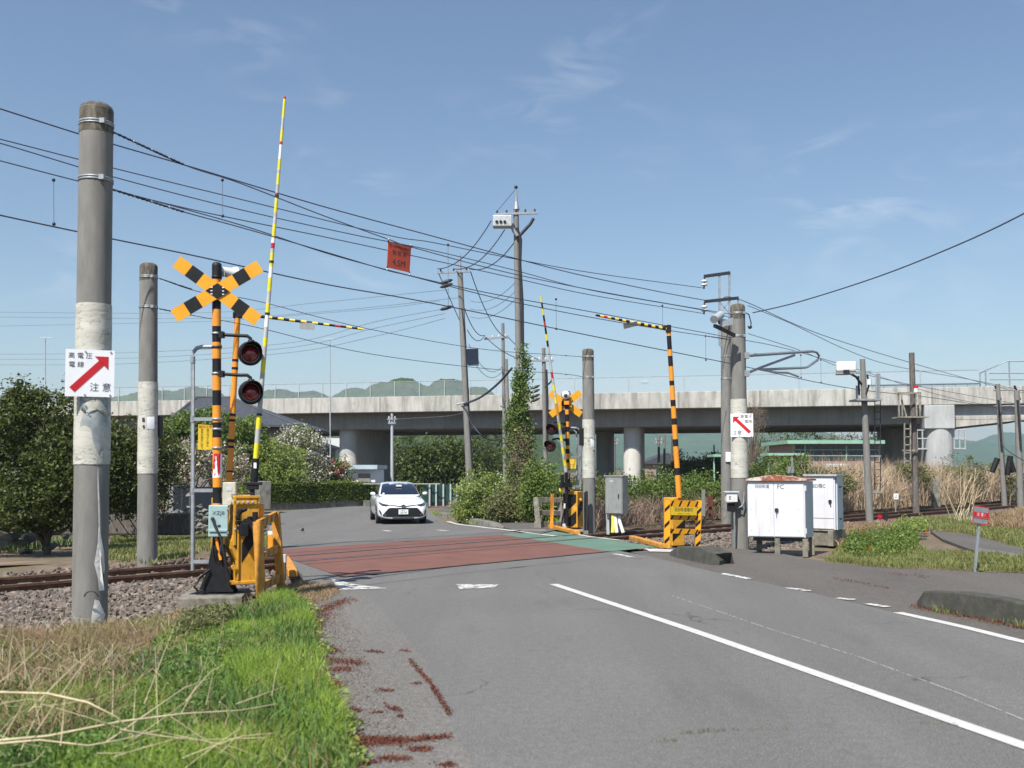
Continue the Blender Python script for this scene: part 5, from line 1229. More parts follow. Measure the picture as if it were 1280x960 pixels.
for x0, x1 in ((.015, w*.462), (w*.472, w-.02)):
    b = MB(); b.prism([(x0, .02), (x1, .02), (x1, H-.03), (x0, H-.03)], .02, 'cabinet_white', cpt(0, -.022, 0), ax, UP); d_ = b.build('door', cab, .004)
    b = MB()
    for fx in (.12, .82):
        for fz in (.12, .5, .88): b.cyl(cpt(x0+(x1-x0)*fx, -.022, H*fz), cpt(x0+(x1-x0)*fx, -.028, H*fz), .006, 'grey_ink', n=6)
    b.build('rivet', d_)
    if x0 > .1: b = MB(); b.tube([cpt(x0+.03, -.03, H*.46), cpt(x0+.035, -.06, H*.5), cpt(x0+.05, -.06, H*.47)], .014, 'dark_metal', 6); b.cyl(cpt(x0+.045, -.022, H*.49), cpt(x0+.045, -.05, H*.49), .035, 'dark_metal', n=12); b.tube([cpt(x0+.04, -.04, H*.46), cpt(x0+.045, -.04, H*.36)], .006, 'grey_ink', 5); b.build('handle', d_)
b = MB(); text_into(b, '羽田街道', .075, cpt(w*.26, -.0245, H*.905), ax, UP, 'grey_ink', .9); text_into(b, 'FC', .12, cpt(w*.585, -.0245, H*.9), ax, UP, 'grey_ink', .95); b.build('lettering', cab)
b = MB(); e = .05
rf = [cpt(-e, -.07, H+.01), cpt(w+e, -.07, H+.01), cpt(w+e, dp+e, H+.01), cpt(-e, dp+e, H+.01)]; tp = [cpt(w*.47, -.07, H+.13), cpt(w*.47, dp+e, H+.11)]
b.add(rf+[v+UP*.03 for v in rf]+tp, [(3, 2, 1, 0), (0, 1, 5, 8, 4), (2, 3, 7, 9, 6), (4, 8, 9, 7), (5, 6, 9, 8), (0, 4, 7, 3), (1, 2, 6, 5)], 'rusty_roof'); b.build('roof', cab)
b = MB(); b.box(cpt(w/2, dp/2, -.04), (w*.96, dp*.8, .07), 'dark_metal', Matrix((ax, UP.cross(ax), UP)).transposed()); b.build('base_frame', cab)
for x in (w*.5, w*.98):
    b = MB(); b.box(cpt(x, .06, -.19), (.1, .14, .34), 'block_concrete', Matrix((ax, UP.cross(ax), UP)).transposed()); b.build('leg', cab, .01)
for x in (w*.05, w*.98):
    b = MB(); b.box(cpt(x, dp*.9, -.19), (.1, .12, .34), 'block_concrete', Matrix((ax, UP.cross(ax), UP)).transposed()); b.build('leg', cab, .01)
b = MB()
for z in (.12, .88): b.cyl(cpt(w+.012, .0, H*z-.05), cpt(w+.012, .0, H*z+.05), .018, 'pale_grey_side_shade', n=8)
b.build('hinge', cab)

cab = thing('equipment_cabinet', D(1030, 682, 21.3), 'narrower white cabinet partly hidden behind the rusty-roofed one, with side door open edge', 'cabinet', 'white trackside cabinets')
FL, FR = D(1008, 661, 21.8), D(1044.5, 663, 21.4); ax = Vector((FR.x-FL.x, FR.y-FL.y, 0)); w = ax.length; ax.normalize(); H = (D(1008, 595, 21.8)-FL).z; z0 = FL.z
sd_ = Vector((D(1054.5, 662, 22.0).x-FR.x, D(1054.5, 662, 22.0).y-FR.y, 0)); ayd = sd_.normalized(); dp = sd_.length
b = MB(); vs = [cpt(x, y, z) for z in (0, H) for x, y in ((0, 0), (w, 0), (w, dp), (0, dp))]
b.add(vs, [(3, 2, 1, 0), (4, 5, 6, 7), (0, 1, 5, 4), (2, 3, 7, 6), (3, 0, 4, 7)], 'cabinet_white'); b.add([vs[1], vs[2], vs[6], vs[5]], [(0, 1, 2, 3)], 'pale_grey_side_shade'); b.build('body', cab)
b = MB(); b.prism([(.02, .24), (w-.03, .24), (w-.03, H-.03), (.02, H-.03)], .02, 'cabinet_white', cpt(0, -.022, 0), ax, UP); b.prism([(.02, .02), (w-.03, .02), (w-.03, .225), (.02, .225)], .02, 'cabinet_white', cpt(0, -.022, 0), ax, UP); d_ = b.build('door', cab, .004)
b = MB(); b.cyl(cpt(w*.84, -.022, H*.53), cpt(w*.84, -.05, H*.53), .035, 'dark_metal', n=12); b.tube([cpt(w*.84, -.05, H*.53), cpt(w*.86, -.05, H*.46)], .014, 'dark_metal', 6); b.build('handle', d_)
b = MB(); b.prism([(0, .0), (dp*.55, .0), (dp*.55, H), (0, H)], .03, 'pale_grey_side_shade', cpt(w+.035, .06, 0), ayd, UP); b.build('side_panel', cab, .004)
b = MB()
for z in (.2, .8): b.cyl(cpt(w+.04, dp*.35, H*z), cpt(w+.075, dp*.35, H*z), .02, 'dark_metal', n=8)
b.build('latch', cab)
b = MB(); text_into(b, 'BD箱C', .1, cpt(w*.47, -.0245, H*.81), ax, UP, 'grey_ink', .95); b.build('lettering', cab)
b = MB(); rf = [cpt(-.04, -.06, H), cpt(w+.05, -.06, H), cpt(w+.05, dp+.04, H), cpt(-.04, dp+.04, H)]; b.add(rf+[v+UP*.035 for v in rf], [(3, 2, 1, 0), (4, 5, 6, 7), (0, 1, 5, 4), (1, 2, 6, 5), (2, 3, 7, 6), (3, 0, 4, 7)], 'pale_steel'); b.build('roof', cab)
b = MB(); M_ = Matrix((ax, UP.cross(ax), UP)).transposed(); b.box(cpt(w*.5, dp*.5, -.19), (w*.7, dp*.9, .3), 'block_concrete', M_); b.box(cpt(w*.93, dp*.4, -.17), (.12, dp, .34), 'block_concrete', M_); b.box(cpt(w*.5, dp*.5, -.02), (w*1.02, dp*1.0, .03), 'weathered_wood', M_); b.build('plinth', cab, .01)

cab = thing('relay_box', D(770, 666, 25.6), 'small grey steel box on a post with white pipes, right of the slim concrete pole', 'relay box')
c = D(771, 619, 25.5); Rm = facing(c, R(-26)); b = MB(); b.box(c, (.47, .34, .92), 'grey_box', Rm); g = b.build('box_body', cab, .01)
b = MB(); b.box(c+Rm @ Vector((0, -.176, 0)), (.43, .012, .88), 'grey_box', Rm); g = b.build('door', cab, .004); b = MB(); b.box(c+Rm @ Vector((.14, -.19, -.02)), (.025, .03, .1), 'dark_metal', Rm); b.box(c+Rm @ Vector((-.05, -.185, .35)), (.1, .004, .04), 'pale_steel', Rm); b.build('handle', g)
b = MB(); b.box(c+Vector((0, 0, .475)), (.52, .4, .03), 'grey_box', Rm); b.build('lid', cab, .006)
b = MB(); b.bar(D(760, 668, 25.6), D(758.5, 600, 25.6), .07, .06, 'pale_steel', Vector((0, 1, 0))); b.build('post', cab)
b = MB()
for x0, x1, m_ in ((766, 766, 'bar_yellow'), (769, 771, 'white_plastic'), (774, 779, 'white_plastic')): b.tube([D(x0, 640, 25.5), D(x0+.5, 652, 25.4), D(x1, 666, 25.3)], .045, m_, 8)
for x in (764, 776): b.tube([D(x, 642, 25.6), D(x+1, 655, 25.6)], .02, 'dark_metal', 6)
b.build('conduit', cab)

# small right-hand furniture
Y = 16.25
t_ = thing('small_sign', D(1219, 712, Y), 'small leaning red and grey notice on a post in the right grass', 'sign')
b = MB(); b.bar(D(1218.5, 715, Y), D(1223.5, 655, Y), .04, .03, 'galvanised', Vector((0, 1, 0))); b.build('post', t_)
ax = (D(1238.5, 633, Y+.1)-D(1215.5, 629.5, Y)).normalized(); ay = (D(1215.5, 629.5, Y)-D(1214, 651, Y)).normalized(); c = D(1226, 644, Y-.03); w, h = .30, .28
b = MB(); b.prism([(-w/2, -h/2), (w/2, -h/2), (w/2, h/2), (-w/2, h/2)], .01, 'galvanised', c, ax, ay); g = b.build('sign_plate', t_)
n_ = ax.cross(ay)
b = MB()
for y0, y1 in ((.128, .142), (-.142, -.128), (-.03, .045), (-.055, -.042)): b.prism([(-w/2, y0), (w/2, y0), (w/2, y1), (-w/2, y1)], .001, 'sign_red', c+n_*.003, ax, ay)
for x0, x1 in ((-.15, -.138), (.138, .15)): b.prism([(x0, -h/2), (x1, -h/2), (x1, h/2), (x0, h/2)], .001, 'sign_red', c+n_*.0035, ax, ay)
text_into(b, '注 意 !', .06, c+ay*.006+n_*.004, ax, ay, 'sign_white'); b.build('lettering', g)
b = MB(); b.box(D(1101, 646, 33), (.2, .06, .12), 'sign_red'); b.box(D(1101, 650.3, 33), (.2, .06, .05), 'sign_white'); b.box(D(1101, 655, 33), (.05, .05, .2), 'galvanised'); tag(b.build('track_marker', None), 'low red and white marker block beside the rails, right of the camera pole', 'track marker')
b = MB(); b.box(D(1107.5, 647, 32.5), (.08, .08, .36), 'block_concrete'); tag(b.build('marker_post', None), 'short grey stake right beside the red and white marker block', 'marker post')
b = MB(); b.box(D(1120, 620.5, 36), (.16, .03, .2), 'sign_white'); b.bar(D(1119.5, 622, 36.03), D(1119.5, 640, 36.03), .03, .03, 'galvanised', Vector((0, 1, 0))); text_into(b, '止', .12, D(1120, 620.5, 35.98), (1, 0, 0), (0, 0, 1), 'ink'); tag(b.build('small_sign', None), 'tiny white square plate on a stake in the dry grass beyond the rails', 'sign')
b = MB(); b.box(D(1169.5, 616, 40), (.28, .25, 1.1), 'block_concrete'); tag(b.build('marker_post', None, .02), 'squared grey concrete stump standing in the dry grass beyond the rails', 'marker post')
b = MB(); b.box(D(988, 587, 34), (.2, .15, .22), 'grey_box'); b.bar(D(990, 572, 34), D(990, 612, 34), .05, .05, 'galvanised', Vector((0, 1, 0))); tag(b.build('small_box_post', None), 'small grey box on a thin post above the roof of the rusty cabinet', 'post')
b = MB(); b.bar(D(879, 612, 28), D(879, 645, 28), .09, .09, 'pole_concrete', Vector((0, 1, 0))); tag(b.build('marker_post', None), 'thin pale concrete stake in the scrub, between name board frame and concrete pole', 'marker post')
b = MB(); b.bar(D(887.5, 645, 28.5), D(888, 621, 28.5), .09, .03, 'rust_red', Vector((0, 1, 0))); b.box(D(888, 627, 28.45), (.14, .03, .3), 'rust_red'); tag(b.build('marker_post', None), 'short rust red plate on a stake in the scrub near the concrete pole', 'marker post')

# kerb blocks
def kerb(pts, w, h, mat, label, taper=True, name='kerb_block', group=None, z0=0.0):
    """pts: pixel polyline of the foot facing the road"""
    A = [P(*p) for p in pts]; n = len(A); V = []; F = []
    for i, p in enumerate(A):
        d = (A[min(i+1, n-1)]-A[max(0, i-1)]); d.z = 0; d.normalize(); s = Vector((-d.y, d.x, 0))
        if s.y < 0: s = -s
        hh = h*(.25 if taper and i in (0, n-1) else (.8 if taper and i in (1, n-2) else 1)); hh *= random.uniform(.97, 1.03)
        V += [p+UP*(-.1), p+s*w*.12+UP*(hh+z0), p+s*w*.88+UP*(hh+z0), p+s*w+UP*(-.1)]
    for i in range(n-1):
        for k in range(3): F.append((i*4+k, (i+1)*4+k, (i+1)*4+k+1, i*4+k+1))
    b = MB(); b.add(V, F+[(0, 1, 2, 3), ((n-1)*4+3, (n-1)*4+2, (n-1)*4+1, (n-1)*4)], mat)
    o = b.build(name, None, .02); bm = bmesh.new(); bm.from_mesh(o.data); bmesh.ops.recalc_face_normals(bm, faces=bm.faces); bm.to_mesh(o.data); bm.free()
    return tag(o, label, 'kerb block', group)
kerb([(834, 693), (843, 696.5), (868, 702), (888, 706), (898, 706.5)], .5, .25, 'mossy_kerb', 'rounded weathered concrete kerb block in front of the crossing name frame', group='concrete kerb blocks by the road')
kerb([(1143, 757.5), (1152, 760), (1200, 769), (1250, 777), (1300, 786), (1500, 835)], .24, .25, 'mossy_kerb', 'long dark mossy concrete kerb block at the right edge of the road', group='concrete kerb blocks by the road')
kerb([(617, 660.5), (612, 659.5), (603, 658), (585, 653.5), (565, 648.5), (548, 644.5), (541, 642.5)], .35, .16, 'kerb_concrete', 'low concrete kerb curving beside the far pavement, behind the white car', group='concrete kerb blocks by the road', z0=.0)

# ================================================================== CAR
def make_car():
    a = R(12); p0 = P(504, 655.5); root = thing('car', p0, 'white five-door car driving towards the crossing', 'car')
    root.rotation_euler.z = a
    def put(b, name, par=root, **k): o = b.build(name, None, **k); o.parent = par; return o
    def loft(sts, prof, mat, name, sub=2):
        b = MB(); V = []; rows = []
        for st in sts:
            h = prof(*st[1:]); row = [(-x, st[0], z) for x, z in h[::-1] if x > 0] + [(x, st[0], z) for x, z in h]; rows.append(row); V += row
        k = len(rows[0]); F = [(i*k+j, i*k+j+1, (i+1)*k+j+1, (i+1)*k+j) for i in range(len(sts)-1) for j in range(k-1)]
        F += [(i*k+k-1, i*k, (i+1)*k, (i+1)*k+k-1) for i in range(len(sts)-1)]
        F += [tuple(range(k))[::-1], tuple((len(sts)-1)*k+j for j in range(k))]
        b.add(V, F, mat, True); o = put(b, name, sub=sub)
        bm = bmesh.new(); bm.from_mesh(o.data); bmesh.ops.recalc_face_normals(bm, faces=bm.faces); bm.to_mesh(o.data); bm.free(); return o
    pb = lambda w, zt, zs: [(0, zt), (.5*w, zt-.012), (.80*w, zt-.045), (.95*w, zs+.02), (1.0*w, zs-.12), (.985*w, .5), (.985*w, .36), (.95*w, .22), (.7*w, .19), (0.0001, .19)]
    body = loft([(0.0, .60, .60, .50), (.03, .70, .66, .56), (.10, .79, .72, .62), (.28, .85, .80, .69), (.6, .873, .875, .76), (.95, .873, .93, .80), (1.3, .873, .965, .84), (2.5, .875, .96, .89), (3.5, .873, .96, .91), (4.05, .85, .96, .88), (4.28, .79, .92, .80), (4.37, .66, .84, .70)], pb, 'car_white', 'body')
    pg = lambda wb, zb, wt, zt: [(0, zt), (.55*wt, zt-.008), (.9*wt, zt-.03), (wt, zt-.075), ((wt+wb)/2, (zt+zb)/2), (wb, zb), (.5*wb, zb-.05), (0.0001, zb-.05)]
    roof = loft([(1.10, .74, .93, .70, .985), (1.35, .76, .92, .66, 1.13), (1.7, .765, .92, .62, 1.32), (2.05, .765, .92, .60, 1.415), (2.5, .765, .92, .595, 1.44), (3.1, .765, .92, .585, 1.435), (3.6, .75, .92, .57, 1.37), (4.0, .72, .92, .55, 1.2), (4.25, .70, .92, .55, 1.0)], pg, 'car_white', 'cabin')
    dg = bpy.context.evaluated_depsgraph_get(); bpy.context.view_layer.update()
    trees_ = []
    for o in (body, roof):
        ev = o.evaluated_get(bpy.context.evaluated_depsgraph_get()); me = ev.to_mesh()
        trees_.append(BVHTree.FromPolygons([v.co.copy() for v in me.vertices], [tuple(p.vertices) for p in me.polygons]))
    def decal(poly, mode, mat, name, off=.006, par=root, cuts=5):
        bm = bmesh.new(); vs = [bm.verts.new((p[0], p[1], 0)) for p in poly]; bm.faces.new(vs)
        bmesh.ops.triangulate(bm, faces=bm.faces)
        for _ in range(3 if cuts > 2 else 2): bmesh.ops.subdivide_edges(bm, edges=bm.edges[:], cuts=1, use_grid_fill=True)
        V = []
        for v in bm.verts:
            u, w = v.co.x, v.co.y
            if mode == 'f': o_, d_ = Vector((u, -2, w)), Vector((0, 1, 0))
            elif mode == 'l': o_, d_ = Vector((-3, u, w)), Vector((1, 0, 0))
            else: o_, d_ = Vector((3, u, w)), Vector((-1, 0, 0))
            best = None
            for t_ in trees_:
                h = t_.ray_cast(o_, d_)
                if h[0] is not None and (best is None or h[3] < best[1]): best = (h[0], h[3])
            q = best[0] if best else o_+d_*2.2
            V.append(q-d_*off)
        F = [tuple(v.index for v in f.verts) for f in bm.faces]; bm.free()
        b = MB(); b.add(V, F, mat, True); return put(b, name, par)
    decal([(-.69, .99), (.69, .99), (.66, 1.08), (.565, 1.355), (.3, 1.385), (-.3, 1.385), (-.565, 1.355), (-.66, 1.08)], 'f', 'car_glass', 'windscreen', .012)
    for md in 'lr':
        decal([(1.62, 1.0), (2.5, 1.0), (2.5, 1.34), (2.15, 1.33)], md, 'car_glass', 'side_window', .01)
        decal([(2.57, 1.0), (3.55, 1.02), (3.75, 1.1), (3.35, 1.3), (2.57, 1.34)], md, 'car_glass', 'side_window', .01)
        for y0 in (2.53, 3.52): decal([(y0, .3), (y0+.012, .3), (y0+.012, .97), (y0, .97)], md, 'trim_black', 'door_seam', .004, cuts=2)
        decal([(1.5, .34), (1.512, .34), (1.53, .95), (1.515, .95)], md, 'trim_black', 'door_seam', .004, cuts=2)
        for yc in (.82, 3.47):
            decal([(yc+.36*math.cos(t), max(.2, .31+.36*math.sin(t))) for t in np.linspace(-.3, math.pi+.3, 18)], md, 'trim_black', 'wheel_arch', .005)
        sx = -1 if md == 'l' else 1
        b = MB(); b.box((sx*.79, 2.42, .9), (.03, .18, .03), 'car_white'); b.box((sx*.87, 2.42, .88), (.02, .16, .025), 'car_white'); put(b, 'door_handle')
        b = MB(); b.tube([(sx*.76, 1.55, 1.0), (sx*.88, 1.5, 1.02)], .025, 'trim_black', 6); g = put(b, 'mirror')
        b = MB(); b.sphere((sx*.93, 1.48, 1.02), .1, 'car_white', 12, (.95, .7, .62)); b.box((sx*.93, 1.55, 1.02), (.13, .02, .08), 'car_glass'); put(b, 'mirror_shell', g)
    decal([(-.46, .565), (.46, .565), (.51, .54), (.7, .33), (.69, .285), (.56, .255), (-.56, .255), (-.69, .285), (-.7, .33), (-.51, .54)], 'f', 'trim_black', 'grille', .01)
    decal([(-.78, .74), (-.6, .665), (-.11, .605), (.11, .605), (.6, .665), (.78, .74), (.6, .69), (.11, .635), (-.11, .635), (-.6, .69)], 'f', 'trim_black', 'bonnet_line', .012)
    for s_ in (-1, 1):
        g = decal([(s_*.44, .655), (s_*.62, .68), (s_*.81, .77), (s_*.80, .70), (s_*.73, .63), (s_*.6, .61)], 'f', 'headlamp', 'headlight', .014)
        decal([(s_*.50, .655), (s_*.62, .672), (s_*.68, .69), (s_*.66, .65), (s_*.6, .635)], 'f', 'trim_black', 'headlight_bezel', .018, g)
        decal([(s_*.60, .37), (s_*.655, .345), (s_*.63, .30), (s_*.57, .315)], 'f', 'headlamp', 'fog_lamp', .02)
        decal([(s_*.74, .42), (s_*.8, .5), (s_*.81, .44), (s_*.76, .33), (s_*.72, .3)], 'f', 'trim_black', 'bumper_slot', .01)
    decal([(-.72, .235), (.72, .235), (.7, .2), (-.7, .2)], 'f', 'trim_black', 'lower_lip', .006, cuts=2)
    b = MB(); b.prism([(.075*math.cos(t), .05*math.sin(t)) for t in np.linspace(0, 2*math.pi, 18)[:-1]], .02, 'headlamp', (0, -.035, .635)); put(b, 'emblem')
    b = MB(); b.box((0, -.055, .43), (.33, .015, .165), 'plate_white'); g = put(b, 'number_plate', bev=.003)
    b = MB(); text_into(b, '500 さ', .05, (0, -.0635, .478), (1, 0, 0), (0, 0, 1), 'plate_ink'); text_into(b, '28-34', .095, (0, -.0635, .405), (1, 0, 0), (0, 0, 1), 'plate_ink'); put(b, 'lettering', g)
    b = MB(); b.box((0, 1.55, 1.3), (.2, .04, .06), 'white_plastic'); b.box((.0, 1.62, 1.31), (.12, .05, .05), 'dark_metal'); put(b, 'interior_mirror')
    for sx in (-1, 1):
        for yc in (.82, 3.47):
            b = MB(); b.lathe((sx*.66, yc, .31), [(.001, 0), (.2, 0), (.29, .005), (.315, .04), (.315, .17), (.3, .2), (.22, .21)], 'tyre', 28, Vector((sx, 0, 0))); g = put(b, 'wheel')
            b = MB(); b.lathe((sx*.66, yc, .31), [(.22, .21), (.215, .19), (.2, .17), (.001, .165)], 'trim_black', 24, Vector((sx, 0, 0)))
            for k in range(5):
                t = 2*math.pi*k/5; b.bar((sx*.845, yc, .31), (sx*.855, yc+.205*math.cos(t), .31+.205*math.sin(t)), .05, .02, 'alloy')
            b.lathe((sx*.66, yc, .31), [(.222, .212), (.205, .215), (.2, .19)], 'alloy', 24, Vector((sx, 0, 0))); put(b, 'rim', g)
    b = MB(); b.box((0, 2.1, .2), (1.5, 3.9, .08), 'trim_black'); put(b, 'underbody')
make_car()

# ================================================================== BUILDINGS, FENCES, WALLS BEYOND
def bx2(b, x0, x1, y0, y1, z0, z1, m): b.box(((x0+x1)/2, (y0+y1)/2, (z0+z1)/2), (x1-x0, y1-y0, z1-z0), m)
h = thing('house', (-16.5, 62, -.3), 'low house with a dark grey hipped tile roof behind the trees at the left', 'house')
HY = 56
b = MB(); bx2(b, D(212, 531, HY).x, D(362, 531, HY).x, HY+.9, HY+9.5, -.4, D(371, 531, HY).z-.15, 'house_wall'); b.build('wall', h)
b = MB(); e = D(371, 531, HY); wl = D(205, 531, HY).x; x0, x1 = wl, e.x; y0, y1 = HY-.1, HY+10.5; zE = e.z
rl, rr_ = D(246, 497, HY+5), D(288, 497, HY+5)
vs = [(x0, y0, zE), (x1, y0, zE), (x1, y1, zE), (x0, y1, zE), tuple(rl), tuple(rr_)]; vs2 = [(v[0], v[1], v[2]-.12) for v in vs[:4]]
b.add(vs+vs2, [(0, 1, 5, 4), (1, 2, 5), (2, 3, 4, 5), (3, 0, 4), (6, 7, 1, 0), (7, 8, 2, 1), (8, 9, 3, 2), (9, 6, 0, 3), (9, 8, 7, 6)], 'tile_roof'); rf = b.build('roof', h)
b = MB(); b.tube([vs[1], vs[5], vs[4], vs[0]], .1, 'tile_roof', 6); b.build('ridge_tile', rf)
xw = D(345, 531, HY).x
b = MB(); bx2(b, xw-.9, xw+.7, HY+.82, HY+.89, 1.2, 2.6, 'window_glass'); f_ = b.build('window', h)
b = MB()
for x in (xw-.95, xw-.1, xw+.75): b.bar((x, HY+.8, 1.15), (x, HY+.8, 2.65), .06, .05, 'dark_metal', Vector((0, 1, 0)))
b.bar((xw-.95, HY+.8, 2.65), (xw+.75, HY+.8, 2.65), .05, .06, 'dark_metal'); b.build('frame', f_)
# small white block-roofed building under the viaduct
Yb = 58; g = thing('small_building', D(455, 620, Yb), 'small white flat-roofed building with pale blue roof edge behind the hedge', 'building')
a0, a1 = D(430, 586.5, Yb), D(470, 586.5, Yb)
b = MB(); bx2(b, D(424, 600, Yb).x, D(469, 600, Yb).x, Yb, Yb+4, -.4, a0.z-.02, 'white_wall'); b.build('wall', g)
b = MB(); bx2(b, D(434, 600, Yb).x, a1.x+.12, Yb-.4, Yb+4.4, a0.z, a0.z+.24, 'pale_roof'); b.build('roof', g)
b = MB(); bx2(b, D(448, 600, Yb).x, D(463, 600, Yb).x, Yb-.06, Yb-.005, -.2, D(455, 592, Yb).z, 'house_wall'); b.build('door', g)
Yb = 104; g = thing('white_house', D(400, 600, Yb), 'cream and white two-storey building seen under the viaduct beside the left pier', 'house')
b = MB(); bx2(b, D(372, 600, Yb).x, D(419, 600, Yb).x, Yb, Yb+9, -.5, D(400, 561, Yb).z, 'white_wall'); b.build('wall', g)
b = MB(); bx2(b, D(372, 600, Yb).x-.5, D(419, 600, Yb).x+.6, Yb-.8, Yb+9.5, D(400, 561, Yb).z, D(400, 548, Yb).z, 'white_wall'); b.build('roof', g)
for px in (398, 408):
    b = MB(); bx2(b, D(px, 600, Yb).x, D(px+5, 600, Yb).x, Yb-.05, Yb-.01, D(400, 575, Yb).z, D(400, 564, Yb).z, 'window_glass'); b.build('window', g)
# dim house row and yard seen under the deck (px 640-760)
for i, (px0, px1, Yb, yt, col, lab) in enumerate(((800, 868, 118, 566, 'tile_roof', 'dark pitched roof of a far house beyond the viaduct, behind the striped barrier pole'), (640, 668, 122, 573, 'tile_roof', 'dim far house roof seen under the viaduct beside the ivy column'))):
    g = thing('far_house', D((px0+px1)/2, 600, Yb), lab, 'house', 'far houses beyond the viaduct')
    b = MB(); xa, xb = D(px0, 600, Yb).x, D(px1, 600, Yb).x; zt = D(800, yt, Yb).z; zw = D(800, yt+14, Yb).z
    bx2(b, xa+.4, xb-.4, Yb, Yb+6, -.5, zw, 'brick_tan'); b.build('wall', g)
    b = MB(); xm = (xa+xb)/2; b.add([(xa, Yb-.4, zw), (xb, Yb-.4, zw), (xm, Yb-.4, zt), (xa, Yb+6.5, zw), (xb, Yb+6.5, zw), (xm, Yb+6.5, zt)], [(0, 1, 2), (5, 4, 3), (0, 2, 5, 3), (1, 4, 5, 2), (0, 3, 4, 1)], col); b.build('roof', g)
b = MB(); bx2(b, D(865, 590, 100).x, D(905, 590, 100).x, 100, 104, -.5, D(880, 579, 100).z, 'sign_yellow'); g = thing('low_shed', D(885, 600, 100), 'low pale yellow shed wall beyond the scrub, left of the concrete pole', 'shed'); 
b = MB(); bx2(b, D(826, 590, 92).x, D(862, 590, 92).x, 92, 95, -.5, D(840, 583, 92).z, 'beige_box'); b.build('wall', g); b = MB(); bx2(b, D(825, 590, 92).x, D(863, 590, 92).x, 91.8, 95.3, D(840, 583, 92).z, D(840, 581.5, 92).z, 'pale_roof'); b.build('roof', g)
# green-roofed building on the right
Yb = 62; g = thing('station_building', D(1045, 600, Yb), 'long low building with pale green roof edge and wide dark windows under the viaduct', 'building')
X = lambda px, Yq=Yb: D(px, 586, Yq).x; Zz = lambda py, Yq=Yb: D(640, py, Yq).z
b = MB(); bx2(b, X(990), X(1101), Yb, Yb+5.5, -.5, Zz(555), 'brick_tan'); b.build('wall', g)
b = MB(); bx2(b, X(982), X(1101)+.1, Yb-.5, Yb+6, Zz(555)+.005, Zz(550.5), 'green_roof'); b.build('roof', g)
b = MB(); bx2(b, X(994.5), X(1098), Yb-.03, Yb-.005, Zz(575.5), Zz(556.5), 'window_glass'); w_ = b.build('window', g)
b = MB()
for px in (1005.5, 1057): bx2(b, X(px), X(px+1.5), Yb-.08, Yb-.031, Zz(575.5), Zz(556.5), 'green_roof')
for py in (562, 569.3): bx2(b, X(994.5), X(1098), Yb-.07, Yb-.032, Zz(py+.8), Zz(py-.1), 'green_roof')
for px in range(1000, 1098, 7): bx2(b, X(px), X(px+.4), Yb-.05, Yb-.031, Zz(575.5), Zz(556.5), 'grey_ink')
b.build('frame', w_)
g = thing('canopy', D(980, 590, 60), 'low pale green canopy roof left of the green-roofed building', 'canopy')
b = MB(); Yq = 60; bx2(b, X(958, Yq), X(1003, Yq), Yq-.5, Yq+1.5, Zz(569.5, Yq), Zz(566.5, Yq), 'green_roof'); b.build('roof', g)
b = MB(); bx2(b, X(985, Yq), X(1003, Yq), Yq+.2, Yq+1.4, -.4, Zz(569.5, Yq), 'house_wall'); bx2(b, X(960, Yq), X(961.5, Yq), Yq, Yq+.1, -.4, Zz(569.5, Yq), 'green_roof'); b.build('wall', g)
g = thing('canopy', D(920, 590, 60), 'short pale green canopy roof seen left of the arrow-board pole', 'canopy')
b = MB(); bx2(b, X(890, Yq), X(916, Yq), Yq-.5, Yq+1.5, Zz(571, Yq), Zz(568, Yq), 'green_roof'); b.build('roof', g); b = MB(); bx2(b, X(892, Yq), X(893.5, Yq), Yq, Yq+.1, -.4, Zz(571, Yq), 'green_roof'); b.build('post', g)
b = MB()
for k in range(14): 
    px = 1033+k*2; b.box((X(px, 57), 57, Zz(582, 57)), (.06, .3, .14), 'sign_white')
bx2(b, X(1032, 57), X(1061, 57), 57.1, 57.16, Zz(584, 57), Zz(580.6, 57), 'trim_black'); bx2(b, X(1032, 57), X(1061, 57), 56.9, 57.2, Zz(580.6, 57), Zz(579.8, 57), 'sign_white'); tag(b.build('awning', None), 'short white corrugated awning above the reeds before the brown wall', 'awning')

# hedge, its kerb wall and the white gate wall
hd = thing('hedge', (-9.2, 48.5, -.3), 'long clipped dark green hedge along the far side of the road', 'hedge')
ha, hb = P(329, 637), P(466, 632); hb = hb+(hb-ha)*.05
d_ = (hb-ha); L_h = d_.length; d_.normalize(); nrm = Vector((-d_.y, d_.x, 0)) if d_.x < 0 else Vector((d_.y*-1, d_.x, 0))
if nrm.x > 0: nrm = -nrm
N = 26000; uu = rng.random(N)*L_h; face = rng.random(N)
ww = np.where(face < .55, rng.uniform(-.05, .12, N), rng.uniform(0, 1.0, N)); hz_ = np.where(face < .55, rng.uniform(.2, 1.18, N), 1.15+rng.normal(size=N)*.035)
hz_ += .05*np.sin(uu*1.7)+.03*np.sin(uu*4.1); hz_ = np.where(hz_ < .25, .25, hz_)
pts = np.stack([ha.x+d_.x*uu+nrm.x*ww, ha.y+d_.y*uu+nrm.y*ww, -.3+hz_], 1)
V, F = leaf_arrays(pts, .1, .6); fast_mesh('leaves', V, [F], ['leaf_hedge'], hd)
b = MB(); c_ = (ha+hb)/2+nrm*.55; b.box((c_.x, c_.y, .38), (L_h, .8, .95), 'leaf_dark', yaw(math.atan2(d_.y, d_.x))); b.build('core', hd)
b = MB(); c_ = (ha+hb)/2+nrm*.15; b.box((c_.x, c_.y, -.2), (L_h+1, .34, .46), 'kerb_concrete', yaw(math.atan2(d_.y, d_.x))); tag(b.build('low_wall', None, .02), 'low concrete kerb wall under the clipped hedge', 'low wall')
b = MB(); b.box(D(328, 619, 44), (.5, 1.2, 1.2), 'kerb_concrete', yaw(R(25))); tag(b.build('gate_wall', None, .03), 'pale concrete gate wall at the left end of the clipped hedge', 'wall')
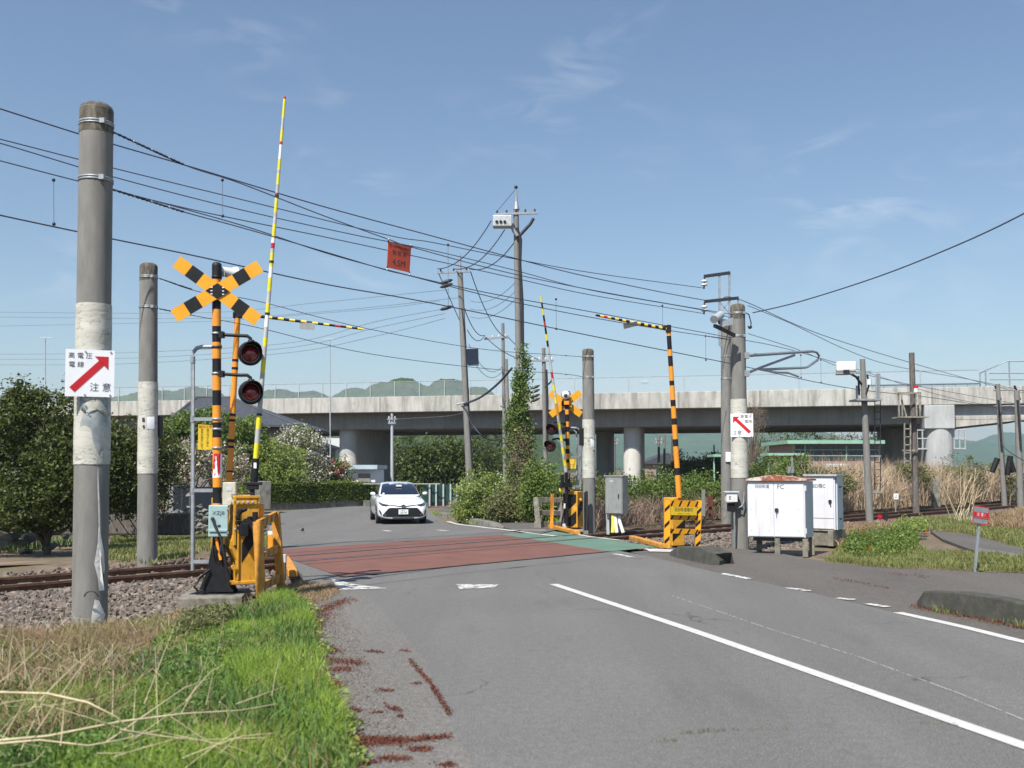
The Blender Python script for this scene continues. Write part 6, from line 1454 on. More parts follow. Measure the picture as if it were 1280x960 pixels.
# green mesh fence with white posts
fc = thing('green_fence', D(555, 632, 52), 'dark green mesh fence with white posts behind the white car', 'fence')
fa, fb_ = D(528, 605.5, 52), D(579, 606, 53)
b = MB(); b.add([(fa.x, fa.y, -.1), (fb_.x, fb_.y, -.1), (fb_.x, fb_.y, fb_.z), (fa.x, fa.y, fa.z), (fa.x, fa.y+.03, -.1), (fb_.x, fb_.y+.03, -.1), (fb_.x, fb_.y+.03, fb_.z), (fa.x, fa.y+.03, fa.z)], [(0, 1, 2, 3), (7, 6, 5, 4), (3, 2, 6, 7)], 'green_fence'); b.build('mesh_panel', fc)
for px in (537, 545, 554, 563, 571, 577):
    b = MB(); t_ = (px-528)/51; p_ = fa.lerp(fb_, t_); b.bar((p_.x, p_.y-.05, -.3), (p_.x, p_.y-.05, p_.z+.03), .08, .06, 'pale_steel', Vector((0, 1, 0))); b.build('post', fc)
b = MB(); b.bar((fa.x-3, fa.y-.05, fa.z+.03), (fa.x+.9, fa.y-.05, fa.z+.03), .04, .04, 'pale_steel'); b.bar((fa.x-3, fa.y+.1, -.15), (fb_.x+.5, fb_.y, -.15), .3, .3, 'kerb_concrete'); b.build('rail', fc)

# left: block wall, black railings, stone piles and a dark block for the shade under the dark tree
g = thing('railing_fence', D(170, 640, 33), 'thin black railings on a pale block wall behind the dark tree', 'fence')
b = MB(); x0, x1 = D(128, 600, 33).x, D(217, 600, 33).x
for k in range(26): x = x0+(x1-x0)*k/25; b.bar((x, 33, -.1), (x, 33, D(170, 606, 33).z), .025, .025, 'black_fence', Vector((0, 1, 0)))
for z in (606.5, 632): b.bar((x0, 33, D(170, z, 33).z), (x1, 33, D(170, z, 33).z), .04, .04, 'black_fence')
b.build('railing', g)
b = MB(); bx2(b, x0, x1-.6, 33.05, 33.2, -.4, D(170, 634, 33).z, 'kerb_concrete'); b.build('wall', g)
g = thing('panel_wall', D(226, 650, 30), 'dark grey slatted panel wall running back from the road at the left', 'wall')
b = MB(); pa, pb_ = D(215, 607, 30), D(234, 606, 36); 
for k in range(11):
    z0 = -.25+k*.127; b.bar((pa.x, 30, z0), (pb_.x, 36, z0), .08, .115, 'grey_ink')
b.build('slats', g)
b = MB()
for t_ in (0, .5, 1): p_ = pa.lerp(pb_, t_); b.bar((p_.x, p_.y-.02, -.4), (p_.x, p_.y-.02, 1.18), .12, .12, 'kerb_concrete' if t_ == 1 else 'grey_box', Vector((0, 1, 0)))
b.build('post', g)
g = thing('panel_wall', D(250, 645, 37), 'dark grey panel wall left of the near crossing mast, below the pink blossom', 'wall')
b = MB(); b.bar((D(236, 600, 36.5).x, 36.5, .45), (D(268, 600, 38).x, 38, .45), .1, 1.0, 'grey_ink', Vector((0, 0, 1))); b.build('panel', g); b = MB(); b.bar((D(236, 600, 36.5).x, 36.4, -.15), (D(275, 600, 38).x, 37.9, -.15), .3, .35, 'block_concrete', Vector((0, 0, 1))); b.build('base', g)
def pile(n, cx, cy, sx, sy, h, lab, size=.35, mat='kerb_concrete'):
    x = rng.normal(cx, sx, n); y = rng.normal(cy, sy, n); z = np.abs(rng.normal(0, h, n))*np.exp(-((x-cx)/sx/1.6)**2)-.2
    o = stones('stone_pile', np.stack([x, y, z], 1), size, mat, flat=.5); tag(o, lab, 'stones', kind='stuff'); return o
q = D(12, 645, 23); pile(50, q.x, 23, .8, .4, .7, 'tumbled pale stones beside the dark tree at the left edge', .42)
q = D(225, 640, 30); pile(260, q.x, 30, 1.1, .8, .35, 'heap of loose pale rubble by the grey panel wall', .22)
b = MB(); b.box(D(150, 655, 26)+Vector((0, 0, 0)), (3.6, .3, .55), 'old_steel'); tag(b.build('low_wall', None, .05), 'low dark block put in for the shade beneath the dark tree', 'low wall')  # dark box added to stand for the deep shade under the tree crown

# ================================================================== FAR POLES
def far_pole(base, top, Y, w, lab, arms=(), mat='pole_concrete', name='utility_pole', cat='pole', group=None):
    t_ = thing(name, D(*base, Y), lab, cat, group); b = MB(); b.cyl(D(base[0], base[1]+8, Y), D(*top, Y), w/2/1280*Y, mat, w/2.8/1280*Y, 12); b.build('shaft', t_)
    for (x0, y0, x1, y1, k) in arms:
        b = MB(); a_, z_ = D(x0, y0, Y-.1), D(x1, y1, Y-.1); b.bar(a_, z_, .09, .09, 'galvanised'); g = b.build('crossarm', t_)
        for i in range(k):
            p_ = a_.lerp(z_, (i+.3)/(k-.4) if k > 1 else .5); b = MB(); b.lathe(p_, [(.02, .03), (.05, .07), (.03, .1), (.045, .13), (.01, .18)], 'insulator' if k % 2 == 0 else 'dark_metal', 10); b.build('insulator', g)
    return t_
GU = 'utility poles beyond the crossing'
Yk = 42
tp = far_pole((652, 636), (645, 262), Yk, 9.5, 'tall concrete utility pole with a transformer and crossarm, ivy round its foot', [(618, 268, 672, 266, 5)], group=GU)
b = MB(); b.cyl(D(645.5, 262, Yk), D(645.3, 252, Yk), .14, 'galvanised', .07, 10); b.cyl(D(645.3, 252, Yk), D(645, 236, Yk), .06, 'galvanised', .03, 8); b.sphere(D(645, 234, Yk), .08, 'dark_metal', 8); b.build('top_spike', tp)
b = MB(); b.box(D(628, 277.5, Yk-.2), (.78, .5, .46), 'pale_steel'); g = b.build('transformer', tp, .03)
b = MB()
for k in range(3): b.cyl(D(621+k*5, 277, Yk-.5), D(621+k*5, 277, Yk-.42), .06, 'dark_metal', n=10)
b.build('bushing', g)
b = MB(); b.tube([D(646, 285, Yk-.2), D(651, 300, Yk-.2), D(650, 330, Yk-.2), D(653, 380, Yk-.2), D(653.5, 440, Yk-.2)], .07, 'dark_metal', 6); b.tube([D(639, 280, Yk-.2), D(642, 288, Yk-.2), D(647, 295, Yk-.2)], .09, 'galvanised', 6); b.tube([D(667, 273, Yk-.2), D(663, 280, Yk-.2), D(650, 294, Yk-.2)], .07, 'dark_metal', 6); b.build('cable', tp)
b = MB(); b.cyl(D(652.5, 440, Yk-.3), D(654, 520, Yk-.3), .08, 'white_plastic', n=8); b.build('cable_cover', tp)
up = far_pole((589, 632), (575, 340), 46, 9.5, 'leaning weathered utility pole with a dark square panel on its side', [(546, 341, 588, 339, 3)], group=GU)
b = MB(); b.box(D(590.5, 446, 45.8), (.52, .08, .7), 'dark_panel'); b.build('square_panel', up); b = MB(); b.tube([D(583, 436, 45.9), D(597.5, 436, 45.9), D(598, 456.5, 45.9), D(585, 456.5, 45.9)], .03, 'galvanised', 5); b.tube([D(577, 385, 45.9), D(582, 430, 45.9), D(586, 520, 45.9), D(592, 600, 45.9)], .04, 'dark_metal', 5); b.build('panel_frame', up)
b = MB(); b.cyl(D(575, 340, 46), D(574.5, 318, 46), .08, 'galvanised', .04, 8)
for y in (352, 357, 385): b.lathe(D(558, y, 45.7), [(.02, -.3), (.07, -.2), (.09, 0), (.07, .2), (.02, .3)], 'dark_metal', 8, Vector((1, 0, .3)).normalized())
b.tube([D(571, 505, 45.8), D(578, 504, 45.8), D(588, 503, 45.8)], .04, 'galvanised', 6); b.build('fittings', up)
far_pole((632, 640), (628.5, 404), 56, 5.5, 'thin pale utility pole with three pale insulators, left of the ivy column', [(605, 424, 634, 421, 4)], group=GU)
far_pole((637, 560), (633, 449), 62, 4.5, 'short leaning pole stub just left of the ivy column', group=GU)
xp = far_pole((683, 640), (679.5, 435), 50, 6.5, 'thin utility pole crowded with cable fittings behind the far raised arm', [(664, 451, 692, 451, 4)], group=GU)
b = MB()
for y in (484, 489, 495, 500): b.lathe(D(669, y, 49.8), [(.02, -.25), (.07, -.1), (.07, .1), (.02, .25)], 'dark_metal', 8, Vector((1, 0, .4)).normalized())
b.tube([D(683, 462, 49.7), D(684.5, 500, 49.7), D(684, 560, 49.7)], .06, 'dark_metal', 6); b.tube([D(681, 484, 49.7), D(688, 478, 49.7), D(690, 475, 49.7)], .05, 'dark_metal', 6); b.build('fittings', xp)
far_pole((490, 632), (490, 517), 62, 4.6, 'small clean white utility pole in front of the viaduct, above the white car', [(484, 524, 496, 524, 2), (485, 529, 495, 529, 2)], mat='pale_steel', group=GU)
for (x, yt, Y, lab) in ((413, 424, 60, 'tall thin antenna mast rising left of centre, above the hedge'), (57, 422, 60, 'thin television antenna above the dark tree at the far left')):
    b = MB(); b.tube([D(x, 620, Y), D(x-.6, yt, Y)], .035, 'pale_steel', 6); b.tube([D(x-8, yt, Y), D(x+9, yt, Y)], .02, 'pale_steel', 5)
    for k in range(5): b.tube([D(x-8+k*4, yt, Y-.35), D(x-8+k*4, yt, Y+.35)], .015, 'pale_steel', 4)
    tag(b.build('antenna', None), lab, 'antenna')
for i, (x, yt, yb, Y, w, mt, lab) in enumerate(((724, 540, 592, 105, 3, 'pole_concrete', 'far latticed pole seen left of the white-footed round pier'), (768, 546, 592, 100, 4, 'pole_concrete', 'far pole with crossarms seen just left of the white-footed round pier'), (804, 546, 595, 98, 3.4, 'sign_white', 'pale far pole right of the white-footed round pier'),
        (823.5, 545, 600, 96, 4, 'pole_concrete', 'dark far pole with fittings, second right of the white-footed pier'), (830.5, 543, 600, 96, 3.6, 'pole_concrete', 'plain far pole, third right of the white-footed pier'), (840, 545, 600, 104, 3, 'bark', 'brownish far pole close left of the striped barrier pole'), (892.5, 556, 590, 90, 2.6, 'pale_steel', 'short far lamp pole left of the arrow-board pole'), (1019, 553, 560, 63, 3, 'pale_steel', 'far white pole at the left end of the green roof'))):
    far_pole((x, yb), (x, yt), Y, w, lab, [(x-6, yt+5, x+6, yt+5, 2), (x-5, yt+9, x+5, yt+9, 2)] if i in (1, 3) else (), mat=mt, name='far_pole', group='far poles under the viaduct')

# ================================================================== WIRES
def wire(pts, r, label, mat='wire', group='overhead wires', sag=0.0, name='overhead_wire', n=40):
    pts = [Vector(p) for p in pts]
    if len(pts) == 2:
        a_, z_ = pts; pl = [a_.lerp(z_, t)-Vector((0, 0, 4*sag*t*(1-t))) for t in np.linspace(0, 1, n)]
    else:
        pl = []; 
        for i in range(len(pts)-1):
            p0, p1, p2, p3 = pts[max(0, i-1)], pts[i], pts[i+1], pts[min(len(pts)-1, i+2)]
            for k in range(10):
                t = k/10; pl.append(.5*((2*p1)+(p2-p0)*t+(2*p0-5*p1+4*p2-p3)*t*t+(3*p1-p0-3*p2+p3)*t**3))
        pl.append(pts[-1])
    b = MB(); b.tube(pl, r, mat, 5); o = b.build(name, None); tag(o, label, 'wire', group); return o
def T(px, py, s): return D(px, py, Yt(px, s))
def twire(pp, s, r, label): return wire([T(px, py, s) for px, py in pp], r, label, group='wires strung along the railway')
S1, S0 = 1.9, .53
twire([(-60, 117), (0, 136), (120, 174), (240, 209), (400, 257), (540, 295), (640, 322), (740, 347), (886, 376), (923, 374), (1040, 423), (1226, 478), (1340, 505)], S1, .0125, 'highest thick wire along the track, passing behind the nearest pole top')
twire([(-60, 160), (0, 174), (141, 210), (300, 249), (485, 294), (540, 303), (640, 323), (740, 341), (879, 360)], S1, .010, 'upper of the two close parallel wires, ending at the topmost bracket')
twire([(-60, 165), (0, 179), (141, 221), (300, 262), (440, 293), (540, 313), (640, 337), (740, 363), (880, 388), (915, 398)], S1, .010, 'lower of the two close parallel wires, ending at the second bracket')
twire([(-60, 186), (0, 201), (100, 227), (240, 262), (400, 295), (540, 325), (640, 347), (740, 369), (880, 392)], S1-.3, .010, 'fourth wire from the top at the left edge, joining the bracket pole')
twire([(141, 237), (300, 281), (420, 320), (540, 351), (640, 372), (740, 390), (913, 422), (975, 434), (1050, 455), (1200, 500), (1330, 520)], S0, .010, 'messenger wire carrying the contact wire over the crossing')
twire([(-60, 254), (0, 269), (137, 298), (240, 319), (400, 354), (540, 379), (740, 420), (906, 453), (1060, 485), (1185, 500), (1330, 525)], S0, .012, 'lowest long contact wire above the rails, passing behind the crossbuck')
twire([(935, 417), (1000, 438), (1060, 462), (1150, 483), (1300, 510)], S0+.4, .010, 'thin wire running right from the arm of the arrow-board pole')
twire([(935, 382), (990, 405), (1060, 438), (1120, 458), (1226, 477), (1330, 500)], S1-.6, .011, 'second thick wire descending right from the arrow-board pole top')
wire([D(941, 391, 20.9), D(1000, 377, 19.5), D(1100, 345, 17.5), D(1200, 305, 15.8), D(1280, 267, 14.6), D(1360, 222, 13.5)], .012, 'single dark cable rising to the upper right edge', group='overhead wires')
for i, (px, y0, y1, s) in enumerate(((67, 225, 280, S0), (278, 225, 270, S0), (560, 306, 383, S0), (695, 374, 411, S0), (828, 382, 408, S0), (882, 420, 450, S0), (1001, 444, 472, S0), (1026, 450, 478, S0))):
    b = MB(); b.tube([T(px, y0, s), T(px+.4, y1, s)], .005, 'pale_wire', 4); b.sphere(T(px, y0, s), .03, 'dark_metal', 6); b.sphere(T(px+.4, y1, s), .03, 'dark_metal', 6)
    tag(b.build('dropper', None), ('thin dropper wire with clips left of the nearest pole', 'thin dropper wire with clips left of the tall raised arm', 'thin dropper wire with clips near the leaning utility pole', 'thin dropper wire with clips right of the transformer pole', 'thin dropper wire with clips above the right bent arm', 'thin dropper wire with clips left of the arrow-board pole', 'thin dropper wire with clips under the overhead line arm', 'thin dropper wire with clips beside the white box camera')[i], 'wire clip', 'dropper wires')

# span wires with the height warning board
def chain(par, a_, z_, n, r):
    b = MB()
    for k in range(n):
        p_ = a_.lerp(z_, (k+.5)/n); b.sphere(p_, r*.8, 'dark_metal' if k % 4 else 'galvanised', 6, (1.2, 1, .8))
    b.tube([a_, z_], r*.45, 'dark_metal', 5); return b.build('chain', par)
def span(pts, Ys, r, label, ch):
    P3 = [D(px, py, Y) for (px, py), Y in zip(pts, Ys)]
    root = wire(P3, r, label, group='span wires across the road', name='span_wire')
    for (i0, t0, i1, t1, n) in ch:
        a_ = P3[i0]; z_ = P3[i1]; b = chain(root, a_.lerp(z_, t0), a_.lerp(z_, t1), n, .022)
    return root
span([(141, 165), (230, 206), (300, 229), (400, 268), (485, 299), (515, 309), (640, 342), (780, 370), (915, 393)], [10.5, 11.2, 11.8, 12.8, 13.65, 13.95, 15.6, 18.0, 20.8], .007, 'upper span wire over the road holding the red height board', [(0, 0, 1, 1, 16)])
span([(141, 237), (230, 265), (300, 284), (400, 313), (484, 338), (513, 345), (640, 377), (780, 404), (915, 425)], [10.5, 11.2, 11.8, 12.8, 13.65, 13.95, 15.6, 18.0, 20.8], .007, 'lower span wire over the road holding the red height board', [(0, 0, 1, 1, 16), (7, .75, 8, .95, 5)])
span([(199, 348), (250, 365), (320, 376), (455, 410), (600, 436), (700, 444), (728, 446)], [18, 18.6, 19.6, 21.5, 24, 26, 26.5], .007, 'upper far span wire between the two poles beyond the rails', [(0, 0, 1, .8, 8), (5, .2, 6, .3, 5)])
span([(199, 386), (250, 396), (320, 409), (455, 441), (600, 460), (700, 467), (728, 471)], [18, 18.6, 19.6, 21.5, 24, 26, 26.5], .007, 'lower far span wire between the two poles beyond the rails', [(0, 0, 1, .8, 8), (5, .2, 6, .3, 5)])
hs = thing('height_sign', D(500, 322, 13.8), 'small red height limit board reading 4.5M hung between two span wires', 'sign')
TL, TR, BR, BL = D(485.5, 302, 13.65), D(514, 309, 13.95), D(512, 340.5, 13.95), D(484, 334, 13.65)
ax = (TR-TL).normalized(); ay = ((TL-BL)+(TR-BR)).normalized(); n_ = ax.cross(ay).normalized(); c = (TL+TR+BR+BL)/4
b = MB(); b.add([TL, TR, BR, BL]+[p-n_*.012 for p in (TL, TR, BR, BL)], [(3, 2, 1, 0), (4, 5, 6, 7), (0, 1, 5, 4), (1, 2, 6, 5), (2, 3, 7, 6), (3, 0, 4, 7)], 'height_red'); b.build('board', hs)
wS, hS = (TR-TL).length, (TL-BL).length
b = MB(); text_into(b, '架線高電圧危険', .036, c+ay*hS*.37, ax, ay, 'ink', 1.0); text_into(b, '制 限 高', .075, c+ay*hS*.12, ax, ay, 'ink', .95); text_into(b, '4.5M', .125, c-ay*hS*.25, ax, ay, 'ink', .93); b.build('lettering', hs)
b = MB()
for p, s_ in ((TL, 1), (TR, 1), (BR, -1), (BL, -1)): b.tube([p-Vector((0, 0, .012*s_)), p+Vector((0, 0, .045*s_))], .01, 'dark_metal', 6); b.sphere(p+Vector((0, 0, .03*s_)), .018, 'pale_steel', 6)
b.build('clip', hs)
# distribution lines
PW = 'distribution cables between the utility poles'
for i, (a_, z_, sg, r) in enumerate((((614, 276, 42), (547, 336, 46), .5, .022), ((631, 287, 42), (567, 336, 46), .5, .022), ((643, 303, 42), (587, 336, 46), .4, .022),
        ((547, 339, 46), (576, 404, 46), .0, .02), ((588, 339, 46), (634, 423, 56), .6, .022), ((578, 378, 46), (606, 419, 56), .5, .022), ((634, 420, 56), (680, 452, 50), .2, .024), ((606, 420, 56), (664, 451, 50), .3, .024), ((584, 412, 46), (605, 421, 56), .35, .02),
        ((586, 430, 46), (628, 458, 56), .7, .014), ((586, 440, 46), (628, 464, 56), .7, .014))):
    wire([D(*a_), D(*z_)], r, ('first', 'second', 'third', 'fourth', 'fifth', 'sixth', 'seventh', 'eighth', 'ninth', 'tenth', 'last')[i]+' cable, counted from the top, strung round the leaning utility pole' if i > 2 else ('left', 'middle', 'right')[i]+' one of three thick cables from the transformer down to the leaning pole', group=PW, sag=sg, n=16)
wire([D(580, 505, 45), D(600, 497, 44), D(622, 480, 43), D(640, 460, 42)], .05, 'thick black cable rising from the leaning pole to the ivy column', group=PW)
wire([D(577, 507, 45), D(583, 514, 45), D(590, 530, 45), D(604, 546, 45), D(618, 550, 47), D(630, 547, 56)], .035, 'black cable drooping in front of the viaduct girder', group=PW)
for i, (p_, g_) in enumerate((([(-20, 390, 75), (250, 391, 68), (400, 378, 60), (560, 362, 50)], 'faint'), ([(-20, 396, 75), (250, 398, 68), (400, 390, 60), (575, 372, 50)], 'b'), ([(-20, 443, 80), (150, 441, 75), (350, 430, 60), (470, 402, 50), (556, 386, 46)], 'c'), ([(-20, 449, 80), (150, 448, 75), (350, 436, 60), (470, 410, 50), (556, 392, 46)], 'd'), ([(-20, 456, 80), (150, 455, 75), (350, 442, 60), (470, 420, 50), (556, 398, 46)], 'e'),
        ([(-20, 408, 82), (250, 402, 75), (330, 397, 70), (470, 386, 60), (550, 376, 50)], 'f'))):
    wire([D(*q_) for q_ in p_], .013, ('highest', 'second highest', 'fourth highest', 'fifth highest', 'lowest', 'third highest')[i]+' of the faint far wires crossing the sky at the left', mat='pale_wire', group='faint far wires at the left')
for i, (p_) in enumerate((((588, 376, 46), (645, 352, 42)), ((588, 386, 46), (646, 362, 42)), ((588, 396, 46), (646, 372, 42)))):
    wire([D(*p_[0]), D(*p_[1])], .013, ('upper', 'middle', 'lower')[i]+' of three thin curved wires between leaning pole and transformer pole', mat='pale_wire', group='thin wires near the transformer pole', sag=.35, n=14)
wire([D(645, 236, 42), D(618, 268, 42)], .012, 'short stay wire from the spike of the transformer pole', group=PW, n=4)
wire([D(490, 524, 62), D(560, 520, 52), D(588, 512, 46)], .012, 'thin wire from the small white pole towards the leaning pole', mat='pale_wire', group=PW)
wire([D(1253, 556, 46), D(1262, 565, 40), D(1290, 582, 36)], .02, 'dark cable drooping right from the knobbly grey utility pole', group=PW)

# ================================================================== VEGETATION
def EL(px, py, Y, rxp, rzp, ry=None):
    p_ = D(px, py, Y); rx = rxp/1280*Y; return (p_.x, p_.y, p_.z, rx, ry or rx*.9, rzp/1280*Y)
GT = 'garden trees behind the road'
tree('dark_tree', P(58, 690), [EL(30, 560, 20.5, 62, 66), EL(78, 590, 20, 48, 50), EL(95, 525, 20.5, 34, 40), EL(35, 510, 20.5, 38, 32), EL(-40, 560, 20.5, 60, 70), EL(55, 620, 20, 60, 32), EL(20, 640, 20.5, 46, 26), EL(85, 640, 21, 46, 24)], 980, 42, .20, .078, 'leaf_dark', 'big dark green spreading tree with several bare stems at the left edge', 'tree', tr=.085, ntip=15, fork=.06, zmin=.32)
tree('dark_tree', P(150, 672), [EL(150, 570, 24, 44, 50), EL(192, 580, 25, 34, 44), EL(120, 600, 23.5, 30, 34), EL(150, 628, 24.5, 52, 16)], 520, 38, .22, .085, 'leaf_dark', 'second dark green tree, between the two near concrete poles', 'tree', tr=.07, fork=.08, zmin=.35)
tree('layered_tree', D(262, 618, 50), [EL(232, 543, 50, 32, 24), EL(282, 548, 50, 44, 30), EL(256, 525, 50, 28, 14), EL(318, 565, 50, 22, 22), EL(210, 550, 49, 26, 26)], 520, 40, .38, .15, 'leaf_mid', 'layered green tree in front of the grey house roof', 'tree', GT, tr=.12, cflat=.35)
tree('pink_blossom_tree', P(240, 645), [EL(218, 588, 33, 30, 26), EL(246, 576, 33, 28, 24), EL(205, 600, 33, 20, 18), EL(290, 585, 34, 20, 26)], 300, 26, .22, .085, 'leaf_mid', 'tree full of pale pink blossom behind the near signal mast', 'tree', GT, tr=.08, accent=('petal_pink', 1.0, .075, 'blossom'))
tree('shrub', D(330, 622, 50), [EL(318, 590, 50, 30, 26), EL(352, 582, 50, 30, 26), EL(332, 570, 50, 26, 20), EL(300, 604, 50, 22, 18), EL(345, 600, 50, 34, 20)], 520, 36, .28, .12, 'leaf_bright', 'fresh light green shrub behind the tall raised arm', 'shrub', GT, tr=.06)
tree('white_blossom_tree', D(380, 620, 53), [EL(378, 568, 53, 28, 32), EL(358, 560, 53, 20, 24), EL(392, 588, 53, 18, 22), EL(375, 596, 53, 30, 16)], 420, 26, .27, .11, 'leaf_olive', 'tree covered in small white blossom at the left end of the viaduct opening', 'tree', GT, tr=.08, accent=('petal_white', .9, .1, 'blossom'))
tree('shrub', D(378, 620, 55), [EL(379, 541, 55, 12, 9), EL(372, 548, 55, 13, 8)], 60, 30, .26, .13, 'leaf_bright', 'bright green bush top poking above the white blossom', 'shrub', GT, tr=0)
tree('azalea_bush', D(424, 620, 54), [EL(422, 590, 54, 16, 17), EL(408, 600, 54, 14, 14), EL(430, 602, 54, 12, 12)], 200, 26, .22, .11, 'leaf_mid', 'bush with bright pink red flowers above the hedge', 'bush', GT, tr=.04, accent=('petal_magenta', .33, .1, 'blossom'))
GV = 'trees beyond the viaduct'
for i, (px, yt, w, Y, mt, lab) in enumerate(((508, 538, 26, 116, 'leaf_deep', 'olive dark tree just right of the left pier, beyond the viaduct'), (548, 536, 36, 118, 'leaf_deep', 'bright topped tree beyond the viaduct above the green fence'), (592, 538, 34, 115, 'leaf_deep', 'green tree beyond the viaduct behind the leaning utility pole'), (628, 540, 30, 119, 'leaf_dark', 'dark tree beyond the viaduct left of the ivy column'), (566, 548, 26, 71, 'leaf_deep', 'low green tree right behind the green fence'), (528, 562, 20, 70, 'leaf_deep', 'low green tree behind the white pole'))):
    tree('distant_tree', D(px, 605, Y), [EL(px, (yt+616)/2, Y, w*.8, (616-yt)/2), EL(px-w*.5, 590, Y, w*.6, 20), EL(px+w*.5, 588, Y, w*.6, 22), EL(px, 606, Y, w, 12)], 420, 30, .55, .24, mt, lab, 'tree', GV, tr=.15, ntip=4)
for i, (px, yt, w, Y, mt, lab) in enumerate(((872, 572, 20, 84, 'leaf_mid', 'loose green tree below the far mountain, right of the striped pole'), (848, 562, 7, 88, 'leaf_dark', 'narrow dark conifer beside the striped barrier pole'), (895, 565, 20, 86, 'leaf_mid', 'green tree left of the paler concrete pole'), (960, 532, 30, 100, 'leaf_olive', 'olive tree behind the arrow-board pole and bare bush'), (1005, 534, 34, 98, 'leaf_dark', 'dark tree above the left end of the green roof'), (1060, 533, 40, 100, 'leaf_olive', 'olive tree above the middle of the green roof'), (1100, 535, 34, 102, 'leaf_dark', 'dark tree behind the right end of the green roof'))):
    tree('distant_tree', D(px, 605, Y), [EL(px, (yt+610)/2, Y, w*.8, (610-yt)/2), EL(px-w*.5, 590, Y, w*.6, 16), EL(px+w*.5, 590, Y, w*.6, 18)], 190 if w > 10 else 60, 30, .45 if w > 10 else .25, .22, mt, lab, 'tree', GV, tr=.12, ntip=4)
# bare brown bush top behind the arrow-board pole
tree('bare_bush', D(940, 640, 46), [EL(944, 512, 46, 13, 17), EL(936, 535, 46, 14, 22), EL(950, 525, 46, 10, 14), EL(938, 570, 46, 12, 22)], 240, 20, .25, .05, 'scrub_brown', 'bare brown twiggy bush rising right of the arrow-board pole', 'bush', tr=.07, ntip=14, asp=.25)
# ivy column on the transformer pole
iv = thing('ivy_column', D(655, 640, 41.6), 'dense column of ivy climbing the transformer pole, widening to the ground', 'ivy')
ells = [EL(651+dx, y, 41.4, w, 15) for y, w, dx in ((448, 8, 3), (462, 10, 2), (478, 12, 2), (496, 15, 0), (514, 18, -1), (532, 21, 0), (550, 23, 0), (568, 24, -1), (586, 26, 0), (604, 28, 0), (622, 30, 0))]
ells = [(e[0]+random.uniform(-.12, .12), e[1], e[2], e[3]*.72, e[4]*.72, e[5]) for e in ells]
foliage('leaves', iv, ells, 520, 30, .19, .12, 'leaf_mid', shell=.6, cflat=1.3)
foliage('dead_stems', iv, [EL(653, 580, 40.9, 14, 50)], 130, 26, .3, .07, 'scrub_brown', asp=.25)
GB = 'overgrown bushes beyond the crossing'
def bush(px, py, Y, w, h, mat, lab, nc=200, per=32, rc=.22, sz=.09, accent=None):
    return tree('bush', P(px, min(662, 586+1.75*1280/Y)), [EL(px, py+h*.1, Y, w, h), EL(px-w*.5, py+h*.35, Y, w*.6, h*.7), EL(px+w*.55, py+h*.4, Y, w*.6, h*.65), EL(px+w*.1, py+h*.7, Y, w*.9, h*.45)], nc, per, rc, sz, mat, lab, 'bush', GB, tr=.04, ntip=6, accent=accent)
bush(604, 616, 36, 30, 30, 'leaf_bright', 'light green bush with small white flowers left of the ivy column', 420, 34, accent=('petal_white', .14, .06, 'flowers'))
bush(584, 634, 37, 16, 14, 'leaf_bright', 'low light green bush beside the far pavement', 120)
bush(640, 630, 34, 30, 22, 'leaf_olive', 'olive tangled bush at the foot of the ivy column', 260)
bush(676, 608, 32.5, 24, 34, 'leaf_mid', 'tall green bush between the ivy column and the far signal', 460)
bush(703, 618, 31, 22, 26, 'leaf_mid', 'green bush behind the far yellow machine', 220)
bush(735, 624, 30.5, 30, 28, 'leaf_olive', 'olive green bush behind the slim concrete pole', 260)
bush(775, 618, 33, 36, 26, 'leaf_mid', 'green bush behind the small grey steel box', 300)
bush(828, 616, 33, 38, 28, 'leaf_mid', 'wide green bush behind the striped barrier pole', 380)
bush(876, 614, 34, 36, 26, 'leaf_mid', 'green bush left of the arrow-board pole', 300)
bush(955, 600, 36, 34, 26, 'leaf_mid', 'green bush rising behind the rusty cabinet roof', 300)
bush(990, 590, 38, 26, 24, 'leaf_mid', 'taller green bush right of the arrow-board pole', 260)
bush(1030, 602, 38, 34, 16, 'leaf_olive', 'low olive bush behind the two white cabinets', 200)
bush(1142, 590, 45, 22, 16, 'leaf_olive', 'leafy sapling in the reeds before the viaduct pier', 110)
bush(1200, 590, 50, 30, 22, 'leaf_olive', 'grey green bush in the reeds right of the viaduct pier', 180, 26)
bush(1262, 596, 52, 30, 26, 'leaf_olive', 'dull green bush behind the far-right utility poles', 200, 26)
# dry scrub along the far side of the track, ground plants
def uvpoly(u0, u1, s0, s1): return [tk(u0, s0), tk(u1, s0), tk(u1, s1), tk(u0, s1)]
pts = region([P(744, 664), P(800, 656), P(905, 648.5), P(1060, 640), P(1060, 630), P(905, 636), P(800, 640), P(744, 650)], 38000, patchy(.9, 1.0, .3)); hh = rng.uniform(.25, 1.05, len(pts))
tag(blades('dry_scrub', pts, hh, .018, 1.6, 'scrub_brown'), 'tangled brown dry scrub along the far side of the track', kind='stuff', cat='scrub')
pts = region([tk(28, 2.4), tk(72, 2.4), tk(92, 17), tk(58, 17)], 72000, patchy(.5, .3, .55)); hh = rng.uniform(1.0, 2.5, len(pts))*(0.85+.25*np.sin(pts[:, 0]*.8)*np.cos(pts[:, 1]*.5))
tag(blades('reeds', pts, hh, .036, .75, 'reed_dry'), 'tall dry straw-coloured reeds along the far side of the track at the right', kind='stuff', cat='reeds')
pts = region([tk(24, 2.6), tk(62, 2.6), tk(80, 14), tk(48, 14)], 14000, patchy(.6, 2.1, .0)); hh = rng.uniform(.4, 1.3, len(pts))
tag(blades('scrub_undergrowth', pts, hh, .03, 1.2, 'scrub_brown'), 'brown undergrowth among the reeds', kind='stuff', cat='undergrowth')
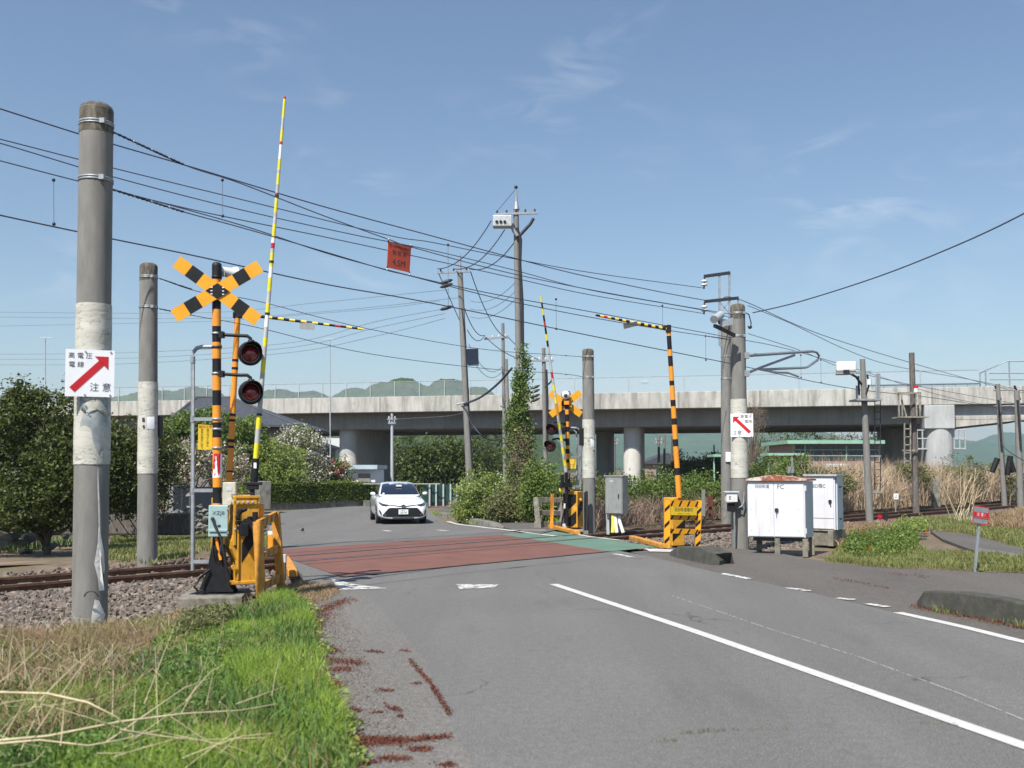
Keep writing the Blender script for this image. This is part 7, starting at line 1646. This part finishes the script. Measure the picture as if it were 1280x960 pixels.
pts = region([(x, y) for x, y in ((-60, 62), (-30, 60), (-6, 63), (10, 66), (50, 60), (60, 90), (-60, 110))], 22000, patchy(.15, .7, .15)); hh = rng.uniform(.4, 1.3, len(pts))
tag(blades('field_weeds', pts, hh, .09, .8, 'leaf_olive'), 'rough weeds and low growth under and beyond the viaduct', kind='stuff', cat='weeds')
# grass patches beyond the road
pts = region([P(575, 640), P(600, 632), P(700, 640), P(697, 656), P(640, 645), P(600, 641.5)], 9000); tag(blades('verge_grass', pts, .35, .035, .7, 'grass_green'), 'bright grass verge at the foot of the bushes behind the far pavement', kind='stuff', cat='grass')
pts = region([P(650, 645), P(672, 645), P(676, 655), P(655, 651)], 1500); 
V, F = leaf_arrays(pts+np.array([0, 0, .15])+rng.normal(size=pts.shape)*.06, .1); tag(fast_mesh('ground_weeds', V, [F], ['leaf_bright']), 'pale leafy weeds beside the weathered grey frame', kind='stuff', cat='weeds')
pts = region([P(130, 700), P(190, 706), P(262, 690), P(262, 652), P(200, 652), P(140, 672)], 15000, patchy(1.4, .4, .08)); tag(blades('verge_grass', pts, .10, .02, .9, 'grass_patchy'), 'patchy green grass beyond the rails at the left', kind='stuff', cat='grass')
pts = region([P(262, 690), P(262, 655), P(345, 668), P(352, 686), P(300, 695)], 5000, patchy(1.4, .4, .2)); tag(blades('verge_grass', pts, .10, .02, .9, 'grass_patchy'), 'green grass behind the near barrier machine', kind='stuff', cat='grass')
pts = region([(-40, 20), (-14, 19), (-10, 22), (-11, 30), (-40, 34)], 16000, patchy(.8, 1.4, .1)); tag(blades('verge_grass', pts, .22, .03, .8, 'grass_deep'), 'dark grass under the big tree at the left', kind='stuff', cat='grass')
pts = region([P(540, 641), P(575, 647), P(612, 657), P(612, 659), P(575, 650), P(540, 643)], 700); tag(blades('kerb_weeds', pts, .14, .03, .7, 'grass_green'), 'small weeds along the far kerb behind the car', kind='stuff', cat='weeds')
# right-hand verge
RG = [P(1030, 702), P(1052, 684), P(1075, 678), P(1140, 676), P(1160, 690), P(1290, 697), P(1290, 716), P(1110, 709)]
pts = region(RG, 15000, patchy(1.8, .2, .06)); tag(blades('verge_grass', pts, .10, .014, .9, 'grass_patchy'), 'green grass verge between the side road and the cabinets at the right', kind='stuff', cat='grass')
pts = region([P(1052, 694), P(1062, 680), P(1085, 674), P(1130, 668), P(1150, 684), P(1130, 700), P(1080, 702)], 9000, patchy(2.6, .9, .15)); V, F = leaf_arrays(pts+np.array([0, 0, .1])+np.abs(rng.normal(size=pts.shape))*np.array([.02, .02, .09]), .05); tag(fast_mesh('low_weeds', V, [F], ['leaf_mid']), 'mound of dark green leafy weeds right of the cabinets', kind='stuff', cat='weeds')
pts = region([P(1112, 675), P(1122, 662), P(1160, 664), P(1156, 672)], 3500, patchy(2.2, .3, .2)); V, F = leaf_arrays(pts+np.array([0, 0, .12])+np.abs(rng.normal(size=pts.shape))*np.array([.02, .02, .1]), .06); tag(fast_mesh('low_weeds', V, [F], ['leaf_bright']), 'light green leafy weeds beyond the dark mound at the right', kind='stuff', cat='weeds')
pts = region([P(1128, 662), P(1150, 650), P(1225, 648), P(1290, 665), P(1290, 690), P(1215, 668), P(1160, 662)], 12000, patchy(1.1, .9, .1)); tag(blades('verge_grass', pts, .16, .02, .9, 'grass_patchy'), 'green grass beyond the cracked asphalt patch at the right', kind='stuff', cat='grass')
pts = region([P(1030, 676), P(1062, 660), P(1130, 655), P(1128, 668), P(1075, 677), P(1050, 684)], 9000); tag(blades('dry_grass', pts, .16, .02, 1.6, 'grass_dry'), 'matted dry grass between the rails and the green mound', kind='stuff', cat='grass')
pts = region([P(1225, 655), P(1290, 640), P(1290, 668), P(1240, 664)], 5000); tag(blades('dry_grass', pts, .3, .025, 1.2, 'grass_dry'), 'dry grass behind the small red and grey notice', kind='stuff', cat='grass')
tag(strip('old_asphalt_patch', [P(1163, 664), P(1215, 669), P(1290, 688), P(1380, 705)], [P(1178, 674), P(1205, 684), P(1245, 697), P(1330, 718)], 20, 6, .004, 'apron_asphalt', skirt=.12), kind='structure')
tag(strip('concrete_patch', [P(1222, 685), P(1262, 691), P(1300, 697)], [P(1222, 692), P(1262, 697), P(1300, 701)], 10, 3, .008, 'verge_asphalt'), kind='structure')
for i, (x, y) in enumerate(((1079, 676.5), (1090, 684), (1104, 672), (1156, 671), (1110, 669), (1083, 695))):
    p_ = P(x, y); V, F = leaf_arrays(np.array([[p_.x, p_.y, .2 if i < 2 else .14]])+rng.normal(size=(14, 3))*np.array([.05, .05, .015]), .05, .9)
    tag(fast_mesh('poppy', V, [F], ['petal_orange']), ('largest orange poppy bloom on top of the green mound at the right', 'orange poppy low on the green mound', 'orange poppy at the back of the green mound', 'orange poppy by the asphalt patch', 'faint orange poppy among the dry grass', 'orange poppy near the side road edge')[i], 'poppy', 'orange poppies in the right verge')
# tall pale stalks beside the notice
b = MB()
for k in range(16):
    p_ = P(1205+random.uniform(-14, 14), 655); t_ = p_+Vector((random.uniform(-.9, 1.1), random.uniform(-.3, .3), random.uniform(1.0, 1.9)))
    b.tube([p_, p_.lerp(t_, .55)+Vector((0, 0, .15)), t_], .014, 'straw', 4, .006)
tag(b.build('dry_stalks', None), 'spray of tall pale dry stalks behind the small red and grey notice', kind='stuff', cat='stalks')

# ---------------- foreground verge
b = MB()
for k in range(420):
    p_ = P(random.uniform(-50, 250), random.uniform(785, 880)); a_ = random.uniform(0, 6.28); l = random.uniform(.12, .45); h_ = random.uniform(.03, .22)
    b.tube([p_+Vector((0, 0, .01)), p_+Vector((math.cos(a_)*l*.5, math.sin(a_)*l*.5, h_)), p_+Vector((math.cos(a_)*l, math.sin(a_)*l, h_*random.uniform(.1, .9)))], .0028, random.choice(('straw', 'weathered_wood', 'bark')), 4, .001)
tag(b.build('dry_stems', None), 'tangled dry stems over the brown grass by the nearest pole', kind='stuff', cat='stems')
GP = [P(-60, 1010), P(452, 1010), P(442, 960), P(428, 905), P(402, 850), P(392, 795), P(382, 762), P(352, 742), P(318, 762), P(236, 782), P(200, 812), P(150, 850), P(-60, 872)]
def band_mound(pts): pts[:, 2] -= 0.03; return pts
def clumpy(base, per, spread):
    return (np.repeat(base, per, 0)+rng.normal(size=(len(base)*per, 3))*np.array([spread, spread, 0]))
gp = region(GP, 78000, patchy(1.5, .5, .45)); gp[:, 2] -= .03
hh = (.12+.06*np.clip(np.sin(gp[:, 0]*3.1+1)*np.cos(gp[:, 1]*2.3), -.6, 1))*rng.uniform(.5, 1.4, len(gp))
tag(blades('foreground_grass', gp, hh, .009, .9, 'grass_green'), 'lush bright green grass verge in the lower left', kind='stuff', cat='grass')
gp = region(GP, 9000, patchy(2.7, 2.2, .0)); tag(blades('foreground_grass', gp, .14, .016, .8, 'grass_deep'), 'darker green grass clumps in the lower left verge', kind='stuff', cat='grass')
gp = region([P(-60, 1010), P(200, 1010), P(260, 900), P(300, 800), P(240, 790), P(150, 850), P(-60, 880)], 420)
lp = clumpy(gp, 26, .05); lp[:, 2] += rng.uniform(0, .15, len(lp)); V, F = leaf_arrays(lp, .036, .5); tag(fast_mesh('broadleaf_weeds', V, [F], ['grass_deep']), 'broad leaved dark weeds among the grass at the lower left', kind='stuff', cat='weeds')
gp = region([P(215, 815), P(275, 800), P(285, 775), P(235, 785)], 260); lp = clumpy(gp, 26, .04); lp[:, 2] += rng.uniform(0, .2, len(lp)); V, F = leaf_arrays(lp, .05, .4); tag(fast_mesh('silver_weeds', V, [F], ['leaf_olive']), 'grey green leafy weed clump near the concrete footing', kind='stuff', cat='weeds')
ep = []
for a_, z_ in zip([(442, 960), (428, 905), (402, 850), (392, 795), (382, 762)], [(428, 905), (402, 850), (392, 795), (382, 762), (355, 745)]):
    for k in range(26):
        t_ = random.random(); p_ = P(a_[0]+(z_[0]-a_[0])*t_+random.uniform(-8, 12), a_[1]+(z_[1]-a_[1])*t_); ep.append(p_[:])
lp = clumpy(np.array(ep), 16, .035); lp[:, 2] += rng.uniform(0, .07, len(lp)); V, F = leaf_arrays(lp, .032, .7); tag(fast_mesh('edge_weeds', V, [F], ['leaf_bright']), 'small leafy weeds creeping onto the asphalt edge', kind='stuff', cat='weeds')
DP = [P(-60, 880), P(140, 850), P(200, 812), P(250, 790), P(235, 770), P(150, 785), P(60, 790), P(-60, 800)]
gp = region(DP, 26000, patchy(2.2, .8, .15)); gp[:, 2] -= .04; tag(blades('dry_grass', gp, .13, .007, 2.3, 'grass_dry', hvar=.8), 'tangled dry brown grass around the foot of the nearest pole', kind='stuff', cat='grass')
gp = region(DP, 5000, patchy(2.9, 1.8, .0)); tag(blades('verge_grass', gp, .12, .009, .9, 'grass_patchy'), 'sparse green blades mixed into the dry brown grass', kind='stuff', cat='grass')
gp = region([P(-60, 960), P(120, 930), P(210, 820), P(300, 790), P(150, 850), P(-60, 880)], 2200, patchy(2.2, .8, .2)); tag(blades('dry_grass', gp, .2, .008, 1.5, 'grass_dry'), 'dry stalks mixed into the green verge at the left', kind='stuff', cat='grass')
gp = region([P(350, 745), P(385, 762), P(425, 742), P(418, 733), P(378, 728), P(352, 735)], 4500); tag(blades('dry_grass', gp, .05, .007, 2.2, 'grass_dry', hvar=.6), 'pale straw litter beside the near guard frame', kind='stuff', cat='grass')
# long dry straw lying over the grass
b = MB()
def stalk(pts, r, Y0=5.3):
    b.tube([D(px, py, Y0+dy) for px, py, dy in pts], r, 'straw', 5, r*.35)
stalk([(-40, 864, .2), (60, 867, .1), (110, 878, 0), (145, 896, 0), (165, 915, .1), (180, 930, .2)], .0075)
stalk([(-40, 929, 0), (60, 920, 0), (150, 902, .1), (230, 892, .3), (300, 888, .5), (345, 880, .7)], .008)
stalk([(-40, 933, -.1), (50, 925, -.1), (110, 932, -.1), (150, 925, 0), (200, 912, .1)], .007)
stalk([(130, 930, 0), (180, 895, .3), (230, 860, .6), (262, 848, .8)], .006)
stalk([(150, 912, 0), (200, 920, .1), (245, 925, .2), (330, 922, .3)], .005)
for k in range(60):
    x, y = random.uniform(-40, 300), random.uniform(870, 985); an = random.gauss(-.25, .75); l = random.uniform(40, 130); bend = random.uniform(-14, 14); dy = random.uniform(-.25, .8)
    stalk([(x, y, dy), (x+l*.33*math.cos(an), y+l*.33*math.sin(an)+bend*.6, dy+.05), (x+l*.66*math.cos(an), y+l*.66*math.sin(an)+bend, dy+.1), (x+l*math.cos(an), y+l*math.sin(an)+bend*.5, dy+.15)], random.uniform(.002, .0042))
for x, y0, y1, dx in ((50, 905, 800, -30), (120, 860, 800, 25), (10, 850, 775, 8), (32, 850, 778, -4), (340, 870, 820, 10)): stalk([(x, y0, .3), (x+dx*.4, (y0+y1)/2, .3), (x+dx, y1, .3)], .0035)
tag(b.build('dry_straw', None), 'long pale dry straw stalks lying over the green grass at the lower left', kind='stuff', cat='straw')
# red-brown moss and soil on the asphalt edge
rp = []
def rpatch(x0, y0, x1, y1, w, n):
    for _ in range(n):
        t_ = random.random(); px, py = x0+(x1-x0)*t_+random.gauss(0, w*1.6), y0+(y1-y0)*t_+random.gauss(0, w*.55); p_ = P(px, py); rp.append((p_.x, p_.y, .008+abs(random.gauss(0, .006))))
for a_ in ((384, 775, 404, 850, 4, 1500), (404, 850, 448, 965, 5, 1700), (382, 785, 400, 765, 6, 1200), (398, 765, 436, 750, 4, 1200), (385, 800, 410, 770, 4, 500), (398, 812, 425, 815, 4, 350), (400, 826, 450, 830, 4, 650), (412, 838, 440, 838, 3, 350), (400, 855, 422, 858, 5, 700), (405, 882, 425, 884, 3, 300), (425, 889, 450, 889, 2, 200), (436, 903, 448, 903, 2, 120), (400, 965, 450, 925, 8, 1800), (440, 928, 500, 928, 5, 1500), (500, 928, 560, 922, 3, 600), (515, 938, 535, 938, 3, 260), (475, 950, 510, 950, 3, 260), (450, 956, 470, 955, 2, 130), (552, 958, 565, 958, 3, 120),
           (512, 826, 540, 858, 1.2, 420), (540, 858, 562, 895, 1.4, 420), (456, 815, 480, 817, 1.5, 130), (500, 814, 512, 815, 1.2, 60), (472, 864, 490, 865, 1.5, 120), (488, 886, 500, 890, 2, 130), (496, 897, 504, 896, 1, 60), (515, 856, 526, 856, 1, 60), (465, 892, 478, 892, 1.2, 60), (480, 880, 510, 905, 1, 40), (1170, 742, 1225, 755, 1.5, 120)):
    rpatch(*a_)
rp = np.array(rp); V, F = leaf_arrays(rp, .014, .8, .9); tag(fast_mesh('red_moss', V, [F], ['red_weed']), 'rust red moss creeping over the asphalt edge at the lower left', kind='stuff', cat='moss')
rp = []
for a_ in ((1140, 758, 1190, 768, 2, 260), (1190, 768, 1290, 788, 2, 500), (1110, 717, 1160, 722, 1.5, 120), (1040, 722, 1110, 736, .8, 160)): rpatch(*a_)
rp = np.array(rp); V, F = leaf_arrays(rp, .018, .8, .9); tag(fast_mesh('red_moss', V, [F], ['red_weed']), 'rust red moss at the foot of the dark mossy kerb block', kind='stuff', cat='moss')
pts = region([P(1165, 762), P(1290, 784), P(1290, 788), P(1165, 765)], 110, patchy(3.4, .9, .0)); tag(blades('kerb_weeds', pts, .09, .01, .7, 'grass_patchy'), 'tufts of green weeds at the foot of the mossy kerb', kind='stuff', cat='weeds')
# long pale seam along the lane and a mossy crack across the road
tag(line('road_seam', [P(840, 745), P(960, 786), P(1080, 824), P(1200, 868), P(1290, 905)], .008, .0065, 'worn_line_paint', 60), kind='structure')
rp = []
for a_ in ((812, 930, 850, 926, 1.5, 60), (850, 918, 905, 914, 1, 120), (905, 914, 990, 912, .6, 60), (1150, 904, 1200, 908, .6, 40)): rpatch(*a_)
rp = np.array(rp); V, F = leaf_arrays(rp, .01, .8, .9); tag(fast_mesh('crack_moss', V, [F], ['leaf_olive']), 'thin line of green moss in a crack across the lane', kind='stuff', cat='moss')
# crumbs: asphalt grit and leaf litter scattered along the verge
gp = region([P(440, 958), P(402, 850), P(385, 765), P(425, 750), P(470, 850), P(520, 958)], 2600, lambda x, y: np.clip(1.2-(x-(-0.86+(5.5-y)*0.235))*1.4, .03, 1)); gp[:, 2] += .008
tag(stones('road_grit', gp, .012, 'stone'), 'fine grit and crumbs scattered along the asphalt edge', kind='stuff', cat='grit')
gp = region([P(-60, 1010), P(452, 1010), P(402, 850), P(352, 742), P(236, 782), P(150, 850), P(-60, 872)], 1500, patchy(1.9, 2.9, .1)); tag(blades('dry_grass', gp, .17, .006, 1.3, 'grass_dry'), 'scattered dry blades through the green verge', kind='stuff', cat='grass')
if HAZE:
    m = bpy.data.materials.new('air'); m.use_nodes = True; t = m.node_tree; t.nodes.clear()
    o = t.nodes.new('ShaderNodeOutputMaterial'); v = t.nodes.new('ShaderNodeVolumePrincipled')
    v.inputs['Color'].default_value = (0.62, 0.78, 0.95, 1); v.inputs['Density'].default_value = 0.0003; v.inputs['Anisotropy'].default_value = 0.2
    t.links.new(v.outputs[0], o.inputs['Volume']); MATS['air'] = m
    b = MB(); b.box((0, 0, 80), (8800, 8800, 170), 'air'); tag(b.build('haze'), 'pale haze over the fields', 'haze', kind='stuff')
